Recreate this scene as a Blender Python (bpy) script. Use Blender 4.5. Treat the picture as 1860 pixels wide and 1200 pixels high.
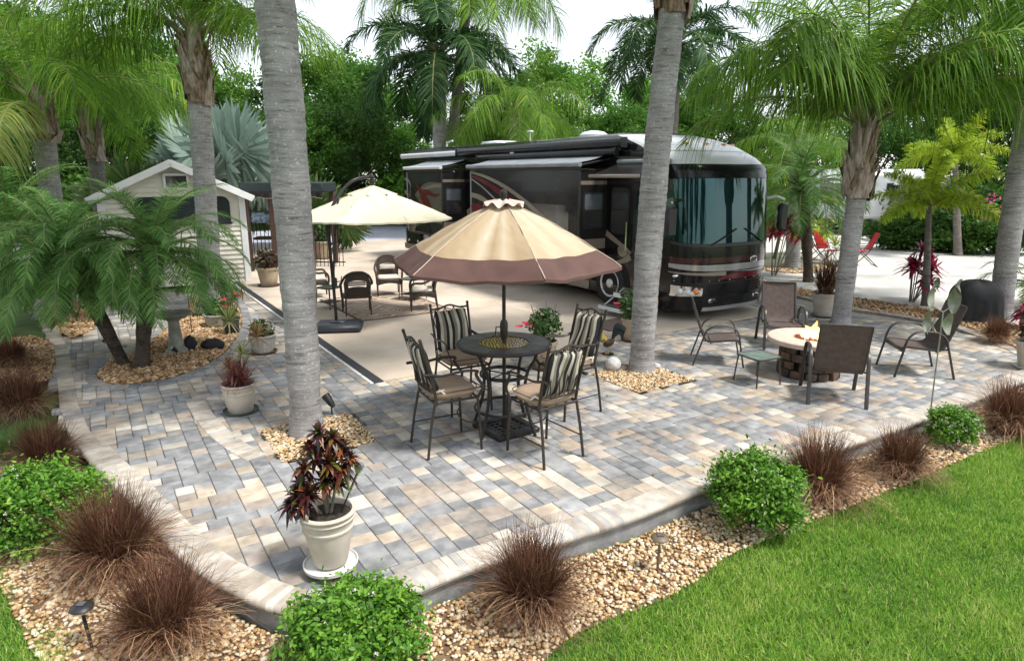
import bpy, math, random
import numpy as np
from mathutils import Vector, Matrix
R = math.radians
PI = math.pi
for o in list(bpy.data.objects):
    bpy.data.objects.remove(o)
scene = bpy.context.scene
col = scene.collection

# ------------------------------------------------------------------ camera
CAM_H, FPX = 2.85, 1190.0
PITCH = math.atan(281 / FPX)
cd = bpy.data.cameras.new('camera')
cd.sensor_width = 36
cd.lens = 36 * FPX / 1860
cd.clip_start = 0.05
cd.clip_end = 900
cam = bpy.data.objects.new('camera', cd)
col.objects.link(cam)
cam.location = (0, 0, CAM_H)
cam.rotation_euler = (PI / 2 - PITCH, 0, 0)
scene.camera = cam

# ------------------------------------------------------------------ sky, sun, exposure
SUN_EL, SUN_AZ = 62, 118         # degrees; azimuth counted clockwise from +Y
w = bpy.data.worlds.new('World')
scene.world = w
w.use_nodes = True
nt = w.node_tree
nt.nodes.clear()
sky = nt.nodes.new('ShaderNodeTexSky')
sky.sky_type = 'NISHITA'
sky.sun_disc = False
sky.sun_elevation = R(SUN_EL)
sky.sun_rotation = R(SUN_AZ)
sky.air_density = 1.0
sky.dust_density = 0.6
sky.ozone_density = 1.0
hs = nt.nodes.new('ShaderNodeHueSaturation')
hs.inputs['Saturation'].default_value = 0.28
hs.inputs['Value'].default_value = 1.0
tc = nt.nodes.new('ShaderNodeTexCoord')
cn = nt.nodes.new('ShaderNodeTexNoise')
cn.inputs['Scale'].default_value = 2.2
cn.inputs['Detail'].default_value = 6
cr = nt.nodes.new('ShaderNodeMapRange')
cr.inputs['From Min'].default_value = 0.3
cr.inputs['From Max'].default_value = 0.75
cr.inputs['To Min'].default_value = 0.92
cr.inputs['To Max'].default_value = 1.25
mul = nt.nodes.new('ShaderNodeVectorMath')
mul.operation = 'SCALE'
bg = nt.nodes.new('ShaderNodeBackground')
bg.inputs['Strength'].default_value = 0.12
wo = nt.nodes.new('ShaderNodeOutputWorld')
nt.links.new(sky.outputs[0], hs.inputs['Color'])
nt.links.new(tc.outputs['Generated'], cn.inputs['Vector'])
nt.links.new(cn.outputs['Fac'], cr.inputs['Value'])
nt.links.new(hs.outputs[0], mul.inputs[0])
nt.links.new(cr.outputs[0], mul.inputs['Scale'])
nt.links.new(mul.outputs[0], bg.inputs['Color'])
nt.links.new(bg.outputs[0], wo.inputs['Surface'])
sl = bpy.data.lights.new('sun', 'SUN')
sl.energy = 2.2
sl.angle = R(9)
sl.color = (1.0, 0.96, 0.9)
so = bpy.data.objects.new('sun', sl)
col.objects.link(so)
so.rotation_euler = (R(90 - SUN_EL), 0, R(180 - SUN_AZ))
so.location = (10, -10, 30)
scene.view_settings.view_transform = 'Standard'
scene.view_settings.look = 'None'
scene.view_settings.gamma = 1
scene.view_settings.use_curve_mapping = False
scene.view_settings.exposure = 1.15
scene.cycles.max_bounces = 4
scene.cycles.diffuse_bounces = 2
scene.cycles.glossy_bounces = 3
scene.cycles.transmission_bounces = 2
scene.cycles.transparent_max_bounces = 6
scene.cycles.use_adaptive_sampling = True
scene.cycles.adaptive_threshold = 0.03

# ------------------------------------------------------------------ measuring: photo pixel -> point on level z
SP, CP = math.sin(PITCH), math.cos(PITCH)
def G(px, py, z=0.0):
    x = (px - 930) / FPX
    y = (600 - py) / FPX
    dz = -SP + y * CP
    t = (z - CAM_H) / dz
    return (x * t, (CP + y * SP) * t, z)
def AT(px, py, Y):
    x = (px - 930) / FPX
    y = (600 - py) / FPX
    t = Y / (CP + y * SP)
    return (x * t, Y, CAM_H + (-SP + y * CP) * t)
UA = Vector((-0.537, 0.843, 0)).normalized()     # long axis of pad and motorhome, pointing away
VA = Vector((UA.y, -UA.x, 0))                    # across, pointing right
PO = Vector((-1.84, 8.93, 0))                    # front left corner of the pad
def AB(a, b, z=0.0):
    p = PO + VA * a + UA * b
    return (p.x, p.y, z)
def toAB(p):
    d = Vector((p[0], p[1], 0)) - PO
    return d.dot(VA), d.dot(UA)
def gz(x, y):
    """height of the ground outside the patio"""
    t = min(1, max(0, (y - 6.0) / 5.0))
    return -0.2 + 0.17 * t * t * (3 - 2 * t)

# ------------------------------------------------------------------ mesh helpers
class MB:
    def __init__(s):
        s.v, s.f, s.m = [], [], []
    def add(s, vs, fs, mi=0):
        o = len(s.v)
        s.v += [tuple(q) for q in vs]
        for f in fs:
            s.f.append([i + o for i in f])
            s.m.append(mi)
        return s
    def box(s, c, d, rot=None, bev=0.0, mi=0):
        hx, hy, hz = d[0] / 2, d[1] / 2, d[2] / 2
        b = min(bev, hx * .9, hy * .9, hz * .9)
        M_ = rot if rot is not None else Matrix.Identity(3)
        C_ = Vector(c)
        if b <= 0:
            vs = [C_ + M_ @ Vector((x * hx, y * hy, z * hz)) for z in (-1, 1) for y in (-1, 1) for x in (-1, 1)]
            fs = [(0, 2, 3, 1), (4, 5, 7, 6), (0, 1, 5, 4), (2, 6, 7, 3), (0, 4, 6, 2), (1, 3, 7, 5)]
            return s.add(vs, fs, mi)
        idx, vs = {}, []
        for z in (-1, 1):
            for y in (-1, 1):
                for x in (-1, 1):
                    for ax in range(3):
                        q = [x * (hx - (b if ax != 0 else 0)), y * (hy - (b if ax != 1 else 0)), z * (hz - (b if ax != 2 else 0))]
                        idx[(x, y, z, ax)] = len(vs)
                        vs.append(C_ + M_ @ Vector(q))
        fs = []
        for sg in (-1, 1):
            q = [idx[(sg, y, z, 0)] for y, z in ((-1, -1), (1, -1), (1, 1), (-1, 1))]
            fs.append(q if sg > 0 else q[::-1])
            q = [idx[(x, sg, z, 1)] for x, z in ((-1, -1), (-1, 1), (1, 1), (1, -1))]
            fs.append(q if sg > 0 else q[::-1])
            q = [idx[(x, y, sg, 2)] for x, y in ((-1, -1), (1, -1), (1, 1), (-1, 1))]
            fs.append(q if sg > 0 else q[::-1])
        for y in (-1, 1):
            for z in (-1, 1):
                fs.append([idx[(-1, y, z, 1)], idx[(1, y, z, 1)], idx[(1, y, z, 2)], idx[(-1, y, z, 2)]])
        for x in (-1, 1):
            for z in (-1, 1):
                fs.append([idx[(x, -1, z, 0)], idx[(x, 1, z, 0)], idx[(x, 1, z, 2)], idx[(x, -1, z, 2)]])
        for x in (-1, 1):
            for y in (-1, 1):
                fs.append([idx[(x, y, -1, 0)], idx[(x, y, 1, 0)], idx[(x, y, 1, 1)], idx[(x, y, -1, 1)]])
        for x in (-1, 1):
            for y in (-1, 1):
                for z in (-1, 1):
                    fs.append([idx[(x, y, z, a)] for a in range(3)])
        s.add(vs, fs, mi)
        s.fix = True
        return s
    def tube(s, pts, r, n=8, cap=True, mi=0, closed=False, flat=None):
        P = [Vector(p) for p in pts]
        k = len(P)
        rs = r if isinstance(r, (list, tuple)) else [r] * k
        T = []
        for i in range(k):
            if closed:
                t = P[(i + 1) % k] - P[i - 1]
            else:
                t = P[min(i + 1, k - 1)] - P[max(i - 1, 0)]
            T.append(t.normalized() if t.length > 1e-9 else Vector((0, 0, 1)))
        ref = Vector((0, 0, 1)) if abs(T[0].z) < .9 else Vector((1, 0, 0))
        N = (ref - T[0] * ref.dot(T[0])).normalized()
        vs = []
        for i in range(k):
            N = N - T[i] * N.dot(T[i])
            N = N.normalized() if N.length > 1e-6 else T[i].orthogonal().normalized()
            B = T[i].cross(N)
            for j in range(n):
                a = 2 * PI * j / n
                fx, fy = (1, 1) if flat is None else flat
                vs.append(P[i] + (N * math.cos(a) * fx + B * math.sin(a) * fy) * rs[i])
        fs = []
        for i in range(k if closed else k - 1):
            i2 = (i + 1) % k
            for j in range(n):
                fs.append([i * n + j, i * n + (j + 1) % n, i2 * n + (j + 1) % n, i2 * n + j])
        if cap and not closed:
            fs.append(list(range(n))[::-1])
            fs.append([(k - 1) * n + j for j in range(n)])
        return s.add(vs, fs, mi)
    def lathe(s, prof, n=24, c=(0, 0, 0), mi=0, cap0=True, cap1=True, wob=None):
        vs, fs = [], []
        for i, (r, z) in enumerate(prof):
            for j in range(n):
                a = 2 * PI * j / n
                rr = r if wob is None else r * wob(a, i)
                vs.append((c[0] + rr * math.cos(a), c[1] + rr * math.sin(a), c[2] + z))
        for i in range(len(prof) - 1):
            for j in range(n):
                fs.append([i * n + j, i * n + (j + 1) % n, (i + 1) * n + (j + 1) % n, (i + 1) * n + j])
        if cap0:
            fs.append(list(range(n))[::-1])
        if cap1:
            fs.append([(len(prof) - 1) * n + j for j in range(n)])
        return s.add(vs, fs, mi)
    def prism(s, poly, z0, z1, mi=0):
        n = len(poly)
        vs = [(p[0], p[1], z0) for p in poly] + [(p[0], p[1], z1) for p in poly]
        fs = [list(range(n))[::-1], list(range(n, 2 * n))]
        fs += [[i, (i + 1) % n, n + (i + 1) % n, n + i] for i in range(n)]
        return s.add(vs, fs, mi)
    def grid(s, fn, nu, nv, mi=0):
        vs = [fn(i / nu, j / nv) for j in range(nv + 1) for i in range(nu + 1)]
        fs = [[j * (nu + 1) + i, j * (nu + 1) + i + 1, (j + 1) * (nu + 1) + i + 1, (j + 1) * (nu + 1) + i] for j in range(nv) for i in range(nu)]
        return s.add(vs, fs, mi)
    def ball(s, c, r, n=12, m=8, mi=0):
        rx, ry, rz = r if isinstance(r, (tuple, list)) else (r, r, r)
        vs, fs = [(c[0], c[1], c[2] - rz)], []
        for i in range(1, m):
            t = -PI / 2 + PI * i / m
            for j in range(n):
                a = 2 * PI * j / n
                vs.append((c[0] + rx * math.cos(t) * math.cos(a), c[1] + ry * math.cos(t) * math.sin(a), c[2] + rz * math.sin(t)))
        vs.append((c[0], c[1], c[2] + rz))
        for j in range(n):
            fs.append([0, 1 + (j + 1) % n, 1 + j])
            for i in range(m - 2):
                fs.append([1 + i * n + j, 1 + i * n + (j + 1) % n, 1 + (i + 1) * n + (j + 1) % n, 1 + (i + 1) * n + j])
            fs.append([1 + (m - 2) * n + j, 1 + (m - 2) * n + (j + 1) % n, len(vs) - 1])
        return s.add(vs, fs, mi)
    def mesh(s, name, mats, smooth=True, ang=38):
        me = bpy.data.meshes.new(name)
        me.from_pydata(s.v, [], s.f)
        for m in (mats if isinstance(mats, (list, tuple)) else [mats]):
            me.materials.append(m)
        me.polygons.foreach_set('material_index', s.m)
        if getattr(s, 'fix', False):
            import bmesh
            b_ = bmesh.new()
            b_.from_mesh(me)
            bmesh.ops.recalc_face_normals(b_, faces=b_.faces)
            b_.to_mesh(me)
            b_.free()
        if smooth:
            me.polygons.foreach_set('use_smooth', [True] * len(me.polygons))
            me.set_sharp_from_angle(angle=R(ang))
        me.update()
        return me
    def build(s, name, mats, parent=None, smooth=True, loc=None, ang=38):
        return link(name, s.mesh(name, mats, smooth, ang), parent, loc)

def link(name, me, parent=None, loc=None, rz=0.0):
    o = bpy.data.objects.new(name, me)
    col.objects.link(o)
    o.parent = parent
    if loc is not None:
        o.location = loc
    if rz:
        o.rotation_euler.z = rz
    return o
def tag(o, label=None, cat=None, group=None, kind=None):
    for k, v in (('label', label), ('category', cat), ('group', group), ('kind', kind)):
        if v:
            o[k] = v
    return o
def empty(name, loc, rz=0.0, label=None, cat=None, group=None):
    o = bpy.data.objects.new(name, None)
    o.empty_display_size = 0.2
    col.objects.link(o)
    o.location = loc
    o.rotation_euler.z = rz
    return tag(o, label, cat, group)
def copy_tree(o, parent=None):
    c = o.copy()
    col.objects.link(c)
    c.parent = parent
    for ch in [q for q in o.children]:
        copy_tree(ch, c)
    return c

def npmesh(name, V, F, mats, rnd=None, mi=None, smooth=True):
    """V (n,3) float array, F (m,k) int array"""
    me = bpy.data.meshes.new(name)
    V = np.ascontiguousarray(V, dtype=np.float32)
    F = np.ascontiguousarray(F, dtype=np.int32)
    m, k = F.shape
    me.vertices.add(len(V))
    me.vertices.foreach_set('co', V.ravel())
    me.loops.add(m * k)
    me.loops.foreach_set('vertex_index', F.ravel())
    me.polygons.add(m)
    me.polygons.foreach_set('loop_start', np.arange(m, dtype=np.int32) * k)
    try:
        me.polygons.foreach_set('loop_total', np.full(m, k, dtype=np.int32))
    except Exception:
        pass
    for q in (mats if isinstance(mats, (list, tuple)) else [mats]):
        me.materials.append(q)
    if mi is not None:
        me.polygons.foreach_set('material_index', np.ascontiguousarray(mi, dtype=np.int32))
    if rnd is not None:
        at = me.attributes.new('rnd', 'FLOAT', 'POINT')
        at.data.foreach_set('value', np.ascontiguousarray(rnd, dtype=np.float32))
    if smooth:
        me.polygons.foreach_set('use_smooth', np.ones(m, dtype=bool))
    me.update(calc_edges=True)
    me.validate()
    return me

def blades(base, dr, side, L, W, droop, seg=3, prof=None, twist=None):
    """bent strips; returns V, F(tris), id per vertex"""
    base, dr, side = (np.asarray(q, dtype=float) for q in (base, dr, side))
    N = len(base)
    L = np.broadcast_to(np.asarray(L, float), (N,))
    W = np.broadcast_to(np.asarray(W, float), (N,))
    K = np.broadcast_to(np.asarray(droop, float), (N,))
    if prof is None:
        prof = [0.55, 1.0, 0.8, 0.0] if seg == 3 else list(np.sin(np.linspace(.5, PI, seg + 1)))
    nv = 2 * seg + 1
    V = np.zeros((N, nv, 3))
    for i in range(seg + 1):
        t = i / seg
        p = base + dr * (L * t)[:, None]
        p[:, 2] -= K * L * t * t
        if i < seg:
            wv = side * (W * .5 * prof[i])[:, None]
            V[:, 2 * i] = p - wv
            V[:, 2 * i + 1] = p + wv
        else:
            V[:, 2 * seg] = p
    F = []
    for i in range(seg - 1):
        a = 2 * i
        F += [(a, a + 1, a + 3), (a, a + 3, a + 2)]
    a = 2 * (seg - 1)
    F.append((a, a + 1, a + 2))
    F = np.array(F)
    FF = (F[None, :, :] + (np.arange(N) * nv)[:, None, None]).reshape(-1, 3)
    ids = np.repeat(np.arange(N), nv)
    return V.reshape(-1, 3), FF, ids
def unit(a):
    a = np.asarray(a, float)
    return a / np.maximum(np.linalg.norm(a, axis=-1, keepdims=True), 1e-9)
def inpoly(x, y, poly):
    x, y = np.asarray(x, float), np.asarray(y, float)
    r = np.zeros(x.shape, bool)
    n = len(poly)
    for i in range(n):
        x1, y1 = poly[i][0], poly[i][1]
        x2, y2 = poly[(i + 1) % n][0], poly[(i + 1) % n][1]
        c = ((y1 > y) != (y2 > y))
        with np.errstate(divide='ignore', invalid='ignore'):
            xi = (x2 - x1) * (y - y1) / (y2 - y1 if y2 != y1 else 1e-12) + x1
        r ^= c & (x < xi)
    return r
def spline(pts, n=8, closed=False):
    P = [Vector(p) for p in pts]
    k = len(P)
    out = []
    rng = range(k if closed else k - 1)
    for i in rng:
        if closed:
            p0, p1, p2, p3 = P[i - 1], P[i], P[(i + 1) % k], P[(i + 2) % k]
        else:
            p0, p1, p2, p3 = P[max(i - 1, 0)], P[i], P[i + 1], P[min(i + 2, k - 1)]
        for j in range(n):
            t = j / n
            out.append(0.5 * ((2 * p1) + (p2 - p0) * t + (2 * p0 - 5 * p1 + 4 * p2 - p3) * t * t + (3 * p1 - p0 - 3 * p2 + p3) * t ** 3))
    if not closed:
        out.append(P[-1])
    return out
def resample(pts, step):
    P = [Vector(p) for p in pts]
    out, acc = [P[0].copy()], 0.0
    for a, b in zip(P, P[1:]):
        d = (b - a).length
        while acc + d >= step:
            t = (step - acc) / d
            a = a + (b - a) * t
            out.append(a.copy())
            d = (b - a).length
            acc = 0.0
        acc += d
    return out

# ------------------------------------------------------------------ materials
def mix(a, b, t):
    return tuple(a[i] * (1 - t) + b[i] * t for i in range(3))
def mat(name, c, rough=.6, c2=None, scale=6.0, detail=4, bump=0.0, bscale=None, metal=0.0, coat=0.0, spec=.5, rv=0.0, stretch=None, fac=(0.35, 0.65), emit=None, bdist=0.02, stain=0.0, sscale=.7):
    m = bpy.data.materials.new(name)
    m.use_nodes = True
    n = m.node_tree.nodes
    l = m.node_tree.links
    b = n['Principled BSDF']
    b.inputs['Roughness'].default_value = rough
    b.inputs['Metallic'].default_value = metal
    b.inputs['Specular IOR Level'].default_value = spec
    b.inputs['Coat Weight'].default_value = coat
    b.inputs['Coat Roughness'].default_value = 0.04
    if c2 is None:
        c2 = tuple(min(1, q * 1.18) for q in c)
        c = tuple(q * .86 for q in c)
    t = n.new('ShaderNodeTexCoord')
    src = t.outputs['Object']
    if stretch:
        mp = n.new('ShaderNodeMapping')
        mp.inputs['Scale'].default_value = stretch
        l.new(src, mp.inputs['Vector'])
        src = mp.outputs[0]
    oi = n.new('ShaderNodeObjectInfo')
    ad = n.new('ShaderNodeVectorMath')
    ad.operation = 'ADD'
    sc = n.new('ShaderNodeVectorMath')
    sc.operation = 'SCALE'
    sc.inputs[0].default_value = (31.7, 17.3, 53.1)
    l.new(oi.outputs['Random'], sc.inputs['Scale'])
    l.new(src, ad.inputs[0])
    l.new(sc.outputs[0], ad.inputs[1])
    src = ad.outputs[0]
    no = n.new('ShaderNodeTexNoise')
    no.inputs['Scale'].default_value = scale
    no.inputs['Detail'].default_value = detail
    l.new(src, no.inputs['Vector'])
    mr = n.new('ShaderNodeMapRange')
    mr.inputs['From Min'].default_value = fac[0]
    mr.inputs['From Max'].default_value = fac[1]
    l.new(no.outputs['Fac'], mr.inputs['Value'])
    mx = n.new('ShaderNodeMix')
    mx.data_type = 'RGBA'
    mx.inputs['A'].default_value = (*c, 1)
    mx.inputs['B'].default_value = (*c2, 1)
    l.new(mr.outputs[0], mx.inputs['Factor'])
    out = mx.outputs['Result']
    if rv:
        h = n.new('ShaderNodeHueSaturation')
        mr2 = n.new('ShaderNodeMapRange')
        mr2.inputs['To Min'].default_value = 1 - rv
        mr2.inputs['To Max'].default_value = 1 + rv
        l.new(oi.outputs['Random'], mr2.inputs['Value'])
        l.new(mr2.outputs[0], h.inputs['Value'])
        l.new(out, h.inputs['Color'])
        out = h.outputs[0]
    if stain:
        ge = n.new('ShaderNodeNewGeometry')
        sn = n.new('ShaderNodeTexNoise')
        sn.inputs['Scale'].default_value = sscale
        sn.inputs['Detail'].default_value = 7
        sn.inputs['Roughness'].default_value = .62
        l.new(ge.outputs['Position'], sn.inputs['Vector'])
        sm = n.new('ShaderNodeMapRange')
        sm.inputs['From Min'].default_value = .36
        sm.inputs['From Max'].default_value = .62
        sm.inputs['To Min'].default_value = 1 - stain
        sm.inputs['To Max'].default_value = 1 + stain * .35
        l.new(sn.outputs['Fac'], sm.inputs['Value'])
        h2 = n.new('ShaderNodeHueSaturation')
        l.new(sm.outputs[0], h2.inputs['Value'])
        l.new(out, h2.inputs['Color'])
        out = h2.outputs[0]
    l.new(out, b.inputs['Base Color'])
    if bump:
        n2 = n.new('ShaderNodeTexNoise')
        n2.inputs['Scale'].default_value = bscale or scale * 4
        n2.inputs['Detail'].default_value = 5
        l.new(src, n2.inputs['Vector'])
        bp = n.new('ShaderNodeBump')
        bp.inputs['Strength'].default_value = bump
        bp.inputs['Distance'].default_value = bdist
        l.new(n2.outputs['Fac'], bp.inputs['Height'])
        l.new(bp.outputs[0], b.inputs['Normal'])
    if emit:
        b.inputs['Emission Color'].default_value = (*emit[:3], 1)
        b.inputs['Emission Strength'].default_value = emit[3]
    return m
def leafmat(name, stops, rough=.45, trans=.35, rv=.12, spec=.4):
    """colour of each leaf from its own random number"""
    m = bpy.data.materials.new(name)
    m.use_nodes = True
    n = m.node_tree.nodes
    l = m.node_tree.links
    b = n['Principled BSDF']
    b.inputs['Roughness'].default_value = rough
    b.inputs['Specular IOR Level'].default_value = spec
    a = n.new('ShaderNodeAttribute')
    a.attribute_name = 'rnd'
    rp = n.new('ShaderNodeValToRGB')
    el = rp.color_ramp.elements
    while len(el) < len(stops):
        el.new(.5)
    for i, s_ in enumerate(stops):
        el[i].position = i / (len(stops) - 1)
        el[i].color = (*s_, 1)
    l.new(a.outputs['Fac'], rp.inputs['Fac'])
    oi = n.new('ShaderNodeObjectInfo')
    h = n.new('ShaderNodeHueSaturation')
    mr = n.new('ShaderNodeMapRange')
    mr.inputs['To Min'].default_value = 1 - rv
    mr.inputs['To Max'].default_value = 1 + rv
    l.new(oi.outputs['Random'], mr.inputs['Value'])
    l.new(mr.outputs[0], h.inputs['Value'])
    l.new(rp.outputs['Color'], h.inputs['Color'])
    l.new(h.outputs[0], b.inputs['Base Color'])
    if trans:
        tr = n.new('ShaderNodeBsdfTranslucent')
        l.new(h.outputs[0], tr.inputs['Color'])
        ms = n.new('ShaderNodeMixShader')
        ms.inputs['Fac'].default_value = trans
        l.new(b.outputs[0], ms.inputs[1])
        l.new(tr.outputs[0], ms.inputs[2])
        l.new(ms.outputs[0], n['Material Output'].inputs['Surface'])
    return m
rng = np.random.default_rng(11)
random.seed(5)
# ================================================================== GROUND, ROAD, PAD, PATIO
m_soil = mat('soil', (.07, .05, .03), .95, (.14, .1, .06), 3, bump=.5, bscale=30)
m_turf = mat('turf_base', (.05, .11, .02), .95, (.12, .17, .04), 2.2, bump=.6, bscale=60)
m_road = mat('asphalt', (.36, .38, .43), .9, (.46, .47, .52), 1.2, bump=.2, bscale=60)
m_lot = mat('shell_lot', (.5, .47, .43), .95, (.68, .66, .63), 1.3, 8, bump=.5, bscale=25, stain=.28, sscale=.35)
m_conc = mat('pad_concrete', (.54, .45, .355), .75, (.64, .55, .45), .9, 7, bump=.05, bscale=80, stain=.2, sscale=.45)
m_drain = mat('drain_strip', (.03, .032, .036), .6)
m_white_edge = mat('edge_paint', (.66, .63, .58), .8)
m_wall = mat('wall_concrete', (.2, .2, .2), .9, (.34, .34, .34), 5, 8, bump=.35, bscale=30)
m_base = mat('bedding_sand', (.22, .2, .17), .95, (.32, .29, .25), 9, bump=.3)

# --- terrain sheet
xs = np.concatenate([np.linspace(-420, -32, 14), np.linspace(-30, 34, 65), np.linspace(36, 420, 14)])
ys = np.concatenate([np.linspace(-40, 0, 8), np.linspace(1, 40, 60), np.linspace(44, 460, 18)])
X_, Y_ = np.meshgrid(xs, ys)
Z_ = np.vectorize(gz)(X_, Y_) - 0.03
V = np.stack([X_.ravel(), Y_.ravel(), Z_.ravel()], 1)
nx = len(xs)
I = np.arange(len(V)).reshape(len(ys), nx)
F = np.stack([I[:-1, :-1], I[:-1, 1:], I[1:, 1:], I[1:, :-1]], -1).reshape(-1, 4)
ground = link('ground', npmesh('ground', V, F, m_turf))
tag(ground, 'green grassy earth running out to the trees', 'ground', kind='structure')

def sheet(name, poly, z, m, label, cat, thick=.0):
    b = MB()
    if thick:
        b.prism(poly, z - thick, z)
    else:
        b.add([(p[0], p[1], z) for p in poly], [list(range(len(poly)))])
    o = b.build(name, m, smooth=False)
    return tag(o, label, cat, kind='structure')
road = sheet('road', [AB(-70, 19.9), AB(70, 19.9), AB(70, 28), AB(-70, 28)], 0.0, m_road, 'pale grey road running past behind the motorhome', 'road', .2)
lotp = [G(1345, 512), G(1480, 528), G(1600, 548), G(1720, 566), G(1900, 600), G(2300, 640), G(2500, 520), AB(45, 19.6), AB(10, 19.6)]
lot = sheet('gravel_lot', lotp, 0.002, m_lot, 'white crushed shell lot on the right', 'gravel lot', .12)

# --- patio outline
front_px = [(150, 822), (190, 865), (230, 905), (300, 985), (350, 1030), (400, 1062), (470, 1095), (545, 1112), (640, 1098), (740, 1076), (860, 1030), (1053, 970), (1160, 935), (1280, 888), (1450, 836), (1600, 788), (1700, 752), (1800, 714), (1905, 674)]
front = [Vector(p) for p in spline([G(*p) for p in front_px], 8)]
back_px = [(1905, 662), (1860, 640), (1800, 612), (1735, 588), (1640, 572), (1560, 560), (1480, 541), (1380, 520), (1300, 530), (1200, 540), (640, 500), (470, 520), (440, 524), (360, 534), (330, 528), (200, 520), (60, 540)]
left_px = [(62, 560), (80, 600), (100, 640), (104, 690), (108, 740), (125, 790)]
patio_poly = [(p.x, p.y) for p in front] + [G(*p)[:2] for p in back_px] + [G(*p)[:2] for p in left_px]
bed_main_px = [(176, 680), (196, 697), (240, 698), (300, 690), (365, 668), (410, 640), (432, 610), (440, 578), (425, 545), (385, 532), (350, 540), (335, 575), (300, 600), (250, 640), (200, 655)]
bed_small_px = [(80, 562), (90, 588), (130, 616), (160, 603), (192, 578), (175, 556), (120, 545)]
bed_left_px = [(-60, 640), (20, 615), (60, 610), (96, 622), (100, 650), (92, 690), (-60, 720)]
bed_main = [G(*p)[:2] for p in bed_main_px]
bed_small = [G(*p)[:2] for p in bed_small_px]
def sq(c, s):
    a, b = toAB(c)
    return [AB(a - s, b - s)[:2], AB(a + s, b - s)[:2], AB(a + s, b + s)[:2], AB(a - s, b + s)[:2]]
ring1 = sq(G(578, 790), .52)
ring2 = sq(G(1162, 683), .55)
PAD_A, PAD_B0, PAD_B1 = 9.0, -.02, 19.9

patio = MB()
patio.add([(p[0], p[1], -.05) for p in patio_poly], [list(range(len(patio_poly)))])
patio = patio.build('patio', m_base, smooth=False)
tag(patio, 'multicoloured paver patio with pale coping edge', 'patio', kind='structure')

# pad: slab, saw joints, drain
pad = MB()
jn = [0, 4.4, 9.0]
bs = [PAD_B0, 3.9, 7.8, 11.7, 15.6, PAD_B1]
pad.prism([AB(-.0, PAD_B0), AB(PAD_A, PAD_B0), AB(PAD_A, PAD_B1), AB(0, PAD_B1)], -.12, .004)
pad = pad.build('concrete_pad', m_conc, smooth=False)
tag(pad, 'smooth tan concrete parking pad under the motorhome', 'parking pad', kind='structure')
for i in range(2):
    for j in range(5):
        a0, a1 = jn[i] + (.005 if i else .002), jn[i + 1] - (.005 if i == 0 else .002)
        b0, b1 = bs[j] + (.005 if j else .002), bs[j + 1] - .005
        s = MB()
        s.prism([AB(a0, b0), AB(a1, b0), AB(a1, b1), AB(a0, b1)], .0042, .012)
        s.build('slab', m_conc, pad, smooth=False)
dr = MB()
dr.prism([AB(-.15, -.04), AB(-.004, -.04), AB(-.004, PAD_B1 - 6), AB(-.15, PAD_B1 - 6)], -.05, .013)
dr = dr.build('drain_channel', m_drain, pad, smooth=False)
ed = MB()
ed.prism([AB(-.2, -.04), AB(-.153, -.04), AB(-.153, PAD_B1 - 6), AB(-.2, PAD_B1 - 6)], -.05, .011)
ed.build('drain_edging', m_white_edge, pad, smooth=False)

# --- pavers
PC = [((.185, .19, .197), (.33, .328, .325)), ((.24, .245, .25), (.38, .38, .38)), ((.38, .31, .235), (.54, .46, .365)), ((.48, .43, .355), (.6, .56, .49)), ((.32, .265, .22), (.46, .4, .345)), ((.22, .222, .225), (.45, .39, .32))]
PW = [.29, .19, .18, .11, .11, .12]
pav_m = [mat('paver_%s' % n_, c[0], .85, c[1], 7, 6, bump=.35, bscale=60, rv=.14, bdist=.005, stain=.3, sscale=1.1) for n_, c in zip(('slate', 'grey', 'tan', 'cream', 'brown', 'mixed'), PC)]
UN = .081
KIND = [(2, 2), (2, 3), (3, 2), (3, 3), (1, 2), (2, 1), (1, 1)]
NA, NB = 250, 228
occ = np.zeros((NA, NB), bool)
pv = []
for jb in range(NB):
    ia = 0
    while ia < NA:
        if occ[ia, jb]:
            ia += 1
            continue
        run = 1
        while ia + run < NA and not occ[ia + run, jb] and run < 6:
            run += 1
        if run == 1:
            w_ = 1
        elif run in (2, 4):
            w_ = 2
        elif run == 3:
            w_ = 3
        else:
            w_ = random.choice((2, 3))
        h_ = random.choice((2, 2, 2, 3)) if w_ == 2 else (random.choice((2, 2, 3)) if w_ == 3 else 2)
        if (w_, h_) not in KIND:
            h_ = 2
        if jb + h_ > NB:
            h_ = 1
            w_ = min(w_, 2)
        occ[ia:ia + w_, jb:jb + h_] = True
        cl = min(int(np.searchsorted(np.cumsum(PW), random.random() * .999)), 5)
        pv.append((-10.1 + (ia + w_ / 2) * UN, -9.2 + (jb + h_ / 2) * UN, KIND.index((w_, h_)), cl))
        ia += w_
pv = np.array(pv)
wx = PO.x + VA.x * pv[:, 0] + UA.x * pv[:, 1]
wy = PO.y + VA.y * pv[:, 0] + UA.y * pv[:, 1]
ok = inpoly(wx, wy, patio_poly)
ok &= ~((pv[:, 0] > -.16) & (pv[:, 0] < PAD_A - .02) & (pv[:, 1] > .0))
for q in (bed_main, bed_small, ring1, ring2):
    ok &= ~inpoly(wx, wy, q)
fx = np.array([(p.x, p.y) for p in front])
keep = []
for i in np.nonzero(ok)[0]:
    d = np.hypot(fx[:, 0] - wx[i], fx[:, 1] - wy[i]).min()
    if d > .16:
        keep.append(i)
keep = np.array(keep)
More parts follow.
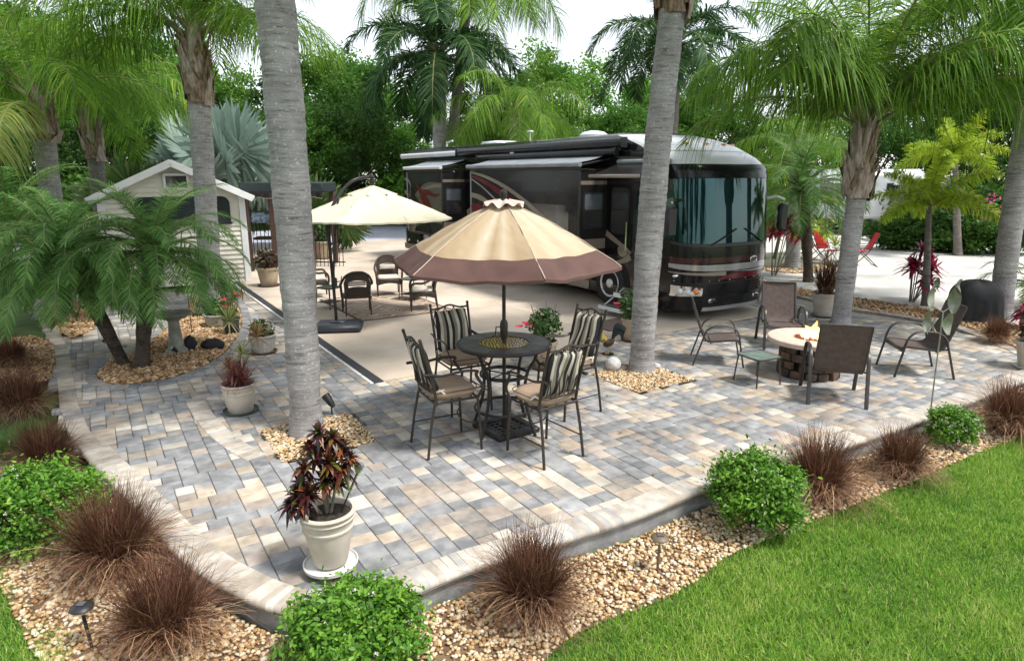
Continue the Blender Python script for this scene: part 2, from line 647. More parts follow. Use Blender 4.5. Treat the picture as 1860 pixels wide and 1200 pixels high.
# what shows largest: near and inside the frame
dep = wy[keep] * CP + CAM_H * SP
pxs = 930 + FPX * wx[keep] / dep
vis = (pxs > 130) & (pxs < 1800)
ordr = keep[np.argsort(np.where(vis, wy[keep], 99))]
big, rest = ordr[:300], ordr[300:]
pav_cache = {}
def paver_geo(k_):
    g = .0025
    hx, hy, c = KIND[k_][0] * UN / 2 - g, KIND[k_][1] * UN / 2 - g, .006
    vs = []
    for z, k in ((-.05, 0), (-.006, 0), (0, c)):
        vs += [(-hx + k, -hy + k, z), (hx - k, -hy + k, z), (hx - k, hy - k, z), (-hx + k, hy - k, z)]
    fs = [(8, 9, 10, 11)]
    for r_ in (0, 4):
        fs += [(r_ + j, r_ + (j + 1) % 4, r_ + 4 + (j + 1) % 4, r_ + 4 + j) for j in range(4)]
    return vs, fs
RZ = math.atan2(VA.y, VA.x)
for i in big:
    a, b, k, cl = pv[i]
    k, cl = int(k), int(cl)
    if (k, cl) not in pav_cache:
        vs, fs = paver_geo(k)
        pav_cache[(k, cl)] = MB().add(vs, fs).mesh('paver', pav_m[cl], smooth=False)
    o = link('paver', pav_cache[(k, cl)], patio, (wx[i], wy[i], random.uniform(-.003, .002)), RZ)
    o.rotation_euler.x = random.gauss(0, .004)
    o.rotation_euler.y = random.gauss(0, .004)
Vs, Fs, Ms, off = [], [], [], 0
ca, sa = math.cos(RZ), math.sin(RZ)
for i in rest:
    a, b, k, cl = pv[i]
    vs, fs = paver_geo(int(k))
    A_ = np.array(vs)
    z = random.uniform(-.003, .002)
    tx, ty = random.gauss(0, .004), random.gauss(0, .004)
    A_[:, 2] += z + A_[:, 0] * tx + A_[:, 1] * ty
    Vs.append(np.stack([wx[i] + ca * A_[:, 0] - sa * A_[:, 1], wy[i] + sa * A_[:, 0] + ca * A_[:, 1], A_[:, 2]], 1))
    Fs.append(np.array(fs) + off)
    Ms += [int(cl)] * len(fs)
    off += len(vs)
o = link('paver_field', npmesh('paver_field', np.concatenate(Vs), np.concatenate(Fs), pav_m, mi=np.array(Ms), smooth=False), patio)
o['kind'] = 'stuff'

# --- coping along the front edge, wall below
cop_m = [mat('coping_%s' % n_, c[0], .85, c[1], 9, 5, bump=.35, bscale=50, rv=.1, bdist=.005, stain=.3, sscale=1.6) for n_, c in zip(('cream', 'tan', 'grey', 'brown'), (((.46, .41, .35), (.6, .55, .48)), ((.41, .345, .275), (.52, .455, .38)), ((.42, .4, .37), (.52, .5, .47)), ((.35, .3, .245), (.46, .4, .34))))]
def coping(step, depth=.25):
    """one bullnose stone: x along the edge, y towards the outside"""
    h = step / 2 - .002
    prof = [(-depth, -.05), (-depth, .003), (-depth + .005, .006), (-.035, .006), (-.012, -.002), (-.001, -.02), (.0, -.04), (-.012, -.058), (-.04, -.064)]
    n = len(prof)
    vs = [(-h, y, z) for y, z in prof] + [(h, y, z) for y, z in prof]
    fs = [list(range(n)), [n + j for j in range(n)][::-1]] + [[j, n + j, n + (j + 1) % n, (j + 1) % n] for j in range(n)]
    return MB().add(vs, fs)
STEP = .066
cpm = [coping(STEP + .004).mesh('coping_stone', q, ang=50) for q in cop_m]
pts = resample(front, STEP)
for i in range(len(pts) - 1):
    p, q = pts[i], pts[i + 1]
    mid = (p + q) / 2
    t = (q - p).normalized()
    j = random.choices((0, 1, 2, 3), (.5, .24, .16, .1))[0]
    o = link('coping_stone', cpm[j], patio, (mid.x, mid.y, random.uniform(0, .002)), math.atan2(t.y, t.x) + PI)
    # outside is to the right of the walking direction
wl = MB()
nrm = []
P_ = resample(front, .25)
for i in range(len(P_)):
    t = (P_[min(i + 1, len(P_) - 1)] - P_[max(i - 1, 0)]).normalized()
    nrm.append(Vector((t.y, -t.x, 0)))
for i in range(len(P_) - 1):
    a0, a1 = P_[i] - nrm[i] * .035, P_[i + 1] - nrm[i + 1] * .035
    b0, b1 = P_[i] - nrm[i] * .3, P_[i + 1] - nrm[i + 1] * .3
    wl.add([(a0.x, a0.y, -.34), (a1.x, a1.y, -.34), (a1.x, a1.y, -.052), (a0.x, a0.y, -.052), (b0.x, b0.y, -.052), (b1.x, b1.y, -.052)], [(0, 1, 2, 3), (3, 2, 5, 4)])
wl.build('edge_wall', m_wall, patio)

# dark soldier course round the main planting bed, and along the old patio edge
sold_m = [mat('border_slate', (.13, .14, .155), .85, (.23, .235, .25), 7, bump=.2, rv=.15, bdist=.004), mat('border_grey', (.2, .19, .18), .85, (.33, .3, .27), 7, bump=.2, rv=.15, bdist=.004)]
def soldier(path, step, depth, mats, wts, name, parent, z=.004, out=1):
    mm = []
    for m_ in mats:
        g = MB()
        g.box((0, 0, -.024), (step - .004, depth, .056), bev=.006)
        mm.append(g.mesh(name, m_, smooth=False))
    ps = resample(path, step)
    for p, q in zip(ps, ps[1:]):
        mid = (p + q) / 2
        t = (q - p).normalized()
        n = Vector((t.y, -t.x, 0)) * out
        c = mid + n * depth / 2
        link(name, mm[random.choices(range(len(mm)), wts)[0]], parent, (c.x, c.y, z + random.uniform(-.001, .001)), math.atan2(t.y, t.x))
bm_path = spline([G(*p) for p in bed_main_px], 6, closed=True)
bm_path.append(bm_path[0])
soldier(bm_path, .16, .16, sold_m, (.65, .35), 'border_stone', patio, out=1)
left_edge = [Vector(G(*p)) for p in [(125, 790), (108, 740), (104, 690), (100, 640), (80, 600), (62, 560)]]
soldier([Vector(G(150, 822))] + left_edge, .2, .2, [cop_m[1], cop_m[3], sold_m[1]], (.4, .35, .25), 'border_stone', patio, z=.005, out=1)
soldier([Vector(G(*p)) for p in [(1905, 662), (1860, 640), (1800, 612), (1735, 588), (1640, 572), (1560, 560), (1480, 541), (1380, 520)]], .2, .2, [cop_m[1], cop_m[3], sold_m[1]], (.35, .3, .35), 'border_stone', patio, z=.005, out=-1)
old_edge = spline([G(*p) for p in ((372, 728), (392, 757), (420, 785), (452, 808), (486, 826))], 8)
soldier(old_edge, .1, .22, cop_m, (.5, .3, .1, .1), 'band_stone', patio, z=.007)

# --- planting beds and gravel
m_mulch = mat('bed_soil', (.1, .06, .035), .95, (.2, .13, .075), 8, bump=.5, bscale=40)
lawn_edge_px = [(940, 1260), (985, 1200), (1030, 1160), (1090, 1128), (1200, 1088), (1270, 1050), (1320, 1010), (1400, 975), (1500, 935), (1640, 880), (1740, 838), (1860, 795), (2050, 735), (2250, 690)]
lawn_edge = [Vector(G(*p, z=-.2)) for p in lawn_edge_px]
lawn_edge = spline(lawn_edge, 5)
left_lawn_px = [(-250, 1020), (-60, 1020), (0, 1030), (30, 1062), (70, 1110), (118, 1150), (125, 1215), (100, 1290), (-200, 1290)]
left_lawn = [G(*p, z=-.2)[:2] for p in left_lawn_px]
bed_front = [(p.x, p.y) for p in front] + [(p.x, p.y) for p in lawn_edge][::-1] + [G(600, 1290, -.2)[:2], G(150, 1290, -.2)[:2], G(60, 1180, -.2)[:2], G(0, 1060, -.2)[:2], G(-80, 900, -.15)[:2], G(0, 800, -.12)[:2], G(60, 780, -.1)[:2]]
def bed_sheet(name, poly, lift, m, label, step=.35):
    xs_ = [p[0] for p in poly]
    ys_ = [p[1] for p in poly]
    b = MB()
    b.add([(p[0], p[1], gz(p[0], p[1]) + lift) for p in poly], [list(range(len(poly)))])
    o = b.build(name, m, smooth=False)
    return tag(o, label, 'planting bed', kind='structure')
def flat_bed(name, poly, z, label):
    b = MB()
    b.add([(p[0], p[1], z) for p in poly], [list(range(len(poly)))])
    return tag(b.build(name, m_mulch, smooth=False), label, 'planting bed', kind='structure')
bf = bed_sheet('front_planting_bed', bed_front, -.012, m_mulch, 'planting bed in front of the patio edge')
bmn = flat_bed('round_planting_bed', bed_main, .002, 'curved planting bed below the date palms')
bsm = flat_bed('path_planting_bed', bed_small, .002, 'small wedge shaped planting bed beside the path')
blp = [G(*p)[:2] for p in bed_left_px]
blf = flat_bed('left_planting_bed', blp, .0, 'planting bed at the left edge of the path')
r1b = flat_bed('tree_ring_bed', ring1, -.01, 'square tree pit at the tallest front trunk')
r2b = flat_bed('tree_ring_bed', ring2, -.01, 'square tree pit at the trunk by the fire pit')
bed_back = [G(*p)[:2] for p in [(1345, 512), (1480, 528), (1600, 548), (1720, 566), (1900, 600), (2200, 640), (1990, 690), (1905, 664), (1860, 641), (1800, 613), (1735, 589), (1640, 573), (1560, 561), (1480, 542), (1380, 521)]]
bbk = flat_bed('back_planting_bed', bed_back, .004, 'planting bed between the patio and the white lot')
isl_c = G(1450, 488)
bed_isl = [(isl_c[0] + 1.35 * math.cos(t) * VA.x - .9 * math.sin(t) * VA.y, isl_c[1] + 1.35 * math.cos(t) * VA.y + .9 * math.sin(t) * VA.x) for t in np.linspace(0, 2 * PI, 24, endpoint=False)]
bis = flat_bed('island_planting_bed', bed_isl, .006, 'small gravel island round a trunk on the white lot')

def stones(name, stops, rough=.6):
    m = leafmat(name, stops, rough, 0, 0, .4)
    return m
m_peb = stones('river_pebbles', [(.2, .1, .045), (.36, .2, .08), (.48, .3, .14), (.56, .41, .23), (.62, .49, .31), (.67, .57, .41), (.74, .68, .58)], .7)
m_peb2 = stones('brown_pebbles', [(.12, .06, .03), (.25, .125, .055), (.36, .2, .09), (.45, .29, .15), (.55, .4, .24), (.66, .54, .38)], .7)
_t = (1 + 5 ** .5) / 2
ICO_V = unit(np.array([(-1, _t, 0), (1, _t, 0), (-1, -_t, 0), (1, -_t, 0), (0, -1, _t), (0, 1, _t), (0, -1, -_t), (0, 1, -_t), (_t, 0, -1), (_t, 0, 1), (-_t, 0, -1), (-_t, 0, 1)]))
ICO_F = np.array([(0, 11, 5), (0, 5, 1), (0, 1, 7), (0, 7, 10), (0, 10, 11), (1, 5, 9), (5, 11, 4), (11, 10, 2), (10, 7, 6), (7, 1, 8), (3, 9, 4), (3, 4, 2), (3, 2, 6), (3, 6, 8), (3, 8, 9), (4, 9, 5), (2, 4, 11), (6, 2, 10), (8, 6, 7), (9, 8, 1)])
def pebbles(name, poly, dens, size, m, zf, label, parent=None, mound=None):
    xs_ = [p[0] for p in poly]
    ys_ = [p[1] for p in poly]
    A_ = (max(xs_) - min(xs_)) * (max(ys_) - min(ys_))
    n = int(A_ * dens)
    x = rng.uniform(min(xs_), max(xs_), n)
    y = rng.uniform(min(ys_), max(ys_), n)
    k = inpoly(x, y, poly)
    # only where a camera near this one could see them
    k &= (y > 2.6) & (np.abs(x) < 2.5 + y * .95)
    x, y = x[k], y[k]
    n = len(x)
    s = size * np.clip(rng.lognormal(0, .26, n), .5, 1.7)
    z = zf(x, y) + s * rng.uniform(-.1, .55, n)
    ax = np.stack([rng.uniform(.8, 1.3, n), rng.uniform(.7, 1.05, n), rng.uniform(.45, .8, n)], 1)
    V = ICO_V[None] * ax[:, None, :] * (1 + rng.normal(0, .1, (n, 12, 1)))
    th = rng.uniform(0, 2 * PI, n)
    tl = rng.normal(0, .35, n)
    # tilt about x then turn about z
    c, q = np.cos(tl)[:, None], np.sin(tl)[:, None]
    y2 = V[..., 1] * c - V[..., 2] * q
    z2 = V[..., 1] * q + V[..., 2] * c
    c, q = np.cos(th)[:, None], np.sin(th)[:, None]
    x3 = V[..., 0] * c - y2 * q
    y3 = V[..., 0] * q + y2 * c
    P = np.stack([x3, y3, z2], -1) * s[:, None, None] + np.stack([x, y, z], 1)[:, None, :]
    F = (ICO_F[None] + (np.arange(n) * 12)[:, None, None]).reshape(-1, 3)
    r = np.clip(rng.beta(1.6, 1.5, n), 0, 1)
    o = link(name, npmesh(name, P.reshape(-1, 3), F, m, rnd=np.repeat(r, 12)))
    return tag(o, label, 'pebbles', kind='stuff')
gzv = np.vectorize(gz)
# the front bed thins out into bare soil beside the lawn
pebbles('river_pebbles', bed_front, 1650, .0155, m_peb, lambda x, y: gzv(x, y) - .005, 'tan river pebbles below the patio edge')
flat = lambda h: (lambda x, y: np.full(len(x), h))
pebbles('brown_pebbles', bed_main, 900, .022, m_peb2, flat(.008), 'brown pebbles in the date palm bed')
pebbles('brown_pebbles', bed_small, 800, .023, m_peb2, flat(.008), 'brown pebbles in the small wedge bed')
pebbles('brown_pebbles', blp, 700, .022, m_peb2, flat(.008), 'brown pebbles at the far left of the path')
pebbles('tan_pebbles', ring1, 1800, .016, m_peb, flat(.0), 'tan pebbles in the tree pit behind the croton pot')
pebbles('tan_pebbles', ring2, 1800, .016, m_peb, flat(.0), 'tan pebbles in the tree pit by the white ball')
pebbles('brown_pebbles', bed_back, 330, .026, m_peb2, flat(.008), 'brown pebbles and litter in the bed behind the fire pit')
pebbles('tan_pebbles', bed_isl, 400, .03, m_peb, flat(.01), 'tan pebbles on the island round the far trunk')

# --- lawn
m_grass = leafmat('lawn_grass', [(.07, .18, .016), (.13, .3, .028), (.21, .41, .042), (.31, .5, .065), (.45, .54, .13), (.6, .56, .26)], .55, .4, 0, .25)
lawn_poly = [(p.x, p.y) for p in lawn_edge] + [G(2600, 700, -.2)[:2], G(2800, 1400, -.2)[:2], G(1400, 1500, -.2)[:2], G(900, 1400, -.2)[:2]]
def grass(name, poly, dens, hgt, label, m=m_grass, wd=.0054):
    xs_ = [p[0] for p in poly]
    ys_ = [p[1] for p in poly]
    n = int((max(xs_) - min(xs_)) * (max(ys_) - min(ys_)) * dens)
    x = rng.uniform(min(xs_), max(xs_), n)
    y = rng.uniform(min(ys_), max(ys_), n)
    k = inpoly(x, y, poly) & (y > 2.2) & (np.abs(x) < 1.2 + y * .92)
    x, y = x[k], y[k]
    n = len(x)
    # patchy turf: clumps taller and shorter, some dry
    pn = np.sin(x * 3.1 + 1.3 * np.sin(y * 2.3)) * np.sin(y * 2.7 + 1.7 * np.sin(x * 1.9)) * .5 + .5
    th = rng.uniform(0, 2 * PI, n)
    le = rng.normal(.55, .28, n).clip(.05, 1.3)
    d = unit(np.stack([np.cos(th) * le, np.sin(th) * le, np.ones(n)], 1))
    sd = np.stack([-np.sin(th + rng.normal(0, .6, n)), np.cos(th), np.zeros(n)], 1)
    V, F, ids = blades(np.stack([x, y, gzv(x, y) - .035], 1), d, sd, hgt * (.65 + .5 * pn) * rng.uniform(.6, 1.35, n), wd * rng.uniform(.7, 1.4, n), rng.uniform(.1, .5, n), 2, [1, .8])
    p2 = np.sin(x * 9.1 + 2 * np.sin(y * 7)) * np.sin(y * 8.3 + 1.7 * np.sin(x * 6.1))
    r = np.clip(rng.beta(1.7, 2.3, n) * .9 + (pn - .5) * .22 + p2 * .09 + (rng.random(n) < .08) * .4, 0, 1)
    o = link(name, npmesh(name, V, F, m, rnd=r[ids]))
    return tag(o, label, 'grass', kind='stuff')
grass('lawn_grass', lawn_poly, 9500, .09, 'mown green lawn at lower right')
grass('lawn_grass', left_lawn, 8000, .085, 'patch of lawn in the lower left corner')
side_lawn = [G(*p, z=-.15)[:2] for p in [(-520, 690), (-90, 745), (-95, 880), (-70, 1015), (-250, 1015), (-620, 1010)]]
grass('lawn_grass', side_lawn, 4200, .09, 'strip of lawn beyond the left planting bed', wd=.008)
# ================================================================== MOTORHOME
m_black = mat('coach_black', (.006, .006, .007), .2, (.009, .0085, .0095), 2, coat=.3, spec=.3)
m_char = mat('coach_charcoal', (.016, .0145, .0142), .22, (.024, .022, .021), 1.5, coat=.15, spec=.25)
m_taup = mat('coach_taupe', (.2, .165, .13), .28, (.25, .21, .17), 1.5, coat=.3)
m_silv = mat('coach_silver', (.3, .3, .3), .25, (.38, .38, .38), 2, metal=.3, coat=.8)
m_burg = mat('coach_burgundy', (.09, .006, .012), .22, (.13, .01, .018), 2, coat=.3)
m_dred = mat('coach_dark_red', (.035, .006, .009), .22, (.05, .008, .012), 2, coat=.3)
m_cap = mat('coach_cap_white', (.62, .64, .66), .3, (.72, .73, .74), 2, coat=.6)
m_glass = mat('windshield_glass', (.003, .014, .016), .02, (.004, .018, .02), 2, spec=.8)
m_glass.node_tree.nodes['Principled BSDF'].inputs['Specular Tint'].default_value = (.45, .8, .85, 1)
m_sglass = mat('side_glass', (.03, .028, .03), .06, (.045, .042, .044), 1, spec=.8, coat=1)
m_chrome = mat('chrome', (.75, .75, .76), .08, (.8, .8, .8), 3, metal=1)
m_rim = mat('polished_rim', (.62, .62, .63), .28, (.7, .7, .7), 6, metal=.55)
m_tyre = mat('tyre_rubber', (.014, .014, .014), .85, (.025, .025, .025), 12, bump=.2)
m_dark = mat('underbody', (.006, .006, .006), .9)
m_lens = mat('lamp_lens', (.6, .62, .64), .05, (.75, .77, .78), 8, spec=1, coat=1)
m_amber = mat('amber_lens', (.75, .2, .01), .15, (.85, .26, .02), 8, coat=1)
m_fabr = mat('topper_fabric', (.2, .225, .25), .7, (.27, .29, .31), 3)
m_blk2 = mat('black_plastic', (.018, .018, .02), .45)
m_blind = mat('window_blind', (.07, .085, .1), .6, (.1, .12, .14), 4)
m_steptop = mat('step_tread', (.09, .09, .09), .8, bump=.3, bscale=60)

RVL, RVW, FD = 13.75, 2.55, .75
rv = empty('motorhome', (3.47, 12.43, 0), math.atan2(UA.y, UA.x), 'long black class A motorhome with tan and burgundy swooshes parked on the pad', 'motorhome')
def rv_fx(z):
    return float(np.interp(z, [.2, .6, 1.45, 2.8, 3.02, 3.2, 3.45, 3.62, 3.74], [.1, 0, 0, .1, .18, .42, .95, 1.5, 2.1]))
def rv_in(z):
    return float(np.interp(z, [3.3, 3.45, 3.56, 3.65, 3.72, 3.76], [0, .03, .08, .16, .3, .5]))
def FP(phi, z, off=0.0):
    """point on the nose; phi +90 = patio side ... -90 = far side"""
    def q(p):
        hw = RVW / 2 - rv_in(z)
        s, c = math.sin(p), math.cos(p)
        return Vector((rv_fx(z) + FD * (1 - abs(c) ** .62), -RVW / 2 + hw * math.copysign(abs(s) ** .75, s), z))
    p = q(phi)
    if off:
        a, b = q(min(phi + .02, PI / 2)), q(max(phi - .02, -PI / 2))
        t = (a - b).normalized()
        p = p + Vector((-t.y * -1, t.x * -1, 0)) * -off if False else p + Vector((-t.y, t.x, 0)) * off
    return p
_t1 = FP(0, 1, .1).x - FP(0, 1).x
SGN = -1 if _t1 > 0 else 1
def FQ(phi, z, off=0.0):
    return FP(phi, z, off * SGN)
body = MB()
lv = [.28, .34, .5, .9, 1.3, 1.45, 2.0, 2.8, 3.02, 3.12, 3.2, 3.3, 3.45, 3.56, 3.65, 3.72, 3.75]
NF = 40
loops = []
for z in lv:
    lp = [FP(PI / 2 - PI * i / NF, z) for i in range(NF + 1)]
    ins = rv_in(z)
    rx = RVL - ins * .6
    y0, y1 = -ins, -RVW + ins
    lp += [Vector((rx - .12, y1, z)), Vector((rx - .03, y1 + .04, z)), Vector((rx, y1 + .14, z)), Vector((rx, y0 - .14, z)), Vector((rx - .03, y0 - .04, z)), Vector((rx - .12, y0, z))]
    loops.append(lp)
k = len(loops[0])
vs = [p for lp in loops for p in lp]
fs = [[i * k + j, i * k + (j + 1) % k, (i + 1) * k + (j + 1) % k, (i + 1) * k + j] for i in range(len(lv) - 1) for j in range(k)]
fs += [list(range(k)), [(len(lv) - 1) * k + j for j in range(k)]]
body.add(vs, fs)
body.fix = True
body = body.build('body', m_black, rv, ang=32)

def nose(name, f0, f1, zlo, zhi, off, m, parent=body, nu=28, nv=4):
    zl = zlo if callable(zlo) else (lambda s: zlo)
    zh = zhi if callable(zhi) else (lambda s: zhi)
    g = MB()
    def fn(u, v):
        return FQ(R(f0 + (f1 - f0) * u), zl(u) + (zh(u) - zl(u)) * v, off)
    g.grid(fn, nu, nv)
    # give it an edge so that it is a solid skin
    g.grid(lambda u, v: FQ(R(f0 + (f1 - f0) * u), zl(u), off * (1 - v) - .01 * v), nu, 1)
    g.grid(lambda u, v: FQ(R(f0 + (f1 - f0) * u), zh(u), off * (1 - v) - .01 * v), nu, 1)
    for e in (0, 1):
        g.grid(lambda u, v: FQ(R(f0 + (f1 - f0) * e), zl(e) + (zh(e) - zl(e)) * u, off * (1 - v) - .01 * v), 2, 1)
    g.fix = True
    return g.build(name, m, parent, ang=50)
ws = nose('windshield', 84, -84, lambda s: 1.56 + .05 * (2 * s - 1) ** 4, 2.8, .012, m_glass, rv, nv=8)
nose('windshield_trim', 86, -86, lambda s: 1.5 + .05 * (2 * s - 1) ** 4, lambda s: 1.552 + .05 * (2 * s - 1) ** 4, .025, m_blk2, ws, nv=2)
nose('visor_band', 88, -88, 2.81, 3.05, .03, m_black, ws)
cap = nose('front_cap', 89, -89, 3.07, 3.7, .012, m_cap, rv, nv=14)
nose('cap_seam', 89, -89, 3.32, 3.335, .018, m_taup, cap, nv=1)
nose('burgundy_band', 88, -88, lambda s: 1.17 + .01 * math.sin(s * PI), lambda s: 1.3 - .02 * math.sin(s * PI), .006, m_dred)
nose('silver_band', 88, -88, lambda s: 1.03 + .07 * abs(2 * s - 1) ** 1.5 - .02, lambda s: 1.15 + .01 * math.cos(s * 6), .008, m_silv)
nose('taupe_band', 88, 10, lambda s: .98 - .06 * s, lambda s: 1.0 + .0 * s, .009, m_taup)
nose('burgundy_swoosh', 20, -72, lambda s: .86 - .03 * math.sin(s * PI) + .15 * s ** 3, lambda s: .87 + .12 * math.sin(min(1, s * 1.5) * PI) * (1 - s) + .17 * s ** 3, .01, m_burg)
nose('silver_swoosh', 2, -60, lambda s: .99 - .05 * math.sin(s * PI) + .1 * s ** 2, lambda s: .995 - .01 * math.sin(s * PI) + .1 * s ** 2, .011, m_silv)
nose('bumper', 89, -89, .24, .5, .04, m_black, rv, nv=5)
nose('valance', 34, -34, .22, .3, .05, m_silv, rv, nv=2)
nose('hood_line', 80, -80, .775, .785, .006, m_blk2)
for phi in (80, 30, 18, 6, -6, -18, -30, -42, -52):
    p = FQ(R(phi), .83, .012)
    MB().ball(p, .012, 8, 6).build('hood_rivet', m_chrome, body)
def lamp_cluster(sg):
    hl = nose('headlight', 84 * sg, 38 * sg, lambda s: .52 + .02 * s, lambda s: .74 - .02 * s - .1 * max(0, s - .75), .02, m_chrome, rv, nu=14)
    for phi in (70, 59):
        p = FQ(R(phi * sg), .63, .035)
        b = MB()
        b.ball(p, .062, 14, 10)
        lp = b.build('lamp', m_lens, hl)
    p = FQ(R(47 * sg), .635, .035)
    MB().ball(p, .055, 12, 8).build('turn_signal', m_amber, hl)
    p = FQ(R(77 * sg), .93, .02)
    b = MB()
    b.ball(p, (.05, .1, .045), 14, 8)
    b.build('marker_light', m_chrome, rv)
    p = FQ(R(24 * sg), .44, .045)
    b = MB()
    b.box(p, (.05, .22, .08), bev=.02)
    fl = b.build('fog_light', m_chrome, rv)
    MB().ball((p.x - .02, p.y, p.z), (.03, .07, .03), 10, 6).build('lamp', m_blk2, fl)
lamp_cluster(1)
lamp_cluster(-1)
# oval emblem
e = FQ(R(-14), 1.2, .03)
em = MB()
em.tube([(e.x, e.y + .1 * math.cos(t), e.z + .062 * math.sin(t)) for t in np.linspace(0, 2 * PI, 28, endpoint=False)], .012, 6, closed=True)
em = em.build('emblem', m_chrome, rv)
MB().ball((e.x + .012, e.y, e.z), (.012, .095, .058), 16, 8).build('emblem_plate', m_blk2, em)
sw = MB()
sw.tube([(e.x - .006, e.y + y, e.z + z) for y, z in ((-.06, .03), (-.02, .04), (.03, .03), (.05, 0), (.03, -.028), (-.02, -.03), (-.05, -.012), (-.01, .0), (.02, .008))], [.004, .008, .01, .011, .01, .009, .007, .006, .004], 6)
sw.build('emblem_letter', m_chrome, em)
# wipers
for y0, y1 in ((-.5, -1.15), (-2.0, -1.4)):
    pa = FQ(math.asin(max(-1, min(1, (y0 + RVW / 2) / (RVW / 2)))), 1.53, .05)
    b = MB()
    pts_ = []
    for i in range(7):
        y = y0 + (y1 - y0) * i / 6
        s = (y + RVW / 2) / (RVW / 2)
        pts_.append(FQ(math.copysign(math.asin(min(1, abs(s) ** (1 / .75))), s), 1.53 + .05 * i, .03))
    b.tube(pts_, .012, 5)
    b.build('wiper', m_blk2, rv)
# clearance lights on the cap
for phi in (58, 20, 0, -20, -58):
    p = FQ(R(phi), 3.48, .02)
    MB().ball(p, (.05, .07, .03), 10, 6).build('clearance_light', m_amber, cap)

# wheels
def wheel(x, side, nm='wheel'):
    yo = -.0 if side > 0 else -RVW
    arch = MB()
    pts_ = [(x + .66 * math.cos(t), z_) for t in np.linspace(0, PI, 17) for z_ in [max(.285, .5 + .66 * math.sin(t))]]
    n_ = len(pts_)
    arch.add([(px, yo + side * .006, pz) for px, pz in pts_], [list(range(n_)) if side > 0 else list(range(n_))[::-1]])
    arch.build('wheel_arch', m_dark, body, smooth=False)
    w_ = bpy.data.objects.new(nm, None)
    col.objects.link(w_)
    w_.parent = rv
    w_.location = (x, yo - side * .13, .52)
    w_.rotation_euler = (-PI / 2 * side, 0, 0)
    t_ = MB()
    t_.lathe([(.29, -.13), (.44, -.145), (.5, -.12), (.518, -.06), (.518, .06), (.5, .12), (.44, .15), (.3, .145), (.285, .12)], 36, cap0=False, cap1=False)
    t_.build('tyre', m_tyre, w_)
    r_ = MB()
    r_.lathe([(.31, .14), (.3, .155), (.27, .14), (.25, .09), (.2, .07), (.13, .085), (.11, .13), (.085, .16), (.04, .168), (.001, .17)], 30, cap0=False, cap1=False)
    r_ = r_.build('rim', m_rim, w_)
    for i in range(10):
        t = 2 * PI * i / 10
        b = MB()
        b.ball((.165 * math.cos(t), .165 * math.sin(t), .085), (.016, .016, .03), 8, 6)
        b.build('lug_nut', m_chrome, w_)
        if i % 2 == 0:
            b = MB()
            t2 = t + .31
            b.ball((.228 * math.cos(t2), .228 * math.sin(t2), .082), (.026, .026, .01), 10, 6)
            b.build('hand_hole', m_dark, w_)
    return w_
for s_ in (1, -1):
    for x in (2.4, 9.9, 11.15):
        wheel(x, s_)

def plate(name, x0, x1, z0, z1, y, th, m, parent, bev=.006):
    b = MB()
    b.box(((x0 + x1) / 2, y + th / 2, (z0 + z1) / 2), (abs(x1 - x0), th, z1 - z0), bev=bev)
    return b.build(name, m, parent)
def rrect(name, x0, x1, z0, z1, y, th, m, parent, r=.1, plane='xz', xo=0):
    """rounded pane lying in the side plane (xz) or across (yz)"""
    pts_ = []
    for cx, cz, a0 in ((x1 - r, z1 - r, 0), (x0 + r, z1 - r, 90), (x0 + r, z0 + r, 180), (x1 - r, z0 + r, 270)):
        for a in np.linspace(a0, a0 + 90, 5):
            pts_.append((cx + r * math.cos(R(a)), cz + r * math.sin(R(a))))
    n_ = len(pts_)
    if plane == 'xz':
        vs = [(p, y, q) for p, q in pts_] + [(p, y + th, q) for p, q in pts_]
    else:
        vs = [(y, p, q) for p, q in pts_] + [(y + th, p, q) for p, q in pts_]
    b = MB()
    b.add(vs, [list(range(n_)), list(range(n_, 2 * n_))[::-1]] + [[i, n_ + i, n_ + (i + 1) % n_, (i + 1) % n_] for i in range(n_)])
    b.fix = True
    return b.build(name, m, parent, smooth=False)
def band(name, pts_, wd, y, m, parent, box, th=.003, end=.15):
    """painted swoosh: centre line (x,z), widths, clipped to the panel box x0,x1,z0,z1"""
    P = spline([(p[0], 0, p[1]) for p in pts_], 10)
    n_ = len(P)
    W_ = np.interp(np.linspace(0, 1, n_), np.linspace(0, 1, len(wd)), wd)
    vs = []
    for i in range(n_):
        t = (P[min(i + 1, n_ - 1)] - P[max(i - 1, 0)]).normalized()
        nn = Vector((-t.z, 0, t.x))
        for s in (-1, 1):
            q = P[i] + nn * s * W_[i] / 2
            q.x = min(max(q.x, box[0]), box[1])
            q.z = min(max(q.z, box[2]), box[3])
            vs.append((q.x, y, q.z))
    fs = [[2 * i, 2 * i + 1, 2 * i + 3, 2 * i + 2] for i in range(n_ - 1)]
    nv_ = len(vs)
    vs += [(a, y + th, c) for a, _, c in vs]
    fs2 = [[nv_ + q for q in f][::-1] for f in fs]
    b = MB()
    b.add(vs, fs + fs2)
    b.fix = True
    return b.build(name, m, parent, smooth=False)

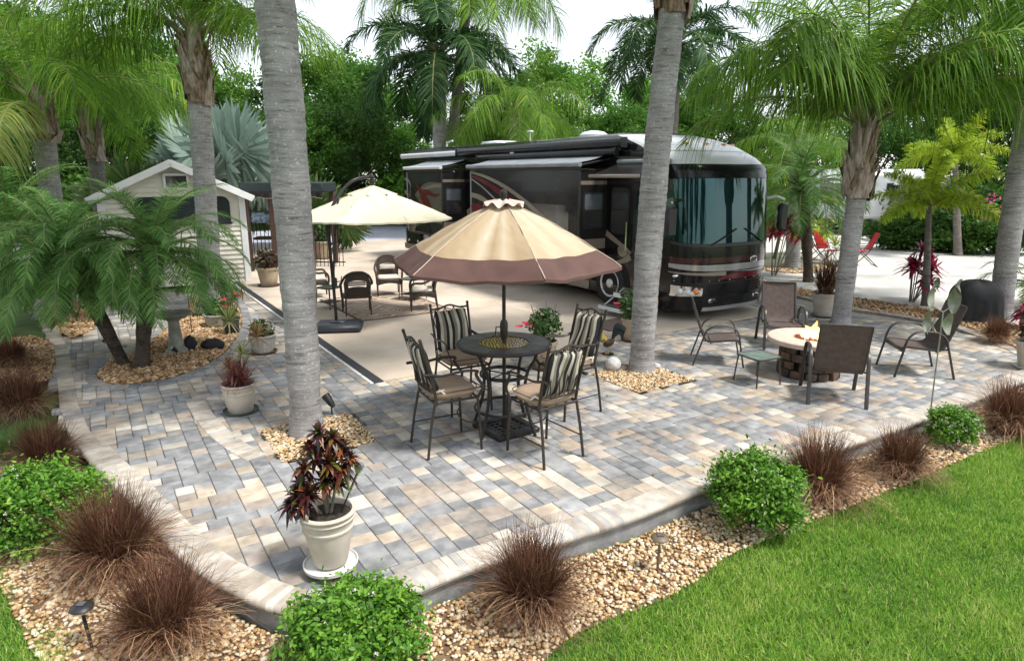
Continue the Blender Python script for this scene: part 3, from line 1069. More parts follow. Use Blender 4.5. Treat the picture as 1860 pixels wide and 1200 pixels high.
# --- slide-outs on the patio side (x runs backwards from the nose)
SD = .75
def slide(x0, x1, z0, z1, nm):
    b = MB()
    b.box(((x0 + x1) / 2, (SD - .4) / 2, (z0 + z1) / 2), (x1 - x0, SD + .4, z1 - z0), bev=.03)
    return b.build(nm, m_char, rv)
S1, S2 = (2.6, 7.35), (9.1, 11.6)
main = slide(*S1, 1.08, 3.0, 'slide_out')
rear = slide(*S2, 1.08, 3.0, 'slide_out')
for (x0, x1), par in ((S1, main), (S2, rear)):
    for xx, zz, w1, h1 in (((x0 + x1) / 2, 3.0, x1 - x0 + .06, .05), ((x0 + x1) / 2, 1.07, x1 - x0 + .06, .05)):
        b = MB()
        b.box((xx, SD + .008, zz), (w1, .03, h1), bev=.008)
        b.build('slide_trim', m_blk2, par)
    for xx in (x0, x1):
        b = MB()
        b.box((xx, SD + .008, 2.035), (.045, .032, 1.86), bev=.008)
        b.build('slide_trim', m_blk2 if xx == x0 else m_silv, par)
# topper awnings
def topper(x0, x1, par, m_roll):
    b = MB()
    b.tube([(x0 - .08, SD + .07, 3.08), (x1 + .08, SD + .07, 3.08)], .05, 14)
    r_ = b.build('topper_roller', m_roll, par)
    b = MB()
    def fn(u, v):
        return (x0 - .03 + (x1 - x0 + .06) * u, .02 + (SD + .05) * v, 3.3 - .18 * v - .02 * math.sin(PI * v))
    b.grid(fn, 8, 8)
    b.grid(lambda u, v: tuple(np.array(fn(u, v)) - np.array((0, 0, .006))), 8, 8)
    b.build('topper_fabric', m_fabr, par)
    for xx in (x0 - .06, x1 + .06):
        b = MB()
        b.tube([(xx, .0, 3.2), (xx, SD + .07, 3.06)], .018, 6)
        b.build('topper_arm', m_blk2, par)
topper(*S1, main, m_fabr)
topper(*S2, rear, m_cap)
# swooshes on the main slide; coordinates from the photo, s 0..1 left to right, t from the top down
def SX(box, s):
    return box[1] - (box[1] - box[0]) * s
bx1 = (S1[0] + .03, S1[1] - .03, 1.11, 2.97)
def s1(pairs):
    return [(SX(S1, s), 3.0 - 1.92 * t) for s, t in pairs]
Yd = SD + .004
band('swoosh_burgundy', s1([(0, .08), (.15, .16), (.35, .32), (.5, .46), (.66, .62), (.82, .8), (1.02, 1.0)]), [.04, .1, .16, .18, .2, .2, .2], Yd, m_burg, main, bx1)
band('swoosh_taupe', s1([(0, .03), (.18, .1), (.37, .22), (.52, .35), (.68, .52), (.85, .72), (1.02, .92)]), [.05, .08, .1, .1, .12, .13, .14], Yd + .003, m_taup, main, bx1)
band('swoosh_silver', s1([(0, .12), (.1, .2), (.24, .35), (.4, .56), (.55, .76), (.72, .98)]), [.03, .04, .05, .06, .08, .1], Yd + .006, m_silv, main, bx1)
band('swoosh_grey', s1([(0, .34), (.12, .38), (.25, .5), (.38, .66), (.5, .86)]), [.12, .14, .12, .1, .04], Yd + .009, m_taup, main, bx1)
band('swoosh_red', s1([(0, .55), (.1, .54), (.22, .64), (.3, .76), (.38, .9)]), [.28, .3, .24, .14, .03], Yd + .012, m_burg, main, bx1)
band('swoosh_loop', s1([(.02, .85), (.1, .78), (.2, .8), (.3, .9)]), [.04, .07, .08, .03], Yd + .015, m_silv, main, bx1)
wx0 = [(.08, .41, .38, .78), (.5, .92, .41, .93)]
for s0, s1_, t0, t1 in wx0:
    o = rrect('window', SX(S1, s1_), SX(S1, s0), 3.0 - 1.92 * t1, 3.0 - 1.92 * t0, SD + .0005, .003, m_sglass, main, .09)
    b = MB()
    zc = 3.0 - 1.92 * (t0 + (t1 - t0) * .55)
    b.box(((SX(S1, s1_) + SX(S1, s0)) / 2, SD + .006, zc), (abs(SX(S1, s1_) - SX(S1, s0)) - .04, .012, .025))
    b.build('window_bar', m_blk2, o)
# rear slide graphics
bx2 = (S2[0] + .03, S2[1] - .03, 1.11, 2.97)
def s2(pairs):
    return [(SX(S2, s), 3.0 - 1.92 * t) for s, t in pairs]
band('panel_taupe', s2([(-.02, .75), (.3, .62), (.6, .5), (1.02, .5)]), [.9, 1.0, 1.2, 1.2], Yd, mat('coach_olive', (.085, .078, .066), .28, (.11, .1, .085), 2, coat=.8), rear, bx2)
band('swoosh_taupe', s2([(.3, .4), (.5, .3), (.75, .24), (1.02, .23)]), [.03, .08, .1, .12], Yd + .003, m_taup, rear, bx2)
band('swoosh_dark', s2([(.05, .25), (.2, .45), (.4, .65), (.55, .85), (.65, 1.05)]), [.16, .26, .3, .26, .2], Yd + .006, m_char, rear, bx2)
band('swoosh_silver', s2([(0, .12), (.08, .2), (.1, .32), (.06, .45)]), [.05, .09, .09, .02], Yd + .006, m_silv, rear, bx2)
band('flame_red', s2([(.3, .18), (.42, .36), (.56, .5), (.68, .6), (.8, .62)]), [.02, .24, .34, .22, .02], Yd + .009, m_burg, rear, bx2)
band('flame_tail', s2([(.4, .35), (.6, .34), (.8, .38), (.95, .36)]), [.18, .16, .1, .02], Yd + .012, m_burg, rear, bx2)
band('swoosh_taupe', s2([(.1, 1.05), (.25, .8), (.3, .55)]), [.2, .14, .02], Yd + .009, m_taup, rear, bx2)
# end windows of the slide-outs (they look towards the nose)
for (x0, x1), par in ((S1, main), (S2, rear)):
    o = rrect('end_window', .1, .66, 1.72, 2.5, x0 - .012, .02, m_blk2, par, .07, 'yz')
    rrect('pane', .14, .62, 2.13, 2.46, x0 - .02, .01, m_blind, o, .05, 'yz')
    rrect('pane', .14, .62, 1.76, 2.09, x0 - .02, .01, m_sglass, o, .05, 'yz')
    for (z0, z1, mm) in ((1.28, 1.5, m_taup), (2.66, 2.74, m_taup)):
        b = MB()
        b.box((x0 - .002, .37, (z0 + z1) / 2), (.006, .72, z1 - z0))
        b.build('end_stripe', mm, par)

# --- flat body side: door, windows, bays, stripes
door = plate('entry_door', .98, 1.72, .55, 2.72, .0, .022, m_black, rv, .012)
rrect('door_window', 1.06, 1.62, 1.62, 2.55, .022, .006, m_glass, door, .08)
b = MB()
b.tube([(1.02, .07, 1.25), (1.02, .075, 1.32), (1.02, .075, 1.45)], .014, 8)
b.ball((1.04, .035, 1.35), (.05, .02, .07), 12, 8)
b.build('door_handle', m_chrome, door)
b = MB()
b.tube([(1.84, .0, 1.9), (1.84, .09, 1.9), (1.84, .09, 1.3), (1.84, .0, 1.3)], .016, 8)
b.build('grab_handle', m_chrome, rv)
o = rrect('side_window', 1.86, 2.42, 1.62, 2.6, .001, .012, m_sglass, rv, .1)
rrect('cab_window', .62, .93, 1.62, 2.6, .001, .01, m_glass, rv, .06)
band('side_swoosh', [(2.58, 1.62), (2.2, 1.45), (1.9, 1.32), (1.75, 1.25)], [.14, .1, .07, .03], .004, m_taup, body, (1.74, 2.6, 1.0, 2))
band('side_swoosh', [(2.58, .98), (2.2, 1.0), (1.9, 1.1), (1.76, 1.2)], [.06, .08, .12, .2], .004, m_taup, body, (1.74, 2.6, .7, 2))
b = MB()
b.ball((2.02, .006, 1.28), (.16, .012, .14), 18, 8)
b.build('swoosh_disc', m_taup, body)
band('side_swoosh', [(8.95, 1.7), (8.4, 2.0), (7.9, 2.5), (7.5, 2.9)], [.3, .2, .12, .05], .004, m_taup, body, (7.4, 9.0, 1.1, 3))
band('side_swoosh', [(13.6, 2.3), (12.9, 2.1), (12.3, 1.6), (11.8, 1.2)], [.1, .3, .3, .2], .004, m_taup, body, (11.7, 13.6, 1.1, 3))
band('side_swoosh', [(13.6, 2.75), (13.0, 2.6), (12.5, 2.1), (12.2, 1.5)], [.05, .16, .2, .1], .009, m_silv, body, (11.7, 13.6, 1.1, 3))
for x0, x1 in ((3.12, 4.5), (4.52, 5.9), (5.92, 7.3), (7.32, 8.6)):
    o = plate('bay_door', x0, x1, .5, 1.0, .0, .016, m_dred if x0 < 5 else m_black, rv, .01)
    b = MB()
    b.box(((x0 + x1) / 2, .022, .86), (.16, .015, .05), bev=.006)
    b.build('latch', m_chrome, o)
for x0, x1 in ((3.12, 5.3), (5.32, 8.6)):
    plate('skirt_panel', x0, x1, .285, .49, .0, .02, m_taup, rv, .008)
band('side_swoosh', [(8.6, .8), (7, .7), (5, .78), (3.2, .66)], [.02, .1, .14, .05], .02, m_burg, body, (3.1, 8.65, .52, .98))
rb = plate('rear_corner', 12.3, 13.5, .5, 1.02, .0, .016, m_black, rv, .01)
for xx, zz in ((13.3, .62), (12.55, .62)):
    MB().ball((xx, .02, zz), (.05, .02, .05), 12, 8).build('tail_marker', m_chrome, rb)
plate('rear_bumper', 12.2, 13.7, .3, .48, .0, .02, m_taup, rv, .01)
b = MB()
b.box((12.9, -.2, .18), (.06, .5, .28), bev=.02)
b.build('mud_flap', m_blk2, rv)
# roof edge awning cases
for nm, x0, x1, y, z, r_, mm in (('awning_case', 2.0, 9.3, .1, 3.52, .1, m_char), ('awning_case', 9.32, 13.6, .06, 3.5, .08, m_cap), ('awning_tube', 2.15, 8.0, .16, 3.34, .07, m_char)):
    b = MB()
    b.tube([(x0, y, z), (x1, y, z)], r_, 14, flat=(1, .8))
    o = b.build(nm, mm, rv)
    b = MB()
    b.box(((x0 + x1) / 2, y * .5, z + .045), (x1 - x0 - .1, .14, .03), bev=.008)
    b.build('awning_rail', m_fabr, o)
    for xx in (x0, x1):
        b = MB()
        b.box((xx, y, z), (.03, r_ * 1.9, r_ * 2.2), bev=.01)
        b.build('end_cap', m_blk2, o)
b = MB()
b.box((6.2, .17, 3.42), (.16, .02, .035))
b.build('awning_badge', m_cap, rv)
# entry door awning
da = bpy.data.objects.new('door_awning', None)
col.objects.link(da)
da.parent = rv
b = MB()
b.grid(lambda u, v: (.75 + 1.4 * u, .05 + .78 * v, 3.1 - .24 * v), 4, 4)
b.grid(lambda u, v: (.75 + 1.4 * u, .05 + .78 * v, 3.09 - .24 * v), 4, 4)
b.build('awning_fabric', m_char, da)
b = MB()
b.box((1.45, .84, 2.84), (1.5, .06, .07), bev=.02)
b.build('awning_bar', m_taup, da)
b = MB()
b.box((1.45, .06, 3.13), (1.55, .1, .09), bev=.03)
b.build('awning_case', m_fabr, da)
# steps
st = MB()
st.box((1.38, .28, .42), (.72, .34, .06), bev=.01)
st = st.build('entry_step', m_steptop, rv)
b = MB()
b.box((1.38, .455, .41), (.74, .02, .1), bev=.006)
b.build('step_edge', m_cap, st)
b = MB()
b.box((1.45, .6, .17), (.8, .34, .05), bev=.01)
lo = b.build('entry_step', m_steptop, rv)
b = MB()
b.box((1.45, .775, .17), (.82, .02, .08), bev=.006)
b.build('step_edge', m_cap, lo)
for xx in (1.08, 1.82):
    b = MB()
    b.tube([(xx, .1, .5), (xx, .45, .3), (xx, .72, .14)], .016, 6)
    b.build('step_arm', m_cap, lo)
b = MB()
b.box((.9, .03, .34), (.06, .04, .16), bev=.01)
b.build('side_marker', m_amber, rv)
# mirrors
for sg in (1, -1):
    a = FQ(R(84 * sg), 2.35, .02)
    ye = .38 if sg > 0 else -RVW - .42
    mi_ = MB()
    mi_.tube([a, (a.x - .3, (a.y + ye) / 2, 2.42), (a.x - .34, ye, 2.36)], [.03, .03, .028], 8)
    mi_ = mi_.build('mirror_arm', m_cap if sg < 0 else m_chrome, rv)
    b = MB()
    b.box((a.x - .33, ye, 2.0), (.12, .26, .56), bev=.04)
    b.build('mirror_housing', m_blk2, mi_)
    b = MB()
    b.box((a.x - .262, ye, 2.0), (.012, .2, .46), bev=.004)
    b.build('mirror_glass', m_chrome, mi_)
# roof fittings
b = MB()
b.lathe([(.36, 0), (.36, .06), (.26, .13), (.1, .16), (.01, .165)], 20, c=(4.2, -.9, 3.74))
b.build('satellite_dome', m_cap, rv)
b = MB()
b.tube([(6.2, -.4, 3.74), (6.2, -.4, 3.95)], .02, 6)
b.box((6.2, -.4, 3.97), (.16, .12, .05), bev=.01)
b.build('antenna', m_cap, rv)
b = MB()
b.box((9.4, -1.4, 3.8), (1.0, .8, .16), bev=.06)
b.build('air_conditioner', m_cap, rv)
b = MB()
b.tube([(10.6, -.2, 3.74), (10.6, -.2, 3.86), (10.2, -.2, 3.9)], .03, 6)
b.build('roof_vent', m_cap, rv)
b = MB()
b.box((7, -RVW / 2, .24), (11.5, 1.9, .14))
b.build('chassis', m_dark, rv)

# ================================================================== SHED
m_sid = mat('vinyl_siding', (.74, .7, .59), .6, (.8, .77, .67), 3, bump=.05)
m_trim = mat('white_trim', (.74, .75, .76), .5, (.8, .8, .8), 3)
m_shroof = mat('shed_roof', (.55, .6, .65), .45, (.65, .69, .72), 2, metal=.2)
m_dgreen = mat('dark_canvas', (.012, .02, .022), .8, (.02, .03, .032), 5)
SHY = 17.3
c0 = AT(320, 400, SHY)
shed = empty('garden_shed', (c0[0], SHY, 0), R(29), 'cream vinyl sided garden shed with white roof trim', 'shed')
HW, WH, PK, SD_ = 1.66, 2.36, 3.16, 3.6
wall = MB()
wall.add([(-HW, 0, 0), (HW, 0, 0), (HW, 0, WH), (0, 0, PK), (-HW, 0, WH), (-HW, SD_, 0), (HW, SD_, 0), (HW, SD_, WH), (0, SD_, PK), (-HW, SD_, WH)],
         [(0, 1, 2, 3, 4), (5, 9, 8, 7, 6), (1, 6, 7, 2), (0, 4, 9, 5)])
wall = wall.build('wall', m_sid, shed, smooth=False)
def halfw(z):
    return HW if z <= WH else HW * (PK - z) / (PK - WH)
BH = .128
z = 0.0
while z < PK - .12:
    w0, w1 = halfw(z), halfw(min(z + BH, PK - .02))
    b = MB()
    b.add([(-w0, -.046, z), (w0, -.046, z), (w1, -.004, z + BH), (-w1, -.004, z + BH), (-w0, .0, z), (w0, .0, z)], [(0, 1, 2, 3), (4, 5, 1, 0)])
    b.build('siding_board', m_sid, wall, smooth=False)
    if z < WH - .1:
        b = MB()
        b.add([(HW + .046, 0, z), (HW + .046, SD_, z), (HW + .004, SD_, z + BH), (HW + .004, 0, z + BH), (HW, 0, z), (HW, SD_, z)], [(0, 1, 2, 3), (4, 5, 1, 0)])
        b.build('siding_board', m_sid, wall, smooth=False)
    z += BH
for sg in (-1, 1):
    b = MB()
    b.box((sg * (HW - .03), -.03, WH / 2), (.16, .1, WH), bev=.006)
    b.build('corner_trim', m_trim, wall)
    # roof half: slab with fascia
    sl = math.atan2(PK - WH, HW)
    ln = math.hypot(PK - WH, HW) + .28
    rot = Matrix.Rotation(sg * sl, 3, 'Y')
    ctr = Vector((0, SD_ / 2 - .1, PK + .05)) + rot @ Vector((sg * ln / 2, 0, 0))
    b = MB()
    b.box(ctr, (ln, SD_ + .5, .07), rot=rot, bev=.008)
    rf = b.build('roof', m_shroof, shed)
    b = MB()
    b.box(ctr + rot @ Vector((0, -(SD_ + .5) / 2 - .015, -.045)), (ln, .03, .17), rot=rot, bev=.005)
    b.build('fascia', m_trim, rf)
    b = MB()
    b.box(ctr + rot @ Vector((sg * ln / 2, 0, -.02)), (.03, SD_ + .5, .12), rot=rot)
    b.build('gutter_edge', m_trim, rf)
vent = MB()
for (x, zc, sx, sz) in ((0, 2.875, .6, .06), (0, 2.525, .6, .06), (-.27, 2.7, .06, .29), (.27, 2.7, .06, .29)):
    vent.box((x + .1, -.055, zc), (sx, .09, sz), bev=.006)
vent = vent.build('gable_window', m_trim, shed)
b = MB()
b.box((.1, -.058, 2.7), (.48, .012, .29))
b.build('pane', m_sglass, vent)
dpts = []
for cx, cz, a0 in ((1.12, 2.12, 0), (-.72, 2.12, 90)):
    for a in np.linspace(a0, a0 + 90, 6):
        dpts.append((cx + .2 * math.cos(R(a)), cz + .2 * math.sin(R(a))))
dpts += [(-.92, 1.62), (1.32, 1.62)]
b = MB()
n_ = len(dpts)
b.add([(p, -.03, q) for p, q in dpts] + [(p, -.075, q) for p, q in dpts], [list(range(n_, 2 * n_)), ] + [[i, (i + 1) % n_, n_ + (i + 1) % n_, n_ + i] for i in range(n_)])
b.fix = True
sd = b.build('awning_panel', m_dgreen, shed, smooth=False)
b = MB()
b.box((.2, -.09, 1.61), (2.3, .05, .05), bev=.01)
b.build('hem_bar', m_dark, sd)

# ================================================================== DARK PAVILION AND FENCE BESIDE THE SHED
m_brownp = mat('brown_post', (.045, .022, .018), .6, (.07, .035, .028), 6)
m_iron = mat('black_iron', (.012, .012, .013), .5)
pv0 = AT(520, 400, 20.2)
pav = empty('bar_pavilion', (pv0[0], 20.2, 0), R(4), 'dark canopied garden bar with brown posts beside the shed', 'pavilion')
b = MB()
b.box((0, .8, 2.5), (2.4, 2.2, .3), bev=.03)
roof = b.build('canopy', m_dgreen, pav)
val = MB()
val.grid(lambda u, v: (-1.2 + 2.4 * u, -.31 - .02 * math.sin(u * 60), 2.36 - v * (.12 + .05 * abs(math.sin(u * 14)))), 60, 2)
val.build('valance', m_char, roof)
vt = MB()
vt.tube([(-1.2 + 2.4 * i / 60, -.335, 2.235 - .05 * abs(math.sin(i / 60 * 14))) for i in range(61)], .01, 5)
vt.build('valance_piping', m_taup, roof)
for x in (-1.1, -.35, .75, 1.1):
    b = MB()
    b.box((x, -.2 if x < 1 else 1.6, 1.18), (.15, .15, 2.36), bev=.01)
    b.build('post', m_brownp, pav)
b = MB()
b.box((-.2, .5, .95), (1.8, .5, .08), bev=.01)
b.build('counter', m_brownp, pav)
m_bluet = mat('blue_towel', (.05, .12, .25), .8, (.3, .4, .5), 14, fac=(.45, .55))
b = MB()
b.box((-.75, .1, 1.62), (.62, .3, .34), bev=.05)
b.build('bar_shelf', m_bluet, pav)
fence = empty('iron_fence', (pv0[0], 20.9, 0), R(4), 'black iron picket fence behind the garden bar', 'fence')
for i in range(24):
    b = MB() if i == 0 else None
    if i == 0:
        b.tube([(0, 0, .02), (0, 0, 1.5)], .012, 5)
        b.lathe([(.02, 0), (.012, .05), (.001, .09)], 5, c=(0, 0, 1.5))
        pk = b.mesh('picket', m_iron)
    link('picket', pk, fence, (-1.3 + i * .12, 0, 0))
for zz in (.15, 1.4):
    b = MB()
    b.box((.08, 0, zz), (2.9, .03, .035))
    b.build('rail', m_iron, fence)
# ================================================================== FURNITURE
m_bronze = mat('bronze_frame', (.035, .027, .023), .4, (.055, .043, .036), 8, metal=.3)
m_dkmet = mat('dark_metal', (.022, .02, .02), .45, (.035, .032, .03), 8, metal=.3)
m_cush = mat('tan_cushion', (.3, .22, .155), .9, (.36, .27, .19), 5, bump=.3, bscale=120, bdist=.003)
m_pipe = mat('cushion_piping', (.1, .06, .04), .85)
m_sblk = mat('stripe_black', (.016, .016, .02), .9, bump=.2, bscale=120, bdist=.003)
m_scrm = mat('stripe_cream', (.5, .47, .38), .9, bump=.2, bscale=120, bdist=.003)
m_sgry = mat('stripe_grey', (.22, .2, .16), .9, bump=.2, bscale=120, bdist=.003)
m_tie = mat('cushion_tie', (.6, .55, .45), .9)
m_slate = mat('slate_tile', (.05, .048, .05), .35, (.1, .085, .08), 5, 6, bump=.2, bscale=20, rv=.25)
m_can = mat('canopy_tan', (.47, .36, .235), .85, (.66, .55, .42), 4, 3, rv=.06, stretch=(1, 1, .3))
m_brn = mat('canopy_brown', (.085, .042, .034), .85, (.115, .06, .049), 4, rv=.06)
m_flou = mat('canopy_flounce', (.5, .4, .33), .85, (.6, .5, .42), 6)
m_cream = mat('canopy_cream', (.62, .55, .4), .85, (.7, .63, .48), 3)

# striped leaf pattern in the middle of the table
def leaf_pattern():
    m = bpy.data.materials.new('table_inlay')
    m.use_nodes = True
    n, l = m.node_tree.nodes, m.node_tree.links
    b = n['Principled BSDF']
    b.inputs['Roughness'].default_value = .12
    t = n.new('ShaderNodeTexCoord')
    wv = n.new('ShaderNodeTexWave')
    wv.wave_type = 'BANDS'
    wv.inputs['Scale'].default_value = 9
    wv.inputs['Distortion'].default_value = 9
    wv.inputs['Detail'].default_value = 2
    wv.inputs['Detail Scale'].default_value = 1.2
    l.new(t.outputs['Object'], wv.inputs['Vector'])
    rp = n.new('ShaderNodeValToRGB')
    e = rp.color_ramp.elements
    e[0].position, e[0].color = .25, (.06, .035, .012, 1)
    e[1].position, e[1].color = .85, (.55, .38, .13, 1)
    l.new(wv.outputs['Fac'], rp.inputs['Fac'])
    l.new(rp.outputs[0], b.inputs['Base Color'])
    return m

TC = (-.09, 7.15)
tb = empty('dining_table', (TC[0], TC[1], 0), R(10), 'round bronze bar height table with slate ring top and gold inlay', 'table')
TZ, TR = 1.02, .54
b = MB()
b.lathe([(TR - .05, TZ - .035), (TR - .005, TZ - .03), (TR, TZ - .012), (TR - .008, TZ + .002), (TR - .03, TZ + .003), (TR - .032, TZ - .004), (.03, TZ - .004), (.03, TZ - .035)], 56, cap0=False, cap1=False)
b.build('table_rim', m_dkmet, tb)
for i in range(12):
    a0, a1 = 2 * PI * i / 12 + .008, 2 * PI * (i + 1) / 12 - .008
    b = MB()
    r0, r1 = .292, TR - .034
    lo = [(r_ * math.cos(a), r_ * math.sin(a)) for r_, aa in ((r0, np.linspace(a0, a1, 5)), (r1, np.linspace(a1, a0, 5))) for a in aa]
    b.prism(lo, TZ - .003, TZ + .004)
    b.build('slate_tile', m_slate, tb, smooth=False)
b = MB()
b.lathe([(.28, TZ - .003), (.28, TZ + .001), (.03, TZ + .001)], 40, cap0=False, cap1=False)
b.build('glass_inlay', leaf_pattern(), tb)
b = MB()
b.tube([(.286 * math.cos(t), .286 * math.sin(t), TZ + .003) for t in np.linspace(0, 2 * PI, 40, endpoint=False)], .006, 6, closed=True)
b.build('inlay_ring', m_bronze, tb)
for i in range(4):
    t = PI / 4 + i * PI / 2
    c, s = math.cos(t), math.sin(t)
    b = MB()
    prof = [(.44, TZ - .03), (.42, TZ - .12), (.355, TZ - .22), (.31, TZ - .32), (.29, .58), (.29, .45), (.32, .3), (.38, .13), (.43, .0)]
    pp = spline([(r_ * c, r_ * s, z_) for r_, z_ in prof], 4)
    b.tube(pp, .019, 8)
    b.build('leg', m_dkmet, tb)
for r_, z_, rr in ((.27, .66, .017), (.34, .26, .014)):
    b = MB()
    b.tube([(r_ * math.cos(t), r_ * math.sin(t), z_) for t in np.linspace(0, 2 * PI, 40, endpoint=False)], rr, 8, closed=True, flat=(1.3, .8))
    b.build('ring_brace', m_dkmet, tb)
b = MB()
for t in (PI / 4, 3 * PI / 4):
    b.tube([(.27 * math.cos(t), .27 * math.sin(t), .66), (-.27 * math.cos(t), -.27 * math.sin(t), .66)], .008, 6)
b.build('cross_brace', m_dkmet, tb)

# market umbrella through the table
um = empty('market_umbrella', (TC[0], TC[1], 0), R(-12), 'tan umbrella with brown border over the dining table', 'umbrella')
b = MB()
b.tube([(0, 0, .02), (0, 0, 2.52)], .021, 12)
b.build('pole', m_bronze, um)
b = MB()
b.lathe([(.03, 1.06), (.042, 1.1), (.046, 1.24), (.034, 1.28)], 14)
hb = b.build('crank_housing', m_bronze, um)
b = MB()
b.tube([(-.04, 0, 1.2), (-.09, 0, 1.2), (-.1, 0, 1.1), (-.14, 0, 1.09)], .007, 6)
b.build('crank_handle', m_bronze, hb)
UR, UZ0, UZ1 = 1.28, 2.54, 1.92
def canopy_pt(u, v, i, n=6, Rr=UR, z0=UZ0, z1=UZ1, r0=.1, scal=.03, sag=.05, pw=1.2):
    a0, a1 = 2 * PI * i / n, 2 * PI * (i + 1) / n
    a = a0 + (a1 - a0) * u
    e = math.sin(PI * u)
    r_ = r0 + (Rr - r0) * v
    rr = r_ * (math.cos(PI / n) / math.cos(a - (a0 + a1) / 2)) ** .8 / math.cos(PI / n) ** .8
    rr = r_ * (1 - e * (1 - math.cos(PI / n))) * (1 - scal * e * v ** 5)
    z_ = z0 + (z1 - z0) * (v ** pw) - sag * e * v * (1 - .2 * v) + .006 * math.sin(u * 17 + i * 3 + v * 5) * v + .005 * math.sin(v * 23 + u * 9 + i)
    return (rr * math.cos(a), rr * math.sin(a), z_)
m_fade = leafmat('faded_canopy', [(.4, .29, .175), (.5, .385, .25), (.6, .49, .35), (.68, .59, .47)], .85, .22, 0, .2)
def fade(me, i, nu, nv):
    # the cloth has bleached in streaks that run down from the crown
    q = np.random.default_rng(40 + i)
    st = np.interp(np.arange(nu), np.linspace(0, nu - 1, 8), q.random(8))
    val = np.clip(np.tile(st, nv) * .8 + np.repeat(np.linspace(.25, -.05, nv), nu) + q.normal(0, .05, nu * nv), 0, 1)
    at = me.attributes.new('rnd', 'FLOAT', 'POINT')
    at.data.foreach_set('value', val.astype(np.float32))
for i in range(6):
    b = MB()
    b.grid(lambda u, v: canopy_pt(u, v * .77, i), 14, 12)
    p_ = b.build('canopy_panel', m_fade, um, ang=60)
    fade(p_.data, i, 15, 13)
    b = MB()
    b.tube([tuple(np.array(canopy_pt(0, v, i)) + np.array((0, 0, .004))) for v in np.linspace(.04, .995, 12)], .0045, 5)
    b.build('seam', m_flou, p_)
    b = MB()
    b.grid(lambda u, v: canopy_pt(u, .77 + .23 * v, i), 14, 4)
    b.grid(lambda u, v: tuple(np.array(canopy_pt(u, 1, i)) + np.array((0, 0, -.03 * v))), 14, 1)
    b.build('border', m_brn, p_, ang=60)
    a = 2 * PI * i / 6
    b = MB()
    b.tube([(r_ * math.cos(a), r_ * math.sin(a), UZ0 + (UZ1 - UZ0) * (((r_ - .1) / (UR - .1)) ** 1.25 if r_ > .1 else 0) - .02) for r_ in np.linspace(.05, UR - .005, 8)], .009, 6)
    rb = b.build('rib', m_bronze, um)
    b = MB()
    rm = .62
    b.tube([(.03 * math.cos(a), .03 * math.sin(a), 1.98), (rm * math.cos(a), rm * math.sin(a), UZ0 + (UZ1 - UZ0) * ((rm - .1) / (UR - .1)) ** 1.25 - .03)], .007, 5)
    b.build('strut', m_bronze, rb)
b = MB()
b.lathe([(.03, 1.93), (.045, 1.95), (.045, 2.02), (.03, 2.03)], 12)
b.build('runner_hub', m_bronze, um)
b = MB()
b.grid(lambda u, v: ((.06 + .16 * v) * math.cos(2 * PI * u), (.06 + .16 * v) * math.sin(2 * PI * u), 2.6 - .05 * v + .022 * v * math.sin(u * 2 * PI * 9) + .01 * math.sin(u * 31)), 90, 5)
b.build('crown_flounce', m_flou, um, ang=80)
b = MB()
b.lathe([(.022, 2.5), (.05, 2.6), (.03, 2.615), (.034, 2.63), (.044, 2.66), (.038, 2.69), (.015, 2.705), (.001, 2.71)], 14)
b.build('finial', m_dkmet, um)
# weighted grid base
ub = empty('umbrella_base', (TC[0] + .02, TC[1] - .05, 0), R(35), 'square black lattice umbrella weight under the dining table', 'umbrella base')
b = MB()
for sg in (-1, 1):
    b.box((sg * .24, 0, .03), (.09, .57, .06), bev=.012)
    b.box((0, sg * .24, .0299), (.39, .09, .0598), bev=.01)
fr = b.build('base_frame', m_dkmet, ub)
for i in range(-2, 3):
    b = MB()
    b.box((i * .075, 0, .024), (.028, .4, .03))
    b.build('grid_bar', m_dkmet, ub)
    b = MB()
    b.box((0, i * .075, .026), (.4, .028, .03))
    b.build('grid_bar', m_dkmet, ub)
b = MB()
b.lathe([(.05, .03), (.04, .1), (.034, .1), (.034, .4), (.03, .42)], 14)
b.build('sleeve', m_dkmet, ub)

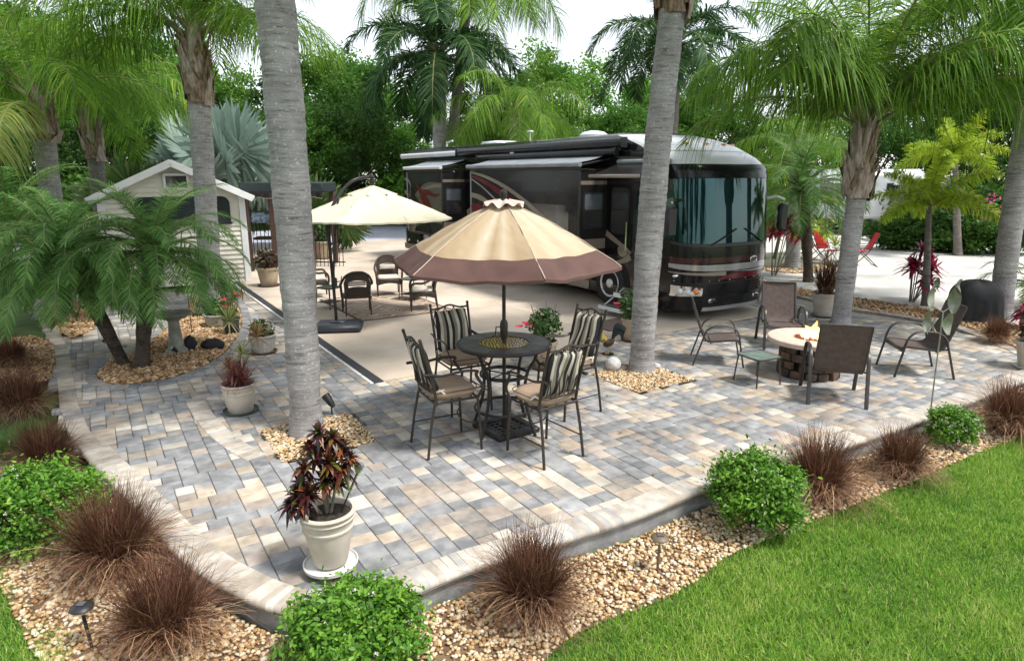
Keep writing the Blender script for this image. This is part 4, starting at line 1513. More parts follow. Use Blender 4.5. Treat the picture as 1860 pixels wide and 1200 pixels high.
# ---- dining chair (faces +y)
def dining_chair():
    t = empty('dining_chair', (0, 0, 0))
    SZ = .56
    for sx in (-1, 1):
        b = MB()
        b.tube([(sx * .235, .22, SZ), (sx * .245, .235, .3), (sx * .25, .25, 0)], .014, 8)
        b.build('leg', m_bronze, t)
        b = MB()
        b.tube([(sx * .225, -.22, SZ), (sx * .235, -.27, .3), (sx * .245, -.31, 0)], .014, 8)
        b.build('leg', m_bronze, t)
        b = MB()
        b.tube(spline([(sx * .24, .22, SZ), (sx * .25, .27, SZ + .1), (sx * .262, .22, SZ + .19), (sx * .27, .19, SZ + .25), (sx * .272, .2, SZ + .285), (sx * .27, .05, SZ + .3), (sx * .262, -.15, SZ + .28), (sx * .245, -.27, SZ + .3), (sx * .24, -.33, SZ + .3)], 4), .012, 8, flat=(1.35, .9))
        b.build('armrest', m_bronze, t)
        b = MB()
        b.tube(spline([(sx * .225, -.2, SZ - .02), (sx * .228, -.235, SZ + .2), (sx * .232, -.29, SZ + .42), (sx * .236, -.35, SZ + .64)], 4), .015, 8)
        b.ball((sx * .236, -.352, SZ + .645), .019, 8, 6)
        b.build('back_post', m_bronze, t)
    b = MB()
    b.tube([(-.235, .22, SZ), (.235, .22, SZ), (.225, -.22, SZ), (-.225, -.22, SZ)], .014, 6, closed=True)
    for x in (-.12, 0, .12):
        b.tube([(x, .22, SZ), (x, -.22, SZ)], .008, 5)
    b.build('seat_frame', m_bronze, t)
    b = MB()
    b.tube(spline([(-.236, -.34, SZ + .6), (-.13, -.35, SZ + .595), (0, -.355, SZ + .63), (.13, -.35, SZ + .595), (.236, -.34, SZ + .6)], 5), .012, 7)
    b.build('back_rail', m_bronze, t)
    b = MB()
    b.tube(spline([(-.23, -.245, SZ + .13), (0, -.26, SZ + .11), (.23, -.245, SZ + .13)], 4), .01, 6)
    b.build('lower_rail', m_bronze, t)
    for i in range(8):
        x = -.19 + .38 * i / 7
        sw_ = .02 * (-1) ** i
        b = MB()
        b.tube(spline([(x, -.258, SZ + .12), (x + sw_, -.285, SZ + .3), (x - sw_, -.315, SZ + .46), (x + sw_ * 1.4, -.35, SZ + .61)], 3), .006, 5)
        b.build('back_slat', m_bronze, t)
    b = MB()
    b.tube(spline([(-.24, .235, .3), (-.12, .15, .27), (.12, .15, .27), (.24, .235, .3)], 3), .008, 6)
    b.tube([(-.243, .24, .22), (-.24, -.275, .22)], .008, 6)
    b.tube([(.243, .24, .22), (.24, -.275, .22)], .008, 6)
    b.build('stretcher', m_bronze, t)
    # seat cushion: a pillow with welt
    def pillow(hx, hy, th, c, nx_=14, ny_=14, p=5):
        g = MB()
        def sh(u, v):
            x, y = 2 * u - 1, 2 * v - 1
            k_ = max(abs(x), abs(y))
            rr = (abs(x) ** p + abs(y) ** p) ** (1 / p)
            s_ = k_ / rr if rr > 1e-6 else 1
            return x * s_ * hx, y * s_ * hy, max(0, (1 - abs(x) ** 4) * (1 - abs(y) ** 4)) ** .3
        for sg in (1, -1):
            g.grid(lambda u, v: (c[0] + sh(u, v)[0], c[1] + sh(u, v)[1], c[2] + sg * th * sh(u, v)[2]), nx_, ny_)
        g.fix = True
        return g
    g = pillow(.245, .245, .062, (0, 0, SZ + .065))
    ct = g.build('seat_cushion', m_cush, t, ang=70)
    rim = []
    for q in np.linspace(0, 2 * PI, 44, endpoint=False):
        x, y = math.cos(q), math.sin(q)
        rr = (abs(x) ** 5 + abs(y) ** 5) ** .2
        rim.append((x * .248 / rr, y * .248 / rr, SZ + .1))
    b = MB()
    b.tube(rim, .005, 5, closed=True)
    b.build('piping', m_pipe, ct)
    # back cushion in stripes
    pat = [0, 1, 2, 0, 1, 2, 0, 1, 0, 2, 1, 0]
    g = MB()
    H_, Wd = .47, .42
    nx_, ny_ = 36, 14
    for sg in (1, -1):
        vs = []
        for j in range(ny_ + 1):
            for i in range(nx_ + 1):
                u, v = i / nx_, j / ny_
                e_ = max(0, (1 - abs(2 * u - 1) ** 5) * (1 - abs(2 * v - 1) ** 5)) ** .35
                wob = .012 * math.sin(v * 6 + 1)
                y_ = -.2 - .15 * v + .02 + sg * .042 * e_ + .008 * math.sin(u * 9 + v * 7)
                vs.append(((u - .5) * Wd * (1 - .05 * v) + wob * e_, y_, SZ + .1 + H_ * v + .012 * math.sin(u * 7) * v))
        fs, o_ = [], len(g.v)
        for j in range(ny_):
            for i in range(nx_):
                g.v if False else None
                fs.append(([j * (nx_ + 1) + i, j * (nx_ + 1) + i + 1, (j + 1) * (nx_ + 1) + i + 1, (j + 1) * (nx_ + 1) + i], pat[i * 12 // nx_]))
        g.v += vs
        for f, mi_ in fs:
            g.f.append([q + o_ for q in f])
            g.m.append(mi_)
    g.fix = True
    bc = g.build('back_cushion', [m_sblk, m_scrm, m_sgry], t, ang=70)
    for sx in (-1, 1):
        b = MB()
        x = sx * .215
        b.tube(spline([(x, -.2, SZ + .1), (x + sx * .03, -.17, SZ + .13), (x + sx * .05, -.13, SZ + .09)], 3), .006, 5, flat=(1.6, .5))
        b.tube(spline([(x, -.2, SZ + .1), (x + sx * .01, -.15, SZ + .12), (x - sx * .02, -.1, SZ + .11)], 3), .006, 5, flat=(1.6, .5))
        b.build('tie', m_tie, bc)
    return t
DC = [((.33, 6.46), 'dining chair nearest the lawn, striped back turned to the camera'),
      ((-.69, 6.66), 'left dining chair seen from the side beside the tallest trunk'),
      ((-.62, 7.86), 'far left dining chair with striped cushion facing the camera'),
      ((.68, 7.72), 'far right dining chair beside the rooster with striped cushion')]
ch0 = dining_chair()
for i, (p, lb) in enumerate(DC):
    o = ch0 if i == 0 else copy_tree(ch0)
    o.location = (p[0], p[1], 0)
    a = math.atan2(TC[1] - p[1], TC[0] - p[0])
    o.rotation_euler.z = a - PI / 2 + (.1, -.2, -.14, 0.0)[i]
    o.scale = (1.08, 1.08, 1.05)
    tag(o, lb, 'chair', 'dining chairs round the slate table')

# ---- sling chair (faces +y)
m_sling = mat('sling_mesh', (.075, .052, .045), .8, (.105, .075, .064), 20, bump=.5, bscale=300, bdist=.002)
m_slfr = mat('sling_frame', (.06, .055, .052), .4, (.08, .074, .07), 6, metal=.5)
def sling_chair():
    t = empty('sling_chair', (0, 0, 0))
    prof = spline([(.26, .40), (.2, .405), (0, .375), (-.18, .36), (-.24, .385), (-.3, .5), (-.4, .78), (-.47, .97), (-.485, .985)], 5)
    prof = spline([Vector((0, p[0], p[1])) for p in [(.27, .36), (.24, .4), (.05, .385), (-.15, .365), (-.22, .39), (-.27, .48), (-.36, .73), (-.43, .95)]], 6)
    b = MB()
    npf = len(prof)
    for k_, dy in ((0, 0), (1, -.008)):
        vs = []
        for i, p in enumerate(prof):
            for u in np.linspace(-1, 1, 7):
                sag = -.018 * (1 - u * u)
                vs.append((u * .245, p.y + (sag if i > npf * .55 else 0) + dy, p.z + (sag if i <= npf * .55 else 0) + dy * .3))
        b.add(vs, [[i * 7 + j, i * 7 + j + 1, (i + 1) * 7 + j + 1, (i + 1) * 7 + j] for i in range(npf - 1) for j in range(6)])
    b.build('sling', m_sling, t, ang=60)
    for sx in (-1, 1):
        b = MB()
        b.tube([(sx * .255, p.y, p.z) for p in prof], .015, 8)
        b.build('side_rail', m_slfr, t)
        b = MB()
        b.tube(spline([(sx * .3, .34, 0), (sx * .3, .28, .3), (sx * .3, .24, .5), (sx * .3, .16, .6), (sx * .3, .02, .625), (sx * .3, -.12, .61), (sx * .3, -.22, .54), (sx * .3, -.27, .4), (sx * .3, -.33, .2), (sx * .3, -.39, 0)], 4), .0165, 8, flat=(1.35, .8))
        b.build('arm_and_legs', m_slfr, t)
        b = MB()
        b.tube([(sx * .245, -.16, .37), (sx * .3, -.27, .39)], .011, 6)
        b.build('side_bracket', m_slfr, t)
    for q in (((-.255, -.43, .95), (.255, -.43, .95)), ((-.3, .27, .345), (.3, .27, .345)), ((-.27, -.15, .35), (.27, -.15, .35))):
        MB().tube(q, .0125, 6).build('cross_rail', m_slfr, t)
    return t
PIT = G(1474, 612, .56)
SC = [((3.25, 9.96), -102, 1.02, 'brown sling chair left of the fire pit, seen from its side'),
      ((4.62, 10.95), 170, 1.08, 'brown sling chair behind the fire pit in front of the potted red plant'),
      ((4.24, 8.27), -17, 1.12, 'brown sling chair before the fire pit with its back to the camera'),
      ((5.98, 9.4), 82, 1.1, 'brown sling chair right of the fire pit beside the metal lily')]
s0 = sling_chair()
for i, (p, rz, sc_, lb) in enumerate(SC):
    o = s0 if i == 0 else copy_tree(s0)
    o.location = (p[0], p[1], 0)
    o.rotation_euler.z = R(rz)
    o.scale = (sc_, sc_, sc_)
    tag(o, lb, 'chair', 'sling chairs round the fire pit')

# glass side table
m_tglass = mat('table_glass', (.12, .17, .15), .12, (.2, .25, .22), 6, spec=.8)
def side_table(name, loc, rz, s, h, label, group=None, m=m_slfr, shelf=False):
    t = empty(name, loc, rz, label, 'side table', group)
    b = MB()
    b.box((0, 0, h), (s - .03, s - .03, .008), bev=.003)
    b.build('glass_top', m_tglass, t)
    b = MB()
    q = s / 2
    rim = []
    for cx, cy, a0 in ((q - .06, q - .06, 0), (-q + .06, q - .06, 90), (-q + .06, -q + .06, 180), (q - .06, -q + .06, 270)):
        for a in np.linspace(a0, a0 + 90, 5):
            rim.append((cx + .06 * math.cos(R(a)), cy + .06 * math.sin(R(a)), h - .006))
    b.tube(rim, .014, 6, closed=True)
    b.build('top_frame', m, t)
    for sx in (-1, 1):
        for sy in (-1, 1):
            b = MB()
            b.tube([(sx * (q - .03), sy * (q - .03), h - .01), (sx * (q + .0), sy * (q + .0), 0)], .011, 6)
            b.build('leg', m, t)
    if shelf:
        b = MB()
        b.box((0, 0, .14), (s - .05, s - .05, .012), bev=.003)
        b.build('shelf', m, t)
    return t
side_table('side_table', G(1374, 694), R(25), .44, .4, 'small glass topped side table beside the fire pit')

# ---- fire pit
m_stone = mat('pit_stone', (.055, .035, .028), .85, (.16, .1, .07), 7, 5, bump=.6, bscale=25, rv=.45)
m_pittop = mat('pit_top', (.52, .4, .33), .7, (.62, .5, .42), 12, bump=.15, bscale=60)
m_lava = mat('lava_rock', (.18, .05, .035), .9, (.3, .1, .07), 30, bump=.6)
pit = empty('fire_pit', (PIT[0], PIT[1], 0), 0, 'round stone fire pit table with pink top and a burning flame', 'fire pit')
b = MB()
b.lathe([(.34, 0), (.34, .49)], 24)
b.build('core', m_dark, pit)
nst = 0
for k_ in range(4):
    n_ = 13
    for i in range(n_):
        a = 2 * PI * (i + .5 * (k_ % 2) + random.uniform(-.12, .12)) / n_
        wd_ = 2 * PI * .4 / n_ * random.uniform(.72, .99)
        b = MB()
        h_ = random.uniform(.1, .121)
        rot = Matrix.Rotation(a + PI / 2, 3, 'Z')
        rr = .385 + random.uniform(-.008, .012)
        b.box((rr * math.cos(a), rr * math.sin(a), .0625 + k_ * .122), (wd_, .07, h_), rot=rot, bev=.012)
        b.build('stone', m_stone, pit)
b = MB()
b.lathe([(.25, .5), (.59, .49), (.602, .5), (.602, .555), (.59, .565), (.27, .565), (.255, .555), (.25, .5)], 48, cap0=False, cap1=False)
b.build('table_ring', m_pittop, pit)
b = MB()
b.lathe([(.26, .47), (.24, .52), (.1, .535), (.001, .54)], 24, cap1=False)
b.build('burner_pan', m_lava, pit)
for i in range(46):
    b = MB() if i < 5 else None
    if i < 5:
        vs = ICO_V * np.array([1, .8, .7]) * (1 + rng.normal(0, .15, (12, 1))) * .03
        b.add([tuple(q) for q in vs], [tuple(f) for f in ICO_F])
        lr = b.mesh('lava_rock', m_lava, smooth=False)
        if i == 0:
            lrs = []
        lrs.append(lr)
    r_, a = .22 * math.sqrt(random.random()), random.random() * 2 * PI
    link('lava_rock', lrs[i % len(lrs)], pit, (r_ * math.cos(a), r_ * math.sin(a), .55), random.random() * 6)
fm = bpy.data.materials.new('flame')
fm.use_nodes = True
n_, l_ = fm.node_tree.nodes, fm.node_tree.links
bs_ = n_['Principled BSDF']
bs_.inputs['Base Color'].default_value = (0, 0, 0, 1)
bs_.inputs['Roughness'].default_value = 1
bs_.inputs['Specular IOR Level'].default_value = 0
tx = n_.new('ShaderNodeTexCoord')
sp = n_.new('ShaderNodeSeparateXYZ')
l_.new(tx.outputs['Object'], sp.inputs[0])
rp = n_.new('ShaderNodeValToRGB')
e = rp.color_ramp.elements
e[0].position, e[0].color = 0, (1, .75, .3, 1)
e[1].position, e[1].color = 1, (1, .22, .03, 1)
q = e.new(.4)
q.color = (1, .6, .12, 1)
mr = n_.new('ShaderNodeMapRange')
mr.inputs['From Min'].default_value = .54
mr.inputs['From Max'].default_value = .86
l_.new(sp.outputs['Z'], mr.inputs['Value'])
l_.new(mr.outputs[0], rp.inputs['Fac'])
l_.new(rp.outputs[0], bs_.inputs['Emission Color'])
bs_.inputs['Emission Strength'].default_value = 3.2
tr_ = n_.new('ShaderNodeBsdfTransparent')
ms_ = n_.new('ShaderNodeMixShader')
ns_ = n_.new('ShaderNodeTexNoise')
ns_.inputs['Scale'].default_value = 14
l_.new(tx.outputs['Object'], ns_.inputs['Vector'])
mr3 = n_.new('ShaderNodeMapRange')
mr3.inputs['From Min'].default_value = .35
mr3.inputs['From Max'].default_value = .6
l_.new(ns_.outputs['Fac'], mr3.inputs['Value'])
l_.new(mr3.outputs[0], ms_.inputs['Fac'])
l_.new(tr_.outputs[0], ms_.inputs[1])
l_.new(bs_.outputs[0], ms_.inputs[2])
l_.new(ms_.outputs[0], n_['Material Output'].inputs['Surface'])
flame = empty('fire_flame', (PIT[0], PIT[1], 0), 0, 'orange flame rising from the fire pit burner', 'flame')
for i, (x, y, h_, r_) in enumerate(((.02, -.05, .27, .07), (-.08, .02, .19, .055), (.08, .04, .22, .055), (.13, -.04, .14, .04), (-.02, .08, .16, .05), (.05, -.12, .12, .04))):
    b = MB()
    pts_ = [(x + .03 * math.sin(i * 2 + k_ * 1.7), y + .025 * math.cos(i + k_ * 1.4), .545 + h_ * k_ / 5) for k_ in range(6)]
    b.tube(spline(pts_, 3), [r_ * q_ for q_ in np.interp(np.linspace(0, 1, 16), [0, .25, .6, 1], [.6, 1, .55, .02])], 8)
    b.build('flame_tongue', fm, flame)

# ---- wicker armchair (faces +y)
def wickermat():
    m = mat('wicker', (.03, .02, .015), .6, (.075, .05, .037), 40, 2, rv=.1)
    n, l = m.node_tree.nodes, m.node_tree.links
    t = n['Texture Coordinate']
    ck = n.new('ShaderNodeTexChecker')
    ck.inputs['Scale'].default_value = 90
    l.new(t.outputs['Object'], ck.inputs['Vector'])
    bp = n.new('ShaderNodeBump')
    bp.inputs['Strength'].default_value = .7
    bp.inputs['Distance'].default_value = .006
    l.new(ck.outputs['Fac'], bp.inputs['Height'])
    l.new(bp.outputs[0], n['Principled BSDF'].inputs['Normal'])
    return m
m_wick = wickermat()
m_wcush = mat('wicker_cushion', (.56, .5, .42), .9, (.64, .58, .5), 6, bump=.2, bscale=80, bdist=.003)
def wicker_chair():
    t = empty('wicker_armchair', (0, 0, 0))
    # hoop: arm - back - arm
    hoop = spline([(-.29, .26, .3), (-.3, .28, .48), (-.315, .22, .6), (-.32, .02, .61), (-.31, -.14, .68), (-.24, -.27, .82), (-.12, -.34, .9), (0, -.355, .915), (.12, -.34, .9), (.24, -.27, .82), (.31, -.14, .68), (.32, .02, .61), (.315, .22, .6), (.3, .28, .48), (.29, .26, .3)], 5)
    b = MB()
    b.tube(hoop, .026, 8)
    b.build('hoop_rail', m_wick, t)
    def back(u, lo, hi, off):
        x = -.27 + .54 * u
        e_ = (2 * u - 1)
        top = .9 - .16 * e_ ** 2 - .1 * e_ ** 4
        z0 = .42
        z_ = z0 + (top - z0) * 1
        return x, e_, top
    def bp(u, v, off=0):
        e_ = 2 * u - 1
        top = .905 - .1 * e_ ** 2 - .12 * e_ ** 6
        z_ = .4 + (top - .4) * v
        y_ = -.24 - .1 * v + .1 * e_ ** 2 * (.6 + .4 * v) + off
        return (-.275 * (1 - .08 * (1 - v)) + .55 * (1 - .08 * (1 - v)) * u, y_, z_)
    # woven back with a window in it: lower band, upper arch, two stiles
    for nm, u0, u1, v0, v1 in (('back_panel', 0, 1, 0, .42), ('back_panel', 0, 1, .68, 1), ('back_stile', 0, .16, .42, .68), ('back_stile', .84, 1, .42, .68)):
        b = MB()
        for off in (0, -.02):
            b.grid(lambda u, v: bp(u0 + (u1 - u0) * u, v0 + (v1 - v0) * v, off), 12, 6)
        b.build(nm, m_wick, t, ang=60)
    b = MB()
    b.box((0, 0, .38), (.56, .52, .05), bev=.02)
    b.build('seat', m_wick, t)
    for nm, fn in (('apron', lambda u, v: (-.28 + .56 * u, .265, .37 - v * (.1 - .05 * math.sin(PI * u)))), ('apron', lambda u, v: (-.285, -.25 + .51 * u, .37 - v * (.1 - .05 * math.sin(PI * u)))), ('apron', lambda u, v: (.285, -.25 + .51 * u, .37 - v * (.1 - .05 * math.sin(PI * u))))):
        b = MB()
        b.grid(fn, 10, 2)
        b.build(nm, m_wick, t)
    for sx in (-1, 1):
        b = MB()
        b.tube([(sx * .285, .26, .4), (sx * .285, .27, .2), (sx * .285, .275, 0)], [.026, .022, .016], 8)
        b.build('leg', m_wick, t)
        b = MB()
        b.tube([(sx * .24, -.24, .45), (sx * .25, -.27, .2), (sx * .255, -.3, 0)], [.02, .018, .014], 8)
        b.build('leg', m_wick, t)
    b = MB()
    b.box((0, .02, .435), (.5, .46, .07), bev=.03)
    b.build('seat_cushion', m_wcush, t)
    b = MB()
    b.box((0, -.2, .66), (.36, .05, .1), bev=.02)
    b.build('back_cushion', m_wcush, t)
    return t
WC = [(G(575, 540), -68, 'dark wicker armchair half hidden by the tallest trunk'),
      (G(650, 570), 18, 'dark wicker armchair with its back to the camera by the umbrella weight'),
      (G(707, 536), 195, 'dark wicker armchair facing the camera on the far side of the rug'),
      (G(770, 562), 100, 'dark wicker armchair under the edge of the tan umbrella, facing left')]
w0 = wicker_chair()
for i, (p, rz, lb) in enumerate(WC):
    o = w0 if i == 0 else copy_tree(w0)
    o.location = (p[0], p[1], .018)
    o.rotation_euler.z = R(rz)
    tag(o, lb, 'chair', 'wicker armchairs on the rug')
side_table('wicker_side_table', G(600, 560)[:2] + (.018,), R(-30), .42, .46, 'dark side table beside the mast of the cream parasol', 'small tables on the rug', m_wick, True)
side_table('wicker_side_table', G(750, 545)[:2] + (.018,), R(-30), .46, .5, 'dark side table between two wicker armchairs on the rug', 'small tables on the rug', m_wick, True)
# rug
def rugmat():
    m = mat('rug_weave', (.2, .12, .085), .95, (.3, .2, .14), 9, bump=.3, bscale=150, bdist=.003)
    n, l = m.node_tree.nodes, m.node_tree.links
    t = n['Texture Coordinate']
    wv = n.new('ShaderNodeTexWave')
    wv.wave_type = 'RINGS'
    wv.inputs['Scale'].default_value = 2.6
    wv.inputs['Distortion'].default_value = 14
    wv.inputs['Detail'].default_value = 1
    wv.inputs['Detail Scale'].default_value = .9
    l.new(t.outputs['Object'], wv.inputs['Vector'])
    rp = n.new('ShaderNodeValToRGB')
    e = rp.color_ramp.elements
    e[0].position, e[0].color = .55, (0, 0, 0, 1)
    e[1].position, e[1].color = .62, (1, 1, 1, 1)
    l.new(wv.outputs['Fac'], rp.inputs['Fac'])
    mx = n.new('ShaderNodeMix')
    mx.data_type = 'RGBA'
    l.new(rp.outputs[0], mx.inputs['Factor'])
    old = n['Principled BSDF'].inputs['Base Color'].links[0].from_socket
    l.new(old, mx.inputs['A'])
    mx.inputs['B'].default_value = (.56, .48, .38, 1)
    l.new(mx.outputs['Result'], n['Principled BSDF'].inputs['Base Color'])
    return m
ra, rb_ = toAB(G(655, 585))
rug = empty('outdoor_rug', AB(ra, rb_, .012), RZ, 'brown and cream leaf patterned outdoor rug under the wicker chairs', 'rug')
b = MB()
b.box((1.05, 1.4, .005), (2.0, 2.7, .01), bev=.002)
b.build('rug_field', rugmat(), rug)
m_rugb = mat('rug_border', (.13, .075, .05), .95, bump=.3, bscale=120, bdist=.003)
for c_, d_ in (((1.05, .02, .005), (2.1, .06, .011)), ((1.05, 2.78, .005), (2.1, .06, .011)), ((.02, 1.4, .005), (.055, 2.7, .011)), ((2.08, 1.4, .005), (.055, 2.7, .011))):
    b = MB()
    b.box(c_, d_, bev=.002)
    b.build('rug_border', m_rugb, rug)
# door mat
ma, mb_ = toAB(G(1120, 590))
dm = empty('door_mat', AB(ma, mb_, .012), RZ, 'grey brown door mat on the pad below the coach steps', 'door mat')
b = MB()
b.box((0, 0, .006), (1.0, .72, .012), bev=.003)
b.build('mat_field', mat('mat_weave', (.13, .09, .075), .95, (.18, .13, .11), 30, bump=.4, bscale=200, bdist=.003), dm)
b = MB()
for sg in (-1, 1):
    b.box((sg * .515, 0, .007), (.03, .78, .014), bev=.003)
    b.box((0, sg * .375, .0068), (1.0, .03, .0138), bev=.003)
b.build('mat_edge', m_pipe, dm)

# ---- cantilever umbrella
cu0 = G(612, 596)
cu = empty('cantilever_umbrella', (cu0[0], cu0[1], 0), 0, 'cream cantilever parasol on a curved dark mast', 'umbrella')
CX, CY = AT(676, 345, 13.05)[0] - cu0[0], 13.05 - cu0[1]
b = MB()
mast = spline([(0, 0, .15), (-.02, .02, .8), (-.05, .04, 1.5), (-.06, .06, 1.95), (.02, .16, 2.3), (.2, .36, 2.62), (CX * .62, CY * .62, 2.78), (CX, CY, 2.83)], 6)
b.tube(mast, .03, 10)
b.build('mast', m_dkmet, cu)
b = MB()
b.tube([(0, -.05, .15), (.02, -.05, 1.1), (.07, 0, 1.75), (.1, .16, 2.25), (.12, .26, 2.48)], .02, 8)
b.build('brace', m_dkmet, cu)
for z_, x, y in ((1.95, -.06, .05), (.9, .01, -.02)):
    b = MB()
    b.box((x, y, z_), (.1, .09, .16), bev=.02)
    b.tube([(x, y, z_), (x + .14, y - .05, z_ + .02), (x + .16, y - .06, z_ + .12)], .01, 6)
    b.build('crank', m_blk2, cu)
b = MB()
b.lathe([(.02, -.2), (.035, -.18), (.035, -.02), (.06, 0), (.05, .03), (.01, .05)], 12, c=(CX, CY, 2.83))
b.build('hanger', m_dkmet, cu)
for i in range(8):
    b = MB()
    def fn(u, v, i=i):
        x, y, z_ = canopy_pt(u, v, i, 8, 1.6, 2.62, 2.06, .05, .02, .03, 1.12)
        q = PI / 8 + .2
        return (CX + x * math.cos(q) - y * math.sin(q), CY + x * math.sin(q) + y * math.cos(q), z_)
    b.grid(fn, 8, 10)
    b.grid(lambda u, v: tuple(np.array(fn(u, 1)) + np.array((0, 0, -.03 * v))), 8, 1)
    b.build('canopy_panel', m_cream, cu, ang=60)
    b = MB()
    b.tube([tuple(np.array(fn(0, v)) - np.array((0, 0, .02))) for v in np.linspace(.02, .99, 6)], .01, 5)
    b.build('rib', m_dkmet, cu)
b = MB()
for i in range(8):
    def fn(u, v, i=i):
        x, y, z_ = canopy_pt(u, v, i, 8, .5, 2.665, 2.5, .02, .12, .04, 1.0)
        return (CX + x, CY + y, z_)
    b.grid(fn, 8, 4)
b.build('wind_vent', m_cream, cu, ang=60)
wb0 = G(617, 600)
wb = empty('parasol_weight', (wb0[0], wb0[1], 0), R(8), 'heavy charcoal plastic weight box at the foot of the cream parasol', 'umbrella base')
b = MB()
b.box((0, 0, .085), (.86, .62, .15), bev=.05)
b.build('weight_box', mat('weight_plastic', (.022, .026, .034), .5, (.03, .035, .044), 5), wb)
b = MB()
b.box((-.02, .06, .168), (.3, .24, .03), bev=.012)
b.build('mast_plate', mat('weight_plate', (.03, .034, .042), .4), wb)

# ---- covered grill
m_cover = mat('grill_cover', (.004, .005, .0065), .75, (.007, .008, .01), 6, bump=.3, bscale=12)
bq = G(1782, 586)
gr = empty('covered_grill', (bq[0], bq[1] + .25, 0), R(-12), 'rounded barbecue under a black fabric cover', 'grill')
b = MB()
def cov(u, v):
    a = 2 * PI * u
    x, y = math.cos(a), math.sin(a)
    rr = (abs(x) ** 2.5 + abs(y) ** 2.5) ** (-1 / 2.5)
    if v < .55:
        t = v / .55
        k_ = 1.04 - .1 * t + .035 * math.sin(a * 9 + 2) * (1 - t) + .02 * math.sin(a * 17)
        z_ = .02 + .43 * t
    else:
        t = (v - .55) / .45
        k_ = math.cos(t * PI / 2) ** .75 * .94 + .012 * math.sin(a * 7 + t * 4) * (1 - t)
        z_ = .45 + .37 * math.sin(t * PI / 2) + .014 * math.sin(a * 5)
    return (x * rr * .5 * k_, y * rr * .36 * k_, z_)
b.grid(cov, 64, 20)
b.build('cover', m_cover, gr, ang=80)
b = MB()
b.tube([(.515 * math.copysign(abs(math.cos(t)) ** .66, math.cos(t)), .375 * math.copysign(abs(math.sin(t)) ** .66, math.sin(t)), .04) for t in np.linspace(0, 2 * PI, 40, endpoint=False)], .012, 5, closed=True)
b.build('hem', m_cover, gr)

# ---- red folding chairs on the far lot
m_rfab = mat('red_fabric', (.6, .02, .045), .8, (.7, .04, .07), 6)
m_pfab = mat('pink_fabric', (.68, .06, .13), .8, (.75, .1, .17), 6)
m_wht = mat('white_metal', (.7, .7, .7), .4)
def folding_chair(mf):
    t = empty('folding_chair', (0, 0, 0))
    for sx in (-1, 1):
        b = MB()
        b.tube([(sx * .27, .3, 0), (sx * .27, -.05, .4), (sx * .27, -.3, .95)], .013, 6)
        b.build('rear_frame', m_slfr, t)
        b = MB()
        b.tube([(sx * .29, -.32, 0), (sx * .29, .1, .42), (sx * .29, .22, .6), (sx * .29, -.12, .62)], .013, 6)
        b.build('front_frame', m_slfr, t)
    b = MB()
    b.tube([(-.27, .3, .012), (.27, .3, .012)], .013, 6)
    b.tube([(-.29, -.32, .012), (.29, -.32, .012)], .013, 6)
    b.build('floor_bar', m_slfr, t)
    b = MB()
    b.grid(lambda u, v: (-.26 + .52 * u, -.1 - .2 * v - .02 * math.sin(PI * u), .46 + .5 * v), 6, 6)
    b.grid(lambda u, v: (-.26 + .52 * u, -.112 - .2 * v - .02 * math.sin(PI * u), .46 + .5 * v), 6, 6)
    b.build('back_sling', mf, t)
    b = MB()
    b.grid(lambda u, v: (-.26 + .52 * u, -.1 + .42 * v, .42 + .03 * v - .02 * math.sin(PI * u)), 6, 4)
    b.grid(lambda u, v: (-.26 + .52 * u, -.1 + .42 * v, .41 + .03 * v - .02 * math.sin(PI * u)), 6, 4)
    b.build('seat_sling', mf, t)
    return t
for (p, rz, mf, lb) in ((G(1478, 470), -100, m_pfab, 'pink folding chair farthest left on the white lot'), (G(1498, 480), -150, m_rfab, 'red folding chair behind the potted red plant on the white lot'), (G(1566, 482), 75, m_rfab, 'red folding chair right of the leaning palm trunk on the white lot')):
    t = folding_chair(mf)
    t.location = p
    t.rotation_euler.z = R(rz)
    t.scale = (1.15, 1.15, 1.1)
    tag(t, lb, 'chair')
ftp = G(1530, 478)
ft = empty('folding_table', ftp, R(20), 'low round white table between the red folding chairs', 'table')
b = MB()
b.lathe([(.36, .5), (.37, .52), (.36, .54), (.001, .545)], 24)
b.build('tabletop', m_wht, ft)
for i in range(3):
    t = 2 * PI * i / 3
    b = MB()
    b.tube([(.2 * math.cos(t), .2 * math.sin(t), .5), (.3 * math.cos(t), .3 * math.sin(t), 0)], .014, 6)
    b.build('leg', m_wht, ft)
